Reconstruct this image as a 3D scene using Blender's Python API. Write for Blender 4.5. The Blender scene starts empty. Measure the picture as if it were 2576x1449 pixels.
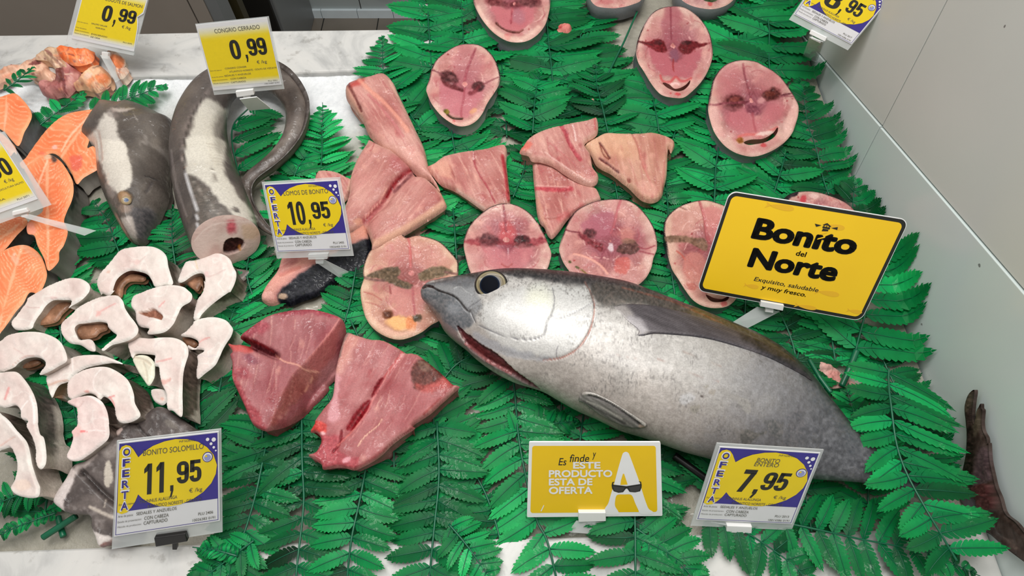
import bpy, math, random
import numpy as np
from mathutils import Vector, Matrix
from mathutils.geometry import delaunay_2d_cdt
from mathutils.bvhtree import BVHTree

random.seed(7)
RNG = np.random.default_rng(7)
scene = bpy.context.scene
COL = scene.collection

# ------------------------------------------------------------------ camera
TH = math.radians(30.0)      # tilt of the view away from straight down on the display
FPX = 1550.0                 # focal length in pixels of the 2576 x 1449 frame
DIST = 0.78
CX, CY = 1288.0, 724.5
CAM = np.array([0.0, -DIST * math.sin(TH), DIST * math.cos(TH)])
FWD = np.array([0.0, math.sin(TH), -math.cos(TH)])
UPV = np.array([0.0, math.cos(TH), math.sin(TH)])
RGT = np.array([1.0, 0.0, 0.0])
cam_data = bpy.data.cameras.new('camera')
cam_data.sensor_width = 36.0
cam_data.lens = 36.0 * FPX / 2576.0
cam_data.clip_start = 0.01
cam = bpy.data.objects.new('camera', cam_data)
cam.location = CAM
cam.rotation_euler = (TH, 0, 0)
COL.objects.link(cam)
scene.camera = cam

# ------------------------------------------------------------------ light
world = bpy.data.worlds.new('shop_light')
scene.world = world
world.use_nodes = True
world.node_tree.nodes['Background'].inputs[0].default_value = (1.0, 0.985, 0.96, 1)
world.node_tree.nodes['Background'].inputs[1].default_value = 0.34

def area(name, loc, sx, sy, power, col=(1, 0.98, 0.95), aim=(0, 0.1, 0)):
    l = bpy.data.lights.new(name, 'AREA')
    l.shape = 'RECTANGLE'
    l.size, l.size_y, l.energy, l.color = sx, sy, power, col
    o = bpy.data.objects.new(name, l)
    o.location = loc
    o.rotation_euler = (Vector(aim) - Vector(loc)).to_track_quat('-Z', 'Y').to_euler()
    COL.objects.link(o)
    return o
area('ceiling_lamp', (-0.55, 0.35, 1.75), 0.16, 1.1, 8.0)
area('ceiling_lamp', (0.05, 0.75, 1.75), 1.3, 0.16, 9.0)
area('ceiling_lamp', (0.15, -0.25, 1.8), 1.3, 0.22, 9.0)
area('ceiling_lamp', (-0.2, 0.15, 1.9), 0.9, 0.7, 9.5)

vs = scene.view_settings
vs.view_transform = 'Standard'
vs.look = 'None'
vs.exposure = 0.12
vs.gamma = 1.0
vs.use_curve_mapping = False
scene.cycles.max_bounces = 6
scene.cycles.transparent_max_bounces = 12
scene.cycles.caustics_reflective = False
scene.cycles.caustics_refractive = False

# ------------------------------------------------------------------ projection helpers
CROPS = dict(A=(0, 0), B=(600, 0), C=(1200, 0), D=(1876, 0), E=(0, 350), F=(600, 350), G=(1200, 350),
             H=(1876, 350), I=(0, 700), J=(500, 700), K=(1050, 650), L=(1876, 700), M=(0, 1049),
             N=(600, 1049), O=(1200, 1049), Q=(1876, 1049), R=(1450, 740), P=(0, 0))
def cs(c):
    return 1.0 if c == 'P' else 3.623
def T(c, pts):
    x0, y0 = CROPS[c]
    return np.array(pts, float) / cs(c) + np.array([x0, y0], float)
def rays(px):
    px = np.atleast_2d(np.asarray(px, float))
    return FWD + np.outer((px[:, 0] - CX) / FPX, RGT) - np.outer((px[:, 1] - CY) / FPX, UPV)
def onplane(px, p0, n):
    d = rays(px)
    n = np.asarray(n, float)
    t = ((np.asarray(p0, float) - CAM) @ n) / (d @ n)
    return CAM + d * t[:, None]
def onz(px, z):
    z = np.asarray(z, float)
    d = rays(px)
    return CAM + d * ((z - CAM[2]) / d[:, 2])[:, None]
def proj(P):
    v = np.asarray(P, float) - CAM
    w = v @ FWD
    return np.stack([CX + FPX * (v @ RGT) / w, CY - FPX * (v @ UPV) / w], 1)

def hash2(ix, iy, seed):
    h = (ix.astype(np.int64) * 374761393 + iy.astype(np.int64) * 668265263 + seed * 1442695041) & 0x7fffffff
    h = ((h ^ (h >> 13)) * 1274126177) & 0x7fffffff
    return ((h ^ (h >> 16)) & 0xffff) / 65535.0
def vnoise(x, y, seed=0):
    ix, iy = np.floor(x), np.floor(y)
    fx, fy = x - ix, y - iy
    fx, fy = fx * fx * (3 - 2 * fx), fy * fy * (3 - 2 * fy)
    a, b = hash2(ix, iy, seed), hash2(ix + 1, iy, seed)
    c, d = hash2(ix, iy + 1, seed), hash2(ix + 1, iy + 1, seed)
    return (a + (b - a) * fx) * (1 - fy) + (c + (d - c) * fx) * fy
def fbm(p, scale, octv=4, seed=0):
    x, y = p[:, 0] / scale, p[:, 1] / scale
    s, a, t = 0, 0.5, 0
    for k in range(octv):
        s = s + a * vnoise(x + 17.3 * k, y - 9.1 * k, seed + k)
        t += a
        a *= 0.5
        x, y = x * 2.03, y * 2.03
    return s / t - 0.5
def sstep(a, b, x):
    t = np.clip((x - a) / (b - a + 1e-12), 0, 1)
    return t * t * (3 - 2 * t)
def polydist(p, pts, closed=False):
    pts = np.asarray(pts, float)
    best = np.full(len(p), 1e18)
    n = len(pts)
    for i in range(n if closed else n - 1):
        a, b = pts[i], pts[(i + 1) % n]
        ab = b - a
        t = np.clip(((p - a) @ ab) / (ab @ ab + 1e-12), 0, 1)
        q = p - a - t[:, None] * ab
        best = np.minimum(best, (q * q).sum(1))
    return np.sqrt(best)
def inpoly(p, pts):
    pts = np.asarray(pts, float)
    c = np.zeros(len(p), bool)
    x, y = p[:, 0], p[:, 1]
    n = len(pts)
    for i in range(n):
        (x1, y1), (x2, y2) = pts[i], pts[(i + 1) % n]
        if y1 == y2:
            continue
        m = ((y1 > y) != (y2 > y)) & (x < (x2 - x1) * (y - y1) / (y2 - y1) + x1)
        c ^= m
    return c
def resample(pts, step, closed):
    pts = np.asarray(pts, float)
    if closed:
        pts = np.vstack([pts, pts[:1]])
    seg = np.sqrt((np.diff(pts, axis=0) ** 2).sum(1))
    s = np.concatenate([[0], np.cumsum(seg)])
    n = max(3 if closed else 2, int(round(s[-1] / step)) + (0 if closed else 1))
    t = np.linspace(0, s[-1], n, endpoint=not closed)
    return np.stack([np.interp(t, s, pts[:, k]) for k in range(pts.shape[1])], 1)
def catmull(pts, step=2.5, closed=True, sub=8):
    pts = np.asarray(pts, float)
    n = len(pts)
    out = []
    for i in range(n if closed else n - 1):
        if closed:
            p0, p1, p2, p3 = pts[(i - 1) % n], pts[i], pts[(i + 1) % n], pts[(i + 2) % n]
        else:
            p0, p1, p2, p3 = pts[max(i - 1, 0)], pts[i], pts[i + 1], pts[min(i + 2, n - 1)]
        for k in range(sub):
            t = k / sub
            out.append(0.5 * ((2 * p1) + (p2 - p0) * t + (2 * p0 - 5 * p1 + 4 * p2 - p3) * t * t
                              + (3 * p1 - p0 - 3 * p2 + p3) * t ** 3))
    if not closed:
        out.append(pts[-1])
    return resample(np.array(out), step, closed)

# ------------------------------------------------------------------ paint operations (photo pixel space -> surface pattern)
def E(c, cx, cy, rx, ry, rot, col, a=1.0, soft=0.3, dz=0.0, nz=0.35):
    s = cs(c)
    x, y = T(c, [(cx, cy)])[0]
    return ('e', x, y, rx / s, ry / s, math.radians(rot), col, a, soft, dz, nz)
def Ln(c, pts, w, col, a=1.0, dz=0.0, nz=0.3):
    dz = max(-0.0014, min(0.0008, dz)) if w / cs(c) < 6 else dz
    return ('l', catmull(T(c, pts), 4, False, 4), w / cs(c), col, a, dz, nz)
def G(c, pts, col, a=1.0, soft=6, dz=0.0, nz=0.6):
    return ('p', catmull(T(c, pts), 4, True, 4), col, a, soft / cs(c), dz, nz)
def opmask(o, p):
    if o[0] == 'e':
        _, x, y, rx, ry, r, col, a, soft, dz, nz = o
        dx, dy = p[:, 0] - x, p[:, 1] - y
        u, v = (dx * math.cos(r) + dy * math.sin(r)) / rx, (-dx * math.sin(r) + dy * math.cos(r)) / ry
        d = np.sqrt(u * u + v * v) + nz * 2 * fbm(p, max(6, min(rx, ry) * 0.8), 3, int(x) % 97)
        return sstep(1 + soft, 1 - soft, d), col, a, dz
    if o[0] == 'l':
        _, pts, w, col, a, dz, nz = o
        m = np.zeros(len(p))
        lo, hi = pts.min(0) - w * 3, pts.max(0) + w * 3
        k = ((p > lo) & (p < hi)).all(1)
        if k.any():
            d = polydist(p[k], pts) * (1 + nz * 3 * fbm(p[k], max(8, w * 3), 3, 5))
            m[k] = sstep(w * 1.0 + 0.6, w * 0.25, d)
        return m, col, a, dz
    _, pts, col, a, soft, dz, nz = o
    m = np.zeros(len(p))
    lo, hi = pts.min(0) - soft * 3, pts.max(0) + soft * 3
    k = ((p > lo) & (p < hi)).all(1)
    if k.any():
        d = polydist(p[k], pts, True)
        d = np.where(inpoly(p[k], pts), d, -d) + soft * nz * 4 * fbm(p[k], max(6, soft * 2.5), 3, 3)
        m[k] = sstep(-soft, soft, d)
    return m, col, a, dz
def paint(rgb, p, ops):
    """rgb: N x 3 in 0..255, p: photo pixels. returns rgb and height change (m)"""
    h = np.zeros(len(p))
    for o in ops:
        m, col, a, dz = opmask(o, p)
        if col is not None:
            c = np.array(col, float)
            if c.sum() < 340 and (o[0] != 'l' or o[2] > 3):
                c = c + (fbm(p, 5, 3, 9) * 90)[:, None] * np.array([1, 0.85, 0.8])
            rgb = rgb + (c - rgb) * (m * a)[:, None]
        if dz:
            h += m * dz
    return rgb, h
def lin(rgb):
    c = np.clip(np.asarray(rgb, float) / 255.0, 0, 1)
    return np.where(c <= 0.04045, c / 12.92, ((c + 0.055) / 1.055) ** 2.4)
def lin4(*rgb):
    return tuple(lin(rgb)) + (1.0,)

# ------------------------------------------------------------------ object helpers
def tagobj(o, label=None, cat=None, group=None, kind=None):
    if label: o['label'] = label
    if cat: o['category'] = cat
    if group: o['group'] = group
    if kind: o['kind'] = kind
    return o
def mesh_obj(name, verts, faces, m=None, cols=None, parent=None, origin=None, smooth=True):
    verts = np.asarray(verts, float)
    if parent is not None:
        origin = np.array(parent['_o'])
    elif origin is None:
        origin = np.array([0.0, 0, 0])
    origin = np.asarray(origin, float)
    me = bpy.data.meshes.new(name)
    me.from_pydata((verts - origin).tolist(), [], faces if isinstance(faces, list) else faces.tolist())
    if smooth:
        me.polygons.foreach_set('use_smooth', np.ones(len(me.polygons), bool))
    if cols is not None:
        at = me.color_attributes.new('Col', 'FLOAT_COLOR', 'POINT')
        at.data.foreach_set('color', np.hstack([lin(cols), np.ones((len(cols), 1))]).astype(np.float32).ravel())
    if m: me.materials.append(m)
    me.update()
    o = bpy.data.objects.new(name, me)
    COL.objects.link(o)
    o['_o'] = [float(v) for v in origin]
    if parent is None:
        o.location = origin
    else:
        o.parent = parent
    return o
def empty(name, loc):
    o = bpy.data.objects.new(name, None)
    o.empty_display_size = 0.02
    o.location = loc
    o['_o'] = [float(v) for v in loc]
    COL.objects.link(o)
    return o
def box_vf(p0, p1):
    x0, y0, z0 = p0
    x1, y1, z1 = p1
    v = [(x0, y0, z0), (x1, y0, z0), (x1, y1, z0), (x0, y1, z0), (x0, y0, z1), (x1, y0, z1), (x1, y1, z1), (x0, y1, z1)]
    f = [[0, 3, 2, 1], [4, 5, 6, 7], [0, 1, 5, 4], [1, 2, 6, 5], [2, 3, 7, 6], [3, 0, 4, 7]]
    return v, f
def prism(bottom, top):
    n = len(bottom)
    v = np.vstack([bottom, top])
    f = [list(range(n))[::-1], list(range(n, 2 * n))] + [[i, (i + 1) % n, n + (i + 1) % n, n + i] for i in range(n)]
    return v, f
def bevel(o, w=0.001, seg=2, ang=35):
    b = o.modifiers.new('bevel', 'BEVEL')
    b.width, b.segments, b.limit_method, b.angle_limit = w, seg, 'ANGLE', math.radians(ang)
    return o
def tube_vf(path, rad, nseg=8, up=None):
    path = np.asarray(path, float)
    n = len(path)
    rad = np.full(n, rad) if np.isscalar(rad) else np.asarray(rad, float)
    tan = np.gradient(path, axis=0)
    tan /= np.linalg.norm(tan, axis=1)[:, None] + 1e-12
    upv = np.array([0, 0, 1.0]) if up is None else np.asarray(up, float)
    side = np.cross(tan, upv)
    side /= np.linalg.norm(side, axis=1)[:, None] + 1e-9
    nn = np.cross(side, tan)
    a = np.linspace(0, 2 * math.pi, nseg, endpoint=False)
    v = path[:, None, :] + rad[:, None, None] * (np.cos(a)[None, :, None] * side[:, None, :] + np.sin(a)[None, :, None] * nn[:, None, :])
    f = []
    for i in range(n - 1):
        for k in range(nseg):
            f.append([i * nseg + k, i * nseg + (k + 1) % nseg, (i + 1) * nseg + (k + 1) % nseg, (i + 1) * nseg + k])
    f.append(list(range(nseg))[::-1])
    f.append([(n - 1) * nseg + k for k in range(nseg)])
    return v.reshape(-1, 3), f
def join_vf(parts):
    V, Fc, off = [], [], 0
    for v, f in parts:
        v = np.asarray(v, float)
        V.append(v)
        Fc += [[i + off for i in q] for q in f]
        off += len(v)
    return np.vstack(V), Fc

# ------------------------------------------------------------------ materials
def mat(name):
    m = bpy.data.materials.new(name)
    m.use_nodes = True
    nt = m.node_tree
    b = nt.nodes['Principled BSDF']
    return m, nt, b
def nd(nt, t, **kw):
    n = nt.nodes.new(t)
    for k, v in kw.items():
        setattr(n, k, v)
    return n
def noise(nt, scale, detail=4, rough=0.55, coord='Object', vec=None):
    n = nd(nt, 'ShaderNodeTexNoise')
    n.inputs['Scale'].default_value = scale
    n.inputs['Detail'].default_value = detail
    n.inputs['Roughness'].default_value = rough
    if vec is None:
        tc = nd(nt, 'ShaderNodeTexCoord')
        vec = tc.outputs[coord]
    nt.links.new(vec, n.inputs['Vector'])
    return n
def bump(nt, b, h, strength=0.3, dist=0.001, chain=None):
    bp = nd(nt, 'ShaderNodeBump')
    bp.inputs['Strength'].default_value = strength
    bp.inputs['Distance'].default_value = dist
    nt.links.new(h, bp.inputs['Height'])
    if chain is not None:
        nt.links.new(chain, bp.inputs['Normal'])
    nt.links.new(bp.outputs[0], b.inputs['Normal'])
    return bp.outputs[0]
def ramp(nt, fac, stops):
    r = nd(nt, 'ShaderNodeValToRGB')
    el = r.color_ramp.elements
    while len(el) < len(stops):
        el.new(0.5)
    for e, (p, c) in zip(el, stops):
        e.position, e.color = p, c
    nt.links.new(fac, r.inputs[0])
    return r.outputs[0]
def mixcol(nt, fac, a, b, mode='MIX'):
    m = nd(nt, 'ShaderNodeMix', data_type='RGBA', blend_type=mode)
    for sock, v in ((m.inputs[0], fac), (m.inputs[6], a), (m.inputs[7], b)):
        if hasattr(v, 'links'):
            nt.links.new(v, sock)
        else:
            sock.default_value = v
    return m.outputs[2]
def flat(name, rgb, rough=0.5, metal=0.0, spec=0.5, **kw):
    m, nt, b = mat(name)
    n = noise(nt, kw.get('nscale', 60), 3)
    c = lin4(*rgb)
    v = kw.get('var', 0.06)
    c0 = tuple(x * (1 - v) for x in c[:3]) + (1,)
    c1 = tuple(min(1, x * (1 + v)) for x in c[:3]) + (1,)
    nt.links.new(ramp(nt, n.outputs[0], [(0.3, c0), (0.7, c1)]), b.inputs['Base Color'])
    b.inputs['Roughness'].default_value = rough
    b.inputs['Metallic'].default_value = metal
    b.inputs['Specular IOR Level'].default_value = spec
    return m
def colmat(name, rough=0.35, metal=0.0, spec=0.5, coat=0.0, rr=(0.3, 0.7), nscale=900, nstr=0.25, ndist=0.0006, var=0.10, coarse=120, cstr=0.25, sss=0.0, coat_rough=0.06, glint=0):
    """surface whose base pattern is the mesh's own Col attribute, broken up by procedural grain"""
    m, nt, b = mat(name)
    at = nd(nt, 'ShaderNodeVertexColor', layer_name='Col')
    n1 = noise(nt, nscale, 5, 0.6)
    n2 = noise(nt, coarse, 3, 0.5)
    v = ramp(nt, n1.outputs[0], [(rr[0], (1 - var,) * 3 + (1,)), (rr[1], (1 + var * 0.6,) * 3 + (1,))])
    nt.links.new(mixcol(nt, 1.0, at.outputs[0], v, 'MULTIPLY'), b.inputs['Base Color'])
    c1 = bump(nt, b, n2.outputs[0], cstr, 0.002)
    bump(nt, b, n1.outputs[0], nstr, ndist, c1)
    b.inputs['Roughness'].default_value = rough
    b.inputs['Metallic'].default_value = metal
    b.inputs['Specular IOR Level'].default_value = spec
    b.inputs['Coat Weight'].default_value = coat
    b.inputs['Coat Roughness'].default_value = coat_rough
    if glint:
        n3 = noise(nt, glint, 2, 0.5)
        bp = nd(nt, 'ShaderNodeBump')
        bp.inputs['Strength'].default_value = 1.0
        bp.inputs['Distance'].default_value = 0.009
        nt.links.new(n3.outputs[0], bp.inputs['Height'])
        nt.links.new(bp.outputs[0], b.inputs['Coat Normal'])
        n4 = noise(nt, 28, 3, 0.6)
        nt.links.new(ramp(nt, n4.outputs[0], [(0.48, (coat * 0.1,) * 3 + (1,)), (0.62, (coat,) * 3 + (1,))]), b.inputs['Coat Weight'])
    if sss:
        b.inputs['Subsurface Weight'].default_value = sss
        b.inputs['Subsurface Radius'].default_value = (0.006, 0.003, 0.002)
        b.inputs['Subsurface Scale'].default_value = 1.0
    return m
M_MEAT = colmat('wet_fish_flesh', rr=(0.36, 0.64), var=0.13, rough=0.5, spec=0.22, coat=0.5, nscale=700, nstr=0.3, cstr=0.5, glint=75)
M_CONG = colmat('white_eel_flesh', rough=0.5, spec=0.25, coat=0.15, nscale=500, nstr=0.2, cstr=0.4, var=0.05, glint=60)
M_SALM = colmat('salmon_flesh', rough=0.45, spec=0.25, coat=0.5, nscale=600, nstr=0.25, cstr=0.45, var=0.07, glint=75)
M_SKIN = colmat('fish_skin', rough=0.4, spec=0.3, coat=0.3, nscale=1500, nstr=0.3, var=0.16, glint=60)
M_EEL = colmat('eel_skin', rough=0.38, spec=0.35, coat=0.5, nscale=420, nstr=0.2, var=0.16, cstr=0.4, glint=55)
M_BODY = colmat('silver_fish_skin', rough=0.42, metal=0.2, spec=0.45, coat=0.2, nscale=600, rr=(0.36, 0.64), nstr=0.2, ndist=0.0007, var=0.15, coarse=90, cstr=0.15, coat_rough=0.12)

def marble():
    m, nt, b = mat('white_marble')
    n1 = noise(nt, 7, 8, 0.62)
    n2 = noise(nt, 60, 5, 0.6)
    n1.inputs['Distortion'].default_value = 1.6
    a = ramp(nt, n1.outputs[0], [(0.32, lin4(160, 160, 159)), (0.5, lin4(200, 199, 196)), (0.62, lin4(207, 205, 201))])
    g = ramp(nt, n2.outputs[0], [(0.3, (0.6, 0.58, 0.56, 1)), (0.42, (1, 1, 1, 1))])
    nt.links.new(mixcol(nt, 0.75, a, g, 'MULTIPLY'), b.inputs['Base Color'])
    b.inputs['Roughness'].default_value = 0.28
    return m
M_MARBLE = marble()
def icemat():
    m, nt, b = mat('crushed_ice')
    n1 = noise(nt, 5, 5, 0.6)
    n2 = noise(nt, 140, 6, 0.7)
    at = nd(nt, 'ShaderNodeVertexColor', layer_name='Col')
    g = ramp(nt, n2.outputs[0], [(0.3, (0.86, 0.87, 0.88, 1)), (0.6, (1, 1, 1, 1))])
    nt.links.new(mixcol(nt, 1.0, at.outputs[0], g, 'MULTIPLY'), b.inputs['Base Color'])
    bump(nt, b, n2.outputs[0], 0.6, 0.003)
    b.inputs['Roughness'].default_value = 0.22
    b.inputs['Specular IOR Level'].default_value = 0.6
    b.inputs['Coat Weight'].default_value = 0.4
    return m
M_ICE = icemat()
def fernmat():
    m, nt, b = mat('green_plastic_leaf')
    at = nd(nt, 'ShaderNodeVertexColor', layer_name='Col')
    n2 = noise(nt, 55, 4, 0.6)
    v = ramp(nt, n2.outputs[0], [(0.3, (0.82, 0.82, 0.82, 1)), (0.7, (1.08, 1.08, 1.08, 1))])
    c = mixcol(nt, 1.0, at.outputs[0], v, 'MULTIPLY')
    nt.links.new(c, b.inputs['Base Color'])
    n3 = noise(nt, 500, 4, 0.6)
    bump(nt, b, n3.outputs[0], 0.2, 0.0008)
    b.inputs['Roughness'].default_value = 0.5
    b.inputs['Specular IOR Level'].default_value = 0.22
    n4 = noise(nt, 9, 3, 0.6)
    nt.links.new(ramp(nt, n4.outputs[0], [(0.52, (0.0, 0, 0, 1)), (0.66, (0.32, 0.32, 0.32, 1))]), b.inputs['Coat Weight'])
    b.inputs['Coat Roughness'].default_value = 0.07
    n5 = noise(nt, 60, 2, 0.5)
    bp = nd(nt, 'ShaderNodeBump')
    bp.inputs['Strength'].default_value = 1.0
    bp.inputs['Distance'].default_value = 0.009
    nt.links.new(n5.outputs[0], bp.inputs['Height'])
    nt.links.new(bp.outputs[0], b.inputs['Coat Normal'])
    tr = nd(nt, 'ShaderNodeBsdfTranslucent')
    nt.links.new(c, tr.inputs[0])
    ms = nd(nt, 'ShaderNodeMixShader')
    ms.inputs[0].default_value = 0.22
    nt.links.new(b.outputs[0], ms.inputs[1])
    nt.links.new(tr.outputs[0], ms.inputs[2])
    nt.links.new(ms.outputs[0], nt.nodes['Material Output'].inputs[0])
    return m
M_FERN = fernmat()
M_STEM = flat('green_plastic_stem', (10, 92, 62), 0.35, var=0.15)
def acrylic():
    m, nt, b = mat('clear_acrylic')
    b.inputs['Base Color'].default_value = (0.93, 0.95, 0.95, 1)
    b.inputs['Roughness'].default_value = 0.12
    tr = nd(nt, 'ShaderNodeBsdfTransparent')
    tr.inputs[0].default_value = (0.93, 0.95, 0.95, 1)
    n = noise(nt, 30, 2)
    ms = nd(nt, 'ShaderNodeMixShader')
    nt.links.new(ramp(nt, n.outputs[0], [(0.3, (0.30,) * 3 + (1,)), (0.7, (0.40,) * 3 + (1,))]), ms.inputs[0])
    nt.links.new(tr.outputs[0], ms.inputs[1])
    nt.links.new(b.outputs[0], ms.inputs[2])
    nt.links.new(ms.outputs[0], nt.nodes['Material Output'].inputs[0])
    return m
M_ACR = acrylic()
M_CLIP = flat('white_plastic', (232, 232, 230), 0.3, var=0.02)
M_BLACK = flat('black_plastic', (22, 20, 20), 0.35)
M_PAPER = flat('white_paper', (226, 226, 228), 0.45, var=0.02, nscale=25)
M_YEL = flat('yellow_print', (240, 210, 20), 0.42, var=0.04, nscale=25)
M_YELS = flat('amber_sign_print', (254, 206, 34), 0.4, var=0.03, nscale=10)
M_PUR = flat('violet_print', (58, 48, 140), 0.42, var=0.06)
M_INK = flat('black_ink', (34, 34, 30), 0.5, var=0.05)
M_GREYINK = flat('grey_ink', (92, 90, 80), 0.5)
M_WHITEINK = flat('white_ink', (240, 240, 240), 0.45, var=0.02)
M_LILAC = flat('lilac_print', (150, 156, 205), 0.4)
M_LENS = flat('dark_lens_print', (62, 60, 60), 0.4)

# ------------------------------------------------------------------ builders
def triangulate(outline, holes, spacing, margin=0.55):
    """dense triangulation of a px outline. returns pts, tris, list of boundary index loops"""
    loops = [np.asarray(outline)] + [np.asarray(h) for h in holes]
    lo, hi = loops[0].min(0), loops[0].max(0)
    ys = np.arange(lo[1], hi[1], spacing * 0.866)
    g = []
    for j, y in enumerate(ys):
        xs = np.arange(lo[0] + (spacing / 2 if j % 2 else 0), hi[0], spacing)
        g.append(np.stack([xs, np.full_like(xs, y)], 1))
    g = np.vstack(g)
    g = g + RNG.uniform(-0.12, 0.12, g.shape) * spacing
    k = inpoly(g, loops[0])
    for h in loops[1:]:
        k &= ~inpoly(g, h)
    g = g[k]
    for l in loops:
        g = g[polydist(g, l, True) > spacing * margin]
    pts = np.vstack(loops + [g])
    edges, idx, off = [], [], 0
    for l in loops:
        n = len(l)
        edges += [(off + i, off + (i + 1) % n) for i in range(n)]
        idx.append(np.arange(off, off + n))
        off += n
    r = delaunay_2d_cdt([Vector(p) for p in pts.tolist()], edges, [], 0, 1e-4)
    vv, ff, orig = r[0], r[2], r[3]
    P = np.array([(v.x, v.y) for v in vv])
    F = np.array([list(f) for f in ff])
    c = P[F].mean(1)
    k = inpoly(c, loops[0])
    for h in loops[1:]:
        k &= ~inpoly(c, h)
    F = F[k]
    a, b, cc = P[F[:, 0]], P[F[:, 1]], P[F[:, 2]]
    ar = (b[:, 0] - a[:, 0]) * (cc[:, 1] - a[:, 1]) - (b[:, 1] - a[:, 1]) * (cc[:, 0] - a[:, 0])
    F[ar > 0] = F[ar > 0][:, ::-1]      # px y points down: wind towards the viewer
    # original vertices -> output index
    mp = {}
    for i, ol in enumerate(orig):
        for o in ol:
            mp[o] = i
    loops_i = [np.array([mp[i] for i in ix]) for ix in idx]
    return P, F, loops_i

def slab(outline, z, th, n=(0, 0, 1), spacing=3.0, rpx=9, rm=0.004, base=None, ops=(), height=None, holes=(),
         side=None, side_ops=(), rings=6, bulge=0.0015, ex=None, wobble=0.0012, smooth_step=2.6, taper=0.0, contrast=None):
    """a cut piece: a dense top face traced in the photo's pixels on a plane z with normal n, and walls going down by th"""
    n = np.asarray(n, float)
    n = n / np.linalg.norm(n)
    ol = catmull(outline, smooth_step, True)
    hl = [catmull(h, smooth_step, True) for h in holes]
    P, F, loops = triangulate(ol, hl, spacing)
    cen = ol.mean(0)
    p0 = onz(cen[None], z)[0]
    V = onplane(P, p0, n)
    d = polydist(P, ol, True)
    for h in hl:
        d = np.minimum(d, polydist(P, h, True))
    t = np.clip(1 - d / rpx, 0, 1)
    dz = -rm * (1 - np.sqrt(np.clip(1 - t * t, 0, 1)))
    dz = dz + wobble * 2 * fbm(P, 55, 4, int(cen[0])) * np.clip(d / 20, 0.15, 1)
    if height is not None:
        dz = dz + height(P, d)
    rgb = base(P, d, cen) if base else np.full((len(P), 3), 200.0)
    rgb, hh = paint(rgb, proj(V + n * dz[:, None]), ops)
    if contrast:
        rgb = 128 + (rgb - 128) * contrast[0] + contrast[1]
    dz = dz + hh
    V = V + n * dz[:, None]
    ex = -n if ex is None else np.asarray(ex, float)
    sv, sf, sc = [], [], []
    off = 0
    for li, L in enumerate(loops):
        b = V[L]
        m = len(L)
        nx = np.roll(b, -1, 0) - np.roll(b, 1, 0)
        out = np.cross(nx, n)
        out /= np.linalg.norm(out, axis=1)[:, None] + 1e-12
        ringsv = []
        for k in range(rings + 1):
            u = k / rings
            w = bulge * math.sin(math.pi * min(1, u * 1.1)) - taper * u
            if li > 0:
                w = -w
            q = b + ex * th * u + out * w
            if u > 0.2:
                q = q + out * (fbm(np.stack([P[L][:, 0], P[L][:, 1] + 40 * u], 1), 30, 3, 11)[:, None] * 0.0012)
            q[:, 2] = np.maximum(q[:, 2], np.minimum(b[:, 2], 0.003))
            ringsv.append(q)
            px = proj(q)
            c = side(P[L], u, cen, li) if side else rgb[L]
            if side_ops:
                c, _ = paint(c, px, side_ops)
            sc.append(c)
        sv.append(np.vstack(ringsv))
        sgn = 1 if np.dot(out[0], b[0] - b.mean(0)) >= 0 else -1
        for k in range(rings):
            for i in range(m):
                a0, a1 = off + k * m + i, off + k * m + (i + 1) % m
                q = [a0, a1, a1 + m, a0 + m]
                sf.append(q)
        off += m * (rings + 1)
    return dict(V=V, F=F, C=rgb, SV=np.vstack(sv), SF=sf, SC=np.vstack(sc), c=p0, P=P, ol=ol)

def piece(name, label, cat, group, s, mface, mside=None, face_name='flesh', side_name='skin', zbase=None):
    """one thing from a slab: the flesh is the thing's own mesh; a skin of another look is its part"""
    o = np.array([s['c'][0], s['c'][1], s['SV'][:, 2].min()])
    if mside is None:
        V = np.vstack([s['V'], s['SV']])
        F = s['F'].tolist() + [[i + len(s['V']) for i in q] for q in s['SF']]
        r = mesh_obj(name, V, F, mface, np.vstack([s['C'], s['SC']]), origin=o)
    else:
        r = empty(name, o)
        mesh_obj(face_name, s['V'], s['F'], mface, s['C'], parent=r)
        mesh_obj(side_name, s['SV'], s['SF'], mside, s['SC'], parent=r)
    tagobj(r, label, cat, group)
    return r

# --- colour styles of the cut faces
def bonito_base(cen, R, axis=90, tone=(0, 0, 0), inner=1.0):
    cen = np.asarray(cen, float)
    def f(P, d, c0):
        q = P - cen
        r = np.sqrt((q ** 2).sum(1)) / R
        rgb = np.tile(np.array([198.0, 145, 140]) + tone, (len(P), 1))
        w = fbm(P, 60, 4, 3)
        ring = sstep(26, 2, d + 60 * w + 30 * fbm(P, 20, 3, 77))
        rgb += ring[:, None] * np.array([12, 26, 20])
        m = sstep(0.85, 0.15, r + 0.9 * w) * inner
        rgb += m[:, None] * np.array([-42, -52, -38])
        # muscle rings around the four lobes
        a = math.radians(axis)
        u = q @ np.array([math.cos(a), math.sin(a)])
        v = q @ np.array([-math.sin(a), math.cos(a)])
        lu, lv = np.abs(u) - 0.42 * R, np.abs(v) - 0.45 * R
        rr = np.sqrt(lu ** 2 + lv ** 2) + 14 * fbm(P, 40, 3, 9)
        s = np.sin(rr * 2 * math.pi / 7.5)
        rgb += (s * 7 * sstep(0.95, 0.5, r))[:, None] * np.array([1, 0.9, 0.9])
        rgb += (fbm(P, 26, 4, 21) * 48)[:, None] * np.array([0.8, 1.0, 1.0])
        rgb += (sstep(0.2, 0.32, fbm(P, 12, 3, 31)) * 12)[:, None]
        # thin dark skin edge along the back
        e = sstep(4.6, 1.6, d) * sstep(0.2, -0.3, q[:, 1] / R)
        rgb = rgb + (np.array([34.0, 26, 32]) - rgb) * (e * 0.95)[:, None]
        return rgb
    return f
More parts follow.
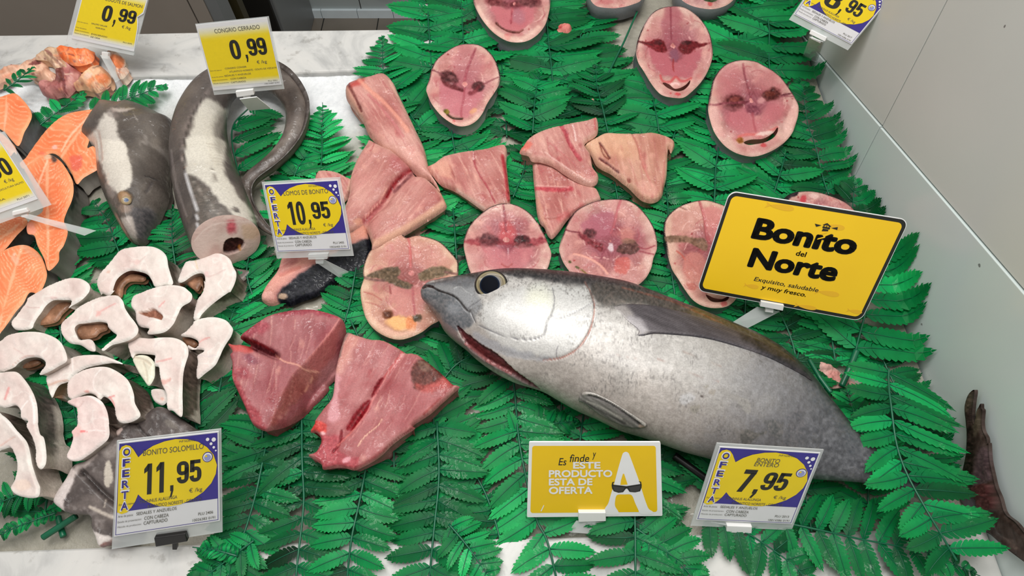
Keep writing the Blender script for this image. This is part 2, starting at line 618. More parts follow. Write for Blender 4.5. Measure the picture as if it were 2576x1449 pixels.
def bonito_skin(cen, R, split=0.0):
    def f(Pl, u, c0, li):
        q = (Pl[:, 1] - cen[1]) / R
        n = fbm(Pl, 30, 3, 8)
        t = sstep(split - 0.35, split + 0.25, q + 0.5 * n)
        if li > 0:
            return np.tile(np.array([196.0, 128, 122]), (len(Pl), 1))
        return np.array([38.0, 40, 52]) + t[:, None] * np.array([92, 92, 82]) * (1 - 0.3 * u)
    return f
def loin_base(p0, p1, period=9, tone=(0, 0, 0), red=0.0, amp=7):
    p0, p1 = np.asarray(p0, float), np.asarray(p1, float)
    ax = (p1 - p0) / np.linalg.norm(p1 - p0)
    nx = np.array([-ax[1], ax[0]])
    def f(P, d, c0):
        q = P - p0
        u, v = q @ ax, q @ nx
        rgb = np.tile(np.array([190.0, 131, 124]) + tone, (len(P), 1))
        w = fbm(P, 70, 4, 13)
        rgb += w[:, None] * np.array([50, 76, 68])
        st = np.stack([u / 4.5, v], 1)
        rgb += (fbm(st, 12, 3, 17) * 30)[:, None]
        rgb += (np.sin((v + u * 0.25 + 12 * fbm(P, 50, 3, 4)) * 2 * math.pi / period) * amp * 0.35)[:, None]
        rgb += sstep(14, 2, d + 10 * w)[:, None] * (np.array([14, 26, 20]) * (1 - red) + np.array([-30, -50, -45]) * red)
        return rgb
    return f
def salmon_base(p0, p1, period=15, k=0.75, tone=(0, 0, 0), seed=0):
    p0, p1 = np.asarray(p0, float), np.asarray(p1, float)
    ax = (p1 - p0) / np.linalg.norm(p1 - p0)
    nx = np.array([-ax[1], ax[0]])
    def f(P, d, c0):
        q = P - p0
        u, v = q @ ax, q @ nx
        n = fbm(P, 45, 3, 7 + seed)
        rgb = np.tile(np.array([238.0, 134, 88]) + tone, (len(P), 1))
        rgb += (n * 50)[:, None] * np.array([0.3, 1, 1])
        ph = (u - k * np.abs(v) + 40 * n + 9 * fbm(P, 14, 2, 47 + seed) + 0.006 * v * v) / period
        s = (0.5 + 0.5 * np.cos(ph * 2 * math.pi)) ** 7
        m = s * (0.55 + 0.9 * fbm(P, 30, 2, 3)) * sstep(2, 9, d)
        mid = sstep(4.5, 1.0, np.abs(v) + 10 * fbm(P, 30, 3, 19))
        m = np.clip(np.maximum(m, 0.6 * mid), 0, 1)
        rgb = rgb + (np.array([250.0, 196, 160]) - rgb) * m[:, None]
        rgb += sstep(8, 1, d)[:, None] * np.array([6, 24, 22])
        return rgb
    return f
def salmon_skin(dark=0.8):
    def f(Pl, u, c0, li):
        n = fbm(Pl, 22, 3, 5)
        a = np.array([58.0, 56, 56]) * dark + np.array([190.0, 182, 172]) * (1 - dark)
        return a + n[:, None] * 70 + np.zeros((len(Pl), 3))
    return f
def conger_base(tone=(0, 0, 0), pink=1.0):
    def f(P, d, c0):
        rgb = np.tile(np.array([222.0, 206, 199]) + tone, (len(P), 1))
        w = fbm(P, 45, 4, 23)
        rgb += w[:, None] * np.array([20, 38, 36]) * pink + (fbm(P, 14, 3, 24) * 20)[:, None]
        rgb += sstep(6, 1.5, d)[:, None] * np.array([10, 18, 18])
        v = np.abs(fbm(P, 70, 3, 29))
        rgb += sstep(0.02, 0.0, v)[:, None] * np.array([8, 14, 14])
        return rgb
    return f
def conger_side(light=0.5):
    def f(Pl, u, c0, li):
        n = fbm(Pl + np.array([0, 30 * u]), 34, 4, 37)
        a = np.array([126.0, 112, 102]) * (1 - light) + np.array([212.0, 200, 188]) * light
        if li > 0:
            a = np.array([168.0, 132, 108])
        c = a + n[:, None] * 70 + np.zeros((len(Pl), 3))
        return c + (np.array([226.0, 214, 206]) - c) * (0.9 * sstep(0.12, 0.0, np.array(u)))
    return f
DARKSKIN = (92, 78, 70)
BROWN = (120, 84, 64)

# ------------------------------------------------------------------ plastic ferns
WALLX = float(onz([(2403, 1154)], 0)[0, 0])
def pinna_template(nl=11):
    V, F = [], []
    def env(u):
        return (math.sin(math.pi * min(1, (0.10 + 0.90 * u)) ** 0.80)) ** 0.62 if u < 1 else 0.0
    for s in (1, -1):
        for i in range(nl):
            u0, u1 = i / nl, (i + 1) / nl
            du = u1 - u0
            um = (u0 + u1) / 2
            e = env(um)
            deep = 0.40 + 0.52 * min(1, max(0, um - 0.22) / 0.42)
            b = len(V)
            sh = 0.045 + 0.05 * (1 - deep)
            g_ = 0.10 * du * (1 - deep)
            V += [(u0, 0), (min(1, u0 + sh * 0.4 + g_), s * e * deep), (min(1, u0 + du * 0.12 + sh + g_), s * e * 0.86), (min(1.0, u0 + du * 0.62 + sh), s * e * 1.0),
                  (min(1.0, u0 + du * 0.98 + sh - g_), s * e * 0.84), (min(1, u1 + sh * 0.4 - g_), s * env(u1) * deep), (u1, 0)]
            for w_ in range(b, b + 7):
                x_, y_ = V[w_]
                V[w_] = (x_, y_ * min(1.0, max(0.0, (1.0 - x_) / 0.16)) ** 0.8)
            q = list(range(b, b + 7))
            F.append(q if s < 0 else q[::-1])
    return np.array(V, float), F
PT_V, PT_F = pinna_template()
PT_F_ARR = np.array(PT_F)
FRONDS = []
def fern(label, stem_px, L, spacing, z=0.008, W=None, tip=True, base_len=0.85, group='plastic fern fronds laid over the ice', seed=0, lean=0.0,
         tone=0.0, ang=74, arch=0.004, sides=(1, -1), rise=0.008, start=0.0, stem_r=0.0011, lr=(1, 1)):
    """L, W, spacing in photo px at the display plane (converted to metres by the local scale)"""
    rg = np.random.default_rng(1000 + seed)
    sp = catmull(stem_px, 6, False, 6)
    S = onz(sp, z)
    seg = np.linalg.norm(np.diff(S, axis=0), axis=1)
    cum = np.concatenate([[0], np.cumsum(seg)])
    tot = cum[-1]
    mpp = tot / (np.sqrt((np.diff(sp, axis=0) ** 2).sum(1)).sum())
    L, spacing = L * mpp, spacing * mpp
    W = 0.19 * L if W is None else W * mpp
    S[:, 2] += arch * np.sin(np.pi * np.clip(cum / tot, 0, 1)) + 0.002 * np.sin(cum * 60 + seed)
    ts = []
    t = start * tot + spacing * 0.4
    while t < tot - 0.2 * spacing:
        ts.append(t)
        f = 1 - t / tot
        k = 1.0 if not tip else max(0.4, min(1, 0.3 + f * 2.4))
        t += spacing * k
    ts = np.array(ts)
    A = np.stack([np.interp(ts, cum, S[:, k]) for k in range(3)], 1)
    B = np.stack([np.interp(np.minimum(ts + 0.004, tot), cum, S[:, k]) - np.interp(np.maximum(ts - 0.004, 0), cum, S[:, k]) for k in range(3)], 1)
    tdir = np.arctan2(B[:, 1], B[:, 0])
    LV, LC, MV = [], [], []
    lf = []
    nv = 0
    for sgn in sides:
        for i, t in enumerate(ts):
            f = t / tot
            if tip:
                e = min(1.0, base_len + 0.6 * f) * min(1.0, max(0.0, (1 - f) / 0.5) ** 0.85)
            else:
                e = base_len + (1 - base_len) * math.sin(math.pi * min(1, f + 0.2))
            l = L * e * rg.uniform(0.9, 1.08) * (lr[0] if sgn > 0 else lr[1])
            if l < 0.004:
                continue
            w = max(W * rg.uniform(0.85, 1.12) * (0.35 + 0.65 * min(1, e * 1.6)), 0.0012)
            a = tdir[i] + sgn * math.radians(ang - (18 * f if tip else 0) + rg.uniform(-11, 11))
            curl = sgn * rg.uniform(-0.35, 0.25) * min(1, e * 1.4)
            u, v = PT_V[:, 0], PT_V[:, 1]
            th = a + curl * u
            x = l * u
            tw = rg.uniform(-0.28, 0.28)
            px = A[i, 0] + x * np.cos(a + curl * u * 0.5) - np.sin(th) * v * w
            py = A[i, 1] + x * np.sin(a + curl * u * 0.5) + np.cos(th) * v * w
            pz = A[i, 2] + rg.uniform(-0.3, 0.8) * rise * 0.8 * u + rise * 0.5 * np.sin(u * 3.0 + rg.uniform(0, 3)) * u - 0.12 * np.abs(v) * w + tw * v * w
            LV.append(np.stack([px, py, pz], 1))
            c = np.array([3.0, 122, 60]) + tone * np.array([10, 27, 15]) + rg.normal(0, 1) * np.array([6, 19, 11])
            cc = c + np.zeros((len(u), 3)) + (1 - u[:, None]) * np.array([-2, -6, 6]) + (np.abs(v)[:, None] > 0.4) * np.array([8, 12, 4])
            LC.append(cc)
            lf.append(PT_F_ARR + nv)
            nv += len(u)
            um = np.linspace(0, 0.93, 6)
            xm = l * um
            mz = np.interp(um, u[np.abs(v) < 1e-9], pz[np.abs(v) < 1e-9]) if False else A[i, 2] + np.interp(um, *_mid(u, v, pz, A[i, 2]))
            MV.append(np.stack([A[i, 0] + xm * np.cos(a + curl * um * 0.5), A[i, 1] + xm * np.sin(a + curl * um * 0.5), mz + 0.0003], 1))
    V = np.vstack(LV)
    def wallbend(V, m=0.0015):
        ex = np.maximum(0, V[:, 0] - (WALLX - 0.012))
        k = ex > 0
        V[k, 0] = WALLX - 0.012 + (0.012 - m) * (1 - np.exp(-ex[k] / 0.012))
        V[k, 2] += ex[k] * 0.95
        V[:, 2] = np.maximum(V[:, 2], z * 0.45)
        return V
    V = wallbend(V)
    mid = S.mean(0)
    r = empty('fern_frond', (S[0, 0], S[0, 1], 0.002))
    tagobj(r, label, 'plastic fern', group)
    mesh_obj('leaflets', V, np.vstack(lf), M_FERN, np.vstack(LC), parent=r, smooth=False)
    rr = np.linspace(stem_r * 1.15, stem_r * 0.45 if tip else stem_r, len(S))
    parts = [tube_vf(wallbend(S.copy()), rr, 6)]
    for q in MV:
        parts.append(tube_vf(wallbend(q, 0.0012), np.linspace(0.0006, 0.0002, len(q)), 4))
    vv, ff = join_vf(parts)
    mesh_obj('stem', vv, ff, M_STEM, parent=r)
    FRONDS.append(r)
    return r
def _mid(u, v, pz, z0):
    k = np.abs(v) < 1e-9
    uu, zz = u[k], pz[k] - z0
    o = np.argsort(uu)
    return uu[o], zz[o]

# ------------------------------------------------------------------ price tags
def homog(corners):
    src = [(0, 0), (1, 0), (1, 1), (0, 1)]
    A = []
    for (u, v), (x, y) in zip(src, corners):
        A.append([u, v, 1, 0, 0, 0, -x * u, -x * v, -x])
        A.append([0, 0, 0, u, v, 1, -y * u, -y * v, -y])
    _, _, vt = np.linalg.svd(np.array(A, float))
    return vt[-1].reshape(3, 3)
class Sheet:
    """a flat card standing in the scene; design coordinates u (right), v (down) in 0..1"""
    def __init__(s, corners, zb, tilt):
        s.H = homog(corners)
        bl, br = onz([corners[3]], zb)[0], onz([corners[2]], zb)[0]
        e = (br - bl) / np.linalg.norm(br - bl)
        h = np.cross([0, 0, 1.0], e)
        t = math.radians(tilt)
        s.up = math.cos(t) * np.array([0, 0, 1.0]) + math.sin(t) * h
        s.e = e
        s.n = np.cross(e, s.up)
        if s.n @ (CAM - bl) < 0:
            s.n = -s.n
        s.p0 = bl
        s.Hi = np.linalg.inv(s.H)
    def px(s, uv):
        uv = np.atleast_2d(np.asarray(uv, float))
        q = np.hstack([uv, np.ones((len(uv), 1))]) @ s.H.T
        return q[:, :2] / q[:, 2:]
    def uv(s, px):
        px = np.atleast_2d(np.asarray(px, float))
        q = np.hstack([px, np.ones((len(px), 1))]) @ s.Hi.T
        return q[:, :2] / q[:, 2:]
    def at(s, uv, off=0.0):
        return onplane(s.px(uv), s.p0, s.n) + s.n * off
    def plate(s, uvs, off0, off1):
        return prism(s.at(uvs, off0), s.at(uvs, off1))
def tri2(pts):
    """triangles of a closed 2-D polygon"""
    pts = np.asarray(pts, float)
    from mathutils.geometry import tessellate_polygon
    return [list(t) for t in tessellate_polygon([[Vector((p[0], p[1], 0)) for p in pts]])]
def prints(sh, name, polys, m, layer, parent, label=None):
    parts = [(sh.at(p, 0.00035 + 0.00012 * layer), tri2(p)) for p in polys]
    v, f = join_vf(parts)
    o = mesh_obj(name, v, f, m, parent=parent, smooth=False)
    fix_normals(o, sh.n)
    if label: o['label'] = label
    return o
def fix_normals(o, n):
    for p in o.data.polygons:
        if p.normal @ Vector(n) < 0:
            p.flip()
_dg = None
def text_vf(body, offset=0.0, shear=0.0, space=1.0):
    c = bpy.data.curves.new('lettering', 'FONT')
    c.body = body
    c.offset = offset
    c.shear = shear
    c.space_character = space
    c.resolution_u = 4
    o = bpy.data.objects.new('lettering', c)
    COL.objects.link(o)
    bpy.context.view_layer.update()
    me = o.evaluated_get(bpy.context.evaluated_depsgraph_get()).to_mesh()
    v = np.array([list(q.co)[:2] for q in me.vertices])
    f = [list(p.vertices) for p in me.polygons]
    o.to_mesh_clear()
    bpy.data.objects.remove(o)
    bpy.data.curves.remove(c)
    return v, f
def letters(sh, name, items, m, layer, parent, label=None):
    """items: (text, u0, v0, u1, v1, offset, shear[, angle]) each stretched into its box"""
    parts = []
    for it in items:
        body, u0, v0, u1, v1 = it[:5]
        off = it[5] if len(it) > 5 else 0.0
        shr = it[6] if len(it) > 6 else 0.0
        v, f = text_vf(body, off if off <= 0.012 else 0.0, shr)
        nb = len(v)
        if off > 0.012:
            hv = off * 0.9
            v, f = join_vf([(v, f)] + [(v + hv * np.array([math.cos(a), math.sin(a)]), f) for a in np.arange(20 if m is M_INK else 8) * 2 * math.pi / (20 if m is M_INK else 8)])
            v = v[:, :2]
        lo, hi = v.min(0), v.max(0)
        q = (v - lo) / (hi - lo)
        uv = np.stack([u0 + q[:, 0] * (u1 - u0), v1 - q[:, 1] * (v1 - v0)], 1)
        if len(it) > 7:
            uv[:, 1] += (uv[:, 0] - u0) * it[7]
        lay = (np.arange(len(v)) // nb) * (0.0 if m is M_INK else 0.00004)
        parts.append((sh.at(uv) + sh.n * (0.00035 + 0.00012 * layer + lay)[:, None], f))
    vv, ff = join_vf(parts)
    o = mesh_obj(name, vv, ff, m, parent=parent, smooth=False)
    fix_normals(o, sh.n)
    if label: o['label'] = label
    return o
def ellipse_uv(cx, cy, rx, ry, n=40, a0=0, a1=2 * math.pi):
    t = np.linspace(a0, a1, n, endpoint=(a1 - a0) < 6.28)
    return np.stack([cx + rx * np.cos(t), cy + ry * np.sin(t)], 1)

def stroke(pts, w, closed=False):
    """a heavy pen stroke as overlapping quads; w is (horizontal, vertical) pen size"""
    pts = np.asarray(pts, float)
    out = []
    n = len(pts)
    tg = np.roll(pts, -1, 0) - np.roll(pts, 1, 0) if closed else np.gradient(pts, axis=0)
    tg /= np.linalg.norm(tg, axis=1)[:, None] + 1e-9
    nx = np.stack([-tg[:, 1], tg[:, 0]], 1) * np.array([w[0], w[1]]) * 0.5
    a, b = pts + nx, pts - nx
    v = np.vstack([a, b])
    f = [[i, (i + 1) % n, n + (i + 1) % n, n + i] for i in range(n if closed else n - 1)]
    return v, f
def arc(cx, cy, rx, ry, a0, a1, n=24, p=0.75):
    t = np.radians(np.linspace(a0, a1, n))
    c, s = np.cos(t), np.sin(t)
    return np.stack([cx + rx * np.sign(c) * np.abs(c) ** p, cy + ry * np.sign(s) * np.abs(s) ** p], 1)
def digit_vf(ch):
    """heavy condensed numerals in a unit box, y down"""
    W = (0.36, 0.17)
    P = lambda pts: (np.array(pts, float), [t for t in tri2(pts)])
    if ch == '0':
        t = arc(0.5, 0.5, 0.32, 0.415, 0, 360, 49)[:-1]
        return [stroke(t, W, True)]
    if ch == '1':
        return [P([(0.36, 0.0), (0.74, 0.0), (0.74, 1.0), (0.36, 1.0)]), P([(0.40, 0.0), (0.60, 0.0), (0.45, 0.22), (0.08, 0.31), (0.08, 0.16)])]
    if ch == '9':
        return [stroke(arc(0.5, 0.315, 0.32, 0.23, 0, 360, 41)[:-1], W, True), stroke(np.vstack([[(0.82, 0.30), (0.82, 0.5)], arc(0.5, 0.64, 0.32, 0.275, 0, 170, 20)]), W)]
    if ch == '5':
        return [P([(0.06, 0.0), (0.92, 0.0), (0.92, 0.17), (0.06, 0.17)]), P([(0.06, 0.0), (0.42, 0.0), (0.40, 0.55), (0.04, 0.55)]), stroke(np.vstack([[(0.30, 0.47)], arc(0.5, 0.655, 0.32, 0.26, -110, 172, 26)]), W)]
    if ch == '7':
        return [P([(0.04, 0.0), (0.96, 0.0), (0.96, 0.19), (0.04, 0.19)]), P([(0.58, 0.15), (0.96, 0.15), (0.56, 1.0), (0.16, 1.0)])]
    if ch == '8':
        return [stroke(arc(0.5, 0.28, 0.29, 0.2, 0, 360, 41)[:-1], W, True), stroke(arc(0.5, 0.70, 0.33, 0.225, 0, 360, 41)[:-1], W, True)]
    return [P([(0.2, 0.0), (0.85, 0.0), (0.85, 0.45), (0.5, 1.0), (0.15, 1.0), (0.4, 0.5), (0.2, 0.5)])]
def numerals(sh, name, items, m, layer, parent):
    parts = []
    for it in items:
        body, u0, v0, u1, v1 = it[:5]
        shr = it[6] if len(it) > 6 else 0.0
        n = len(body)
        wd = (u1 - u0) / n
        for i, ch in enumerate(body):
            for v, f in digit_vf(ch):
                v = np.asarray(v, float)
                uv = np.stack([u0 + wd * (i + 0.02 + 0.96 * v[:, 0]) + shr * (0.5 - v[:, 1]) * (v1 - v0), v0 + v[:, 1] * (v1 - v0)], 1)
                parts.append((sh.at(uv, 0.00035 + 0.00012 * layer), f))
    vv, ff = join_vf(parts)
    o = mesh_obj(name, vv, ff, m, parent=parent, smooth=False)
    fix_normals(o, sh.n)
    return o

# ------------------------------------------------------------------ the setting
def struct(name, v, f, m, cols=None, smooth=False):
    return tagobj(mesh_obj(name, v, f, m, cols, smooth=smooth), kind='structure')
M_FLOOR = flat('floor_tile', (118, 110, 100), 0.35, var=0.1, nscale=8)
M_BACKW = flat('grey_wall_tile', (168, 176, 176), 0.3, var=0.03, nscale=4)
M_BASE = flat('pale_skirting_tile', (222, 233, 238), 0.25, var=0.06, nscale=12)
M_CAB = flat('brown_grey_metal', (150, 140, 130), 0.35, metal=0.2, var=0.05, nscale=5)
M_CABD = flat('dark_grey_metal', (112, 114, 114), 0.4, var=0.05, nscale=6)
M_DARK = flat('dark_recess', (26, 24, 20), 0.6)
M_OLIVE = flat('dark_olive_panel', (52, 46, 24), 0.5, var=0.2, nscale=6)
M_GROUT = flat('grout', (118, 116, 110), 0.7)
def tilemat(name, rgb, rough):
    m, nt, b = mat(name)
    n = noise(nt, 3.5, 4)
    n2 = noise(nt, 70, 2, 0.4)
    a = ramp(nt, n.outputs[0], [(0.3, lin4(*[x - 4 for x in rgb])), (0.7, lin4(*[x + 3 for x in rgb]))])
    sp = ramp(nt, n2.outputs[0], [(0.205, (0.35, 0.33, 0.33, 1)), (0.225, (1, 1, 1, 1))])
    nt.links.new(mixcol(nt, 1.0, a, sp, 'MULTIPLY'), b.inputs['Base Color'])
    b.inputs['Roughness'].default_value = rough
    return m
M_TILEU = tilemat('matte_wall_tile', (206, 208, 203), 0.42)
M_TILEL = tilemat('glossy_wall_tile', (207, 218, 216), 0.22)

# right wall: backing with four tiles, seam and joint cut where the photo shows them
WN = np.array([-1.0, 0, 0])
def onwall(px, dx=0.0):
    return onplane(px, (WALLX - dx, 0, 0), WN)
sA, sB = onwall([(2060, 140), (2576, 740)])
def seam_z(y):
    return sA[2] + (sB[2] - sA[2]) * (y - sA[1]) / (sB[1] - sA[1])
gA, gB, gC = onwall([(2377, 0), (2212.8, 320), (2172.7, 400)])
def joint_y(z):
    return gB[1] + (gA[1] - gB[1]) * (z - gB[2]) / (gA[2] - gB[2])
v, f = box_vf((WALLX + 0.006, -1.0, -0.12), (WALLX + 0.03, 3.02, 1.22))
wall = struct('wall_right', v, f, M_GROUT)
wall['_o'] = [0, 0, 0]
def wtile(poly, t, m):
    p = np.array([(WALLX + 0.006, y, z) for y, z in poly])
    q = p + np.array([-t, 0, 0])
    vv, ff = prism(p, q)
    o = mesh_obj('wall_tile', vv, ff, m, parent=wall, smooth=False)
    return bevel(o, 0.0008, 2)
g = 0.0008
y0, y1 = -0.98, 3.0
yj = gB[1]
ztop = 1.2
yt, yb = joint_y(ztop), joint_y(-0.1)
G2 = 0.0016
yc = sA[1] + (-0.1 - sA[2]) * (sB[1] - sA[1]) / (sB[2] - sA[2])
yc2 = yc + G2 * (sB[1] - sA[1]) / (sB[2] - sA[2]) * -1
wtile([(y0, seam_z(y0) + G2), (yj - g, seam_z(yj) + G2), (yt - g, ztop), (y0, ztop)], 0.004, M_TILEU)
wtile([(yj + g, seam_z(yj) + G2), (yc2, -0.1), (y1, -0.1), (y1, ztop), (yt + g, ztop)], 0.004, M_TILEU)
wtile([(y0, -0.1), (yb - g, -0.1), (yj - g, seam_z(yj)), (y0, seam_z(y0))], 0.006, M_TILEL)
wtile([(yb + g, -0.1), (yc, -0.1), (yj + g, seam_z(yj))], 0.006, M_TILEL)

# counter: marble ledges round a tray of ice
zl = 0.010
fe = onz([(-120, 1390), (420, 1371), (1330, 1353), (2050, 1338), (2700, 1326)], zl)
front_top = np.vstack([fe, [[WALLX, -0.62, zl], [-0.95, -0.62, zl]]])
front_top[:, 0] = np.minimum(front_top[:, 0], WALLX - 0.0005)
bk = onz([(-250, 90), (300, 84), (690, 76), (1040, 72), (1043, -40), (1046, -190), (1125, -190), (1105, 60), (1098, 168), (1040, 171), (690, 186), (330, 192), (-250, 208)], zl)
def slabpoly(top, depth):
    b = top.copy()
    b[:, 2] = top[:, 2] - depth
    return prism(b, top)
counter = empty('fish_counter', (0, -0.3, -0.05))
tagobj(counter, 'white marble fish counter with ledges around a bed of ice', 'counter')
v, f = slabpoly(front_top, 0.06)
bevel(mesh_obj('front_ledge', v, f, M_MARBLE, parent=counter, smooth=False), 0.004, 3)
v, f = slabpoly(bk, 0.06)
bevel(mesh_obj('back_ledge', v, f, M_MARBLE, parent=counter, smooth=False), 0.004, 3)
by = bk[:, 1].max()
v, f = box_vf((-0.95, -0.50, -0.07), (WALLX - 0.0005, onz([(0, 200)], 0)[0, 1], -0.03))
v2, f2 = box_vf((float(bk[5, 0]) + 0.003, -0.4, -0.0701), (WALLX - 0.0006, 0.85, -0.0301))
v, f = join_vf([(v, f), (v2, f2)])
mesh_obj('tray', v, f, M_CABD, parent=counter, smooth=False)

# crushed ice
def ice():
    xs = np.arange(-0.93, WALLX - 0.001, 0.0034)
    ys = np.arange(float(fe[:, 1].min()) - 0.012, 0.84, 0.0034)
    X, Y = np.meshgrid(xs, ys)
    n0, n1 = X.shape
    p = np.stack([X.ravel(), Y.ravel()], 1)
    q = p * 1000
    z = -0.003 + 0.007 * fbm(q, 90, 4, 41) + 0.0035 * fbm(q, 14, 3, 43)
    P3 = np.stack([p[:, 0], p[:, 1], z], 1)
    px = proj(P3)
    back = polydist(px, [(-250, 196), (330, 186), (690, 178), (1060, 164)])
    heap = sstep(45, 8, back) * sstep(120, 170, px[:, 1]) * (px[:, 0] < 1110)
    P3[:, 2] += 0.006 * heap
    # the clean bank of ice at the back against the wetter, greyer ice below the fish
    clean = sstep(430, 250, px[:, 1] + 120 * fbm(px, 160, 3, 3)) * sstep(1150, 950, px[:, 0] + 160 * fbm(px, 120, 3, 8))
    c = np.array([160.0, 155, 141]) + clean[:, None] * np.array([74, 81, 97]) + fbm(q, 70, 4, 51)[:, None] * np.array([38, 38, 40])
    drop = inpoly(p - np.array([0.0, 0.005]), bk[:, :2]) | inpoly(p + np.array([0.0, 0.005]), front_top[:, :2]) | ((px[:, 1] < 165) & (px[:, 0] < 1060))
    idx = np.arange(n0 * n1).reshape(n0, n1)
    F = np.stack([idx[:-1, :-1], idx[:-1, 1:], idx[1:, 1:], idx[1:, :-1]], -1).reshape(-1, 4)
    k = ~drop[F].any(1)
    o = mesh_obj('crushed_ice', P3, F[k], M_ICE, c, origin=(0, 0, 0))
    tagobj(o, 'bed of crushed ice under the ferns and fish', 'ice', kind='stuff')
ice()

# aisle behind the counter
ZF = -0.86
jl = onz([(1000, 41)], ZF)[0]
YB = float(jl[1])
v, f = box_vf((-2.6, -0.4, ZF - 0.05), (2.2, YB + 0.1, ZF))
struct('floor', v, f, M_FLOOR)
v, f = box_vf((-2.6, YB, ZF), (2.2, YB + 0.08, ZF + 2.2))
struct('wall_back', v, f, M_BACKW)
parts = []
p = onplane([(1000, 26)], (0, YB - 0.01, 0), (0, -1, 0))[0]
hb = float(p[2] - ZF)
xs = [onz([(x, 45)], ZF)[0, 0] for x in (640, 812, 902, 991, 1080, 1170, 1260)]
for a, b in zip(xs[:-1], xs[1:]):
    parts.append(box_vf((a + 0.001, YB - 0.012, ZF), (b - 0.001, YB - 0.0002, ZF + hb)))
v, f = join_vf(parts)
o = struct('baseboard_back', v, f, M_BASE)
# grooves: joints of floor and wall
def strip(name, a, b, w, m):
    a, b = np.array(a), np.array(b)
    v, f = box_vf(np.minimum(a, b) - w, np.maximum(a, b) + w)
    return struct(name, v, f, m)
jx = onz([(812, 60), (950, 60)], ZF)
for i, x in enumerate(jx[:, 0]):
    v, f = box_vf((x - 0.002, 0.5, ZF), (x + 0.002, YB - 0.012, ZF + 0.0006))
    struct('trim_%d' % (i + 1), v, f, M_DARK)
x = onplane([(906, 12)], (0, YB, 0), (0, -1, 0))[0, 0]
v, f = box_vf((x - 0.0015, YB - 0.0008, ZF + hb), (x + 0.0015, YB - 0.0001, ZF + 1.2))
struct('trim_3', v, f, M_DARK)
# cabinets standing in the aisle left of it
def upright(name, px, y, depth, m, z0=ZF):
    """a block whose front face shows the traced px outline on the vertical plane at y"""
    q = onplane(px, (0, y, 0), (0, -1, 0))
    q2 = q + np.array([0, depth, 0])
    v, f = prism(q2, q)
    return v, f
def cab_block(x0, x1, y, d, top, bot=ZF):
    return box_vf((x0, y, bot), (x1, y + d, top))
x1 = float(onz([(792, 43)], ZF)[0, 0])
yf = float(onplane([(712, 66)], (x1, 0, 0), (1, 0, 0))[0, 1])
v, f = cab_block(x1 - 0.16, x1, yf, YB - yf - 0.005, 0.9)
o = empty('grey_cabinet', (x1 - 0.2, yf + 0.2, ZF))
tagobj(o, 'dark grey cabinet end standing on the floor behind the counter', 'cabinet')
bevel(mesh_obj('cabinet_body', v, f, M_CABD, parent=o, smooth=False), 0.004)
v, f = box_vf((x1 - 0.155, yf - 0.012, ZF + 0.05), (x1 - 0.012, yf, 0.88))
mesh_obj('cabinet_door', v, f, M_DARK, parent=o, smooth=False)
ya = by + 0.16
qa = onplane([(536, 55), (500, 60)], (0, ya, 0), (0, -1, 0))
xa, xg = float(qa[0, 0]), float(qa[1, 0])
o = empty('steel_cabinet', (xa - 0.5, ya, ZF))
tagobj(o, 'brown-grey metal cabinet front behind the back ledge at the left', 'cabinet')
v, f = box_vf((xa - 1.6, ya, ZF), (xg - 0.0015, ya + 0.06, 0.9))
bevel(mesh_obj('front_panel', v, f, M_CAB, parent=o, smooth=False), 0.002)
v, f = box_vf((xg + 0.0015, ya, ZF), (xa, ya + 0.06, 0.9))
bevel(mesh_obj('corner_post', v, f, M_CAB, parent=o, smooth=False), 0.002)
v, f = box_vf((xa + 0.001, ya + 0.004, ZF), (xa + 0.03, ya + 0.06, 0.9))
mesh_obj('corner_trim', v, f, M_CABD, parent=o, smooth=False)
yo = ya + 0.10
v, f = box_vf((xa + 0.032, yo, ZF), (x1 - 0.165, yo + 0.03, 0.9))
o = mesh_obj('dark_door_panel', v, f, M_OLIVE, smooth=False, origin=((xa + x1) / 2, yo, ZF))
tagobj(o, 'dark olive door panel between the two cabinets behind the counter', 'panel')
q = onz([(950, 5), (1042, 5)], ZF)
rc = (q[0] + q[1]) / 2
rr = float(np.linalg.norm(q[1] - q[0])) * 0.5
rc = np.array([rc[0], YB - 0.02, ZF + hb + 0.05])
t = np.linspace(0, 2 * math.pi, 49)
ringp = np.stack([rc[0] + rr * np.cos(t), np.full_like(t, YB - 0.015), rc[2] + 0.12 + rr * np.sin(t)], 1)
v, f = tube_vf(ringp, 0.012, 10, up=(0, 1, 0))
o = mesh_obj('wall_ring', v, f, M_CABD, origin=ringp.mean(0))
tagobj(o, 'round dark ring low on the tiled back wall', 'ring')

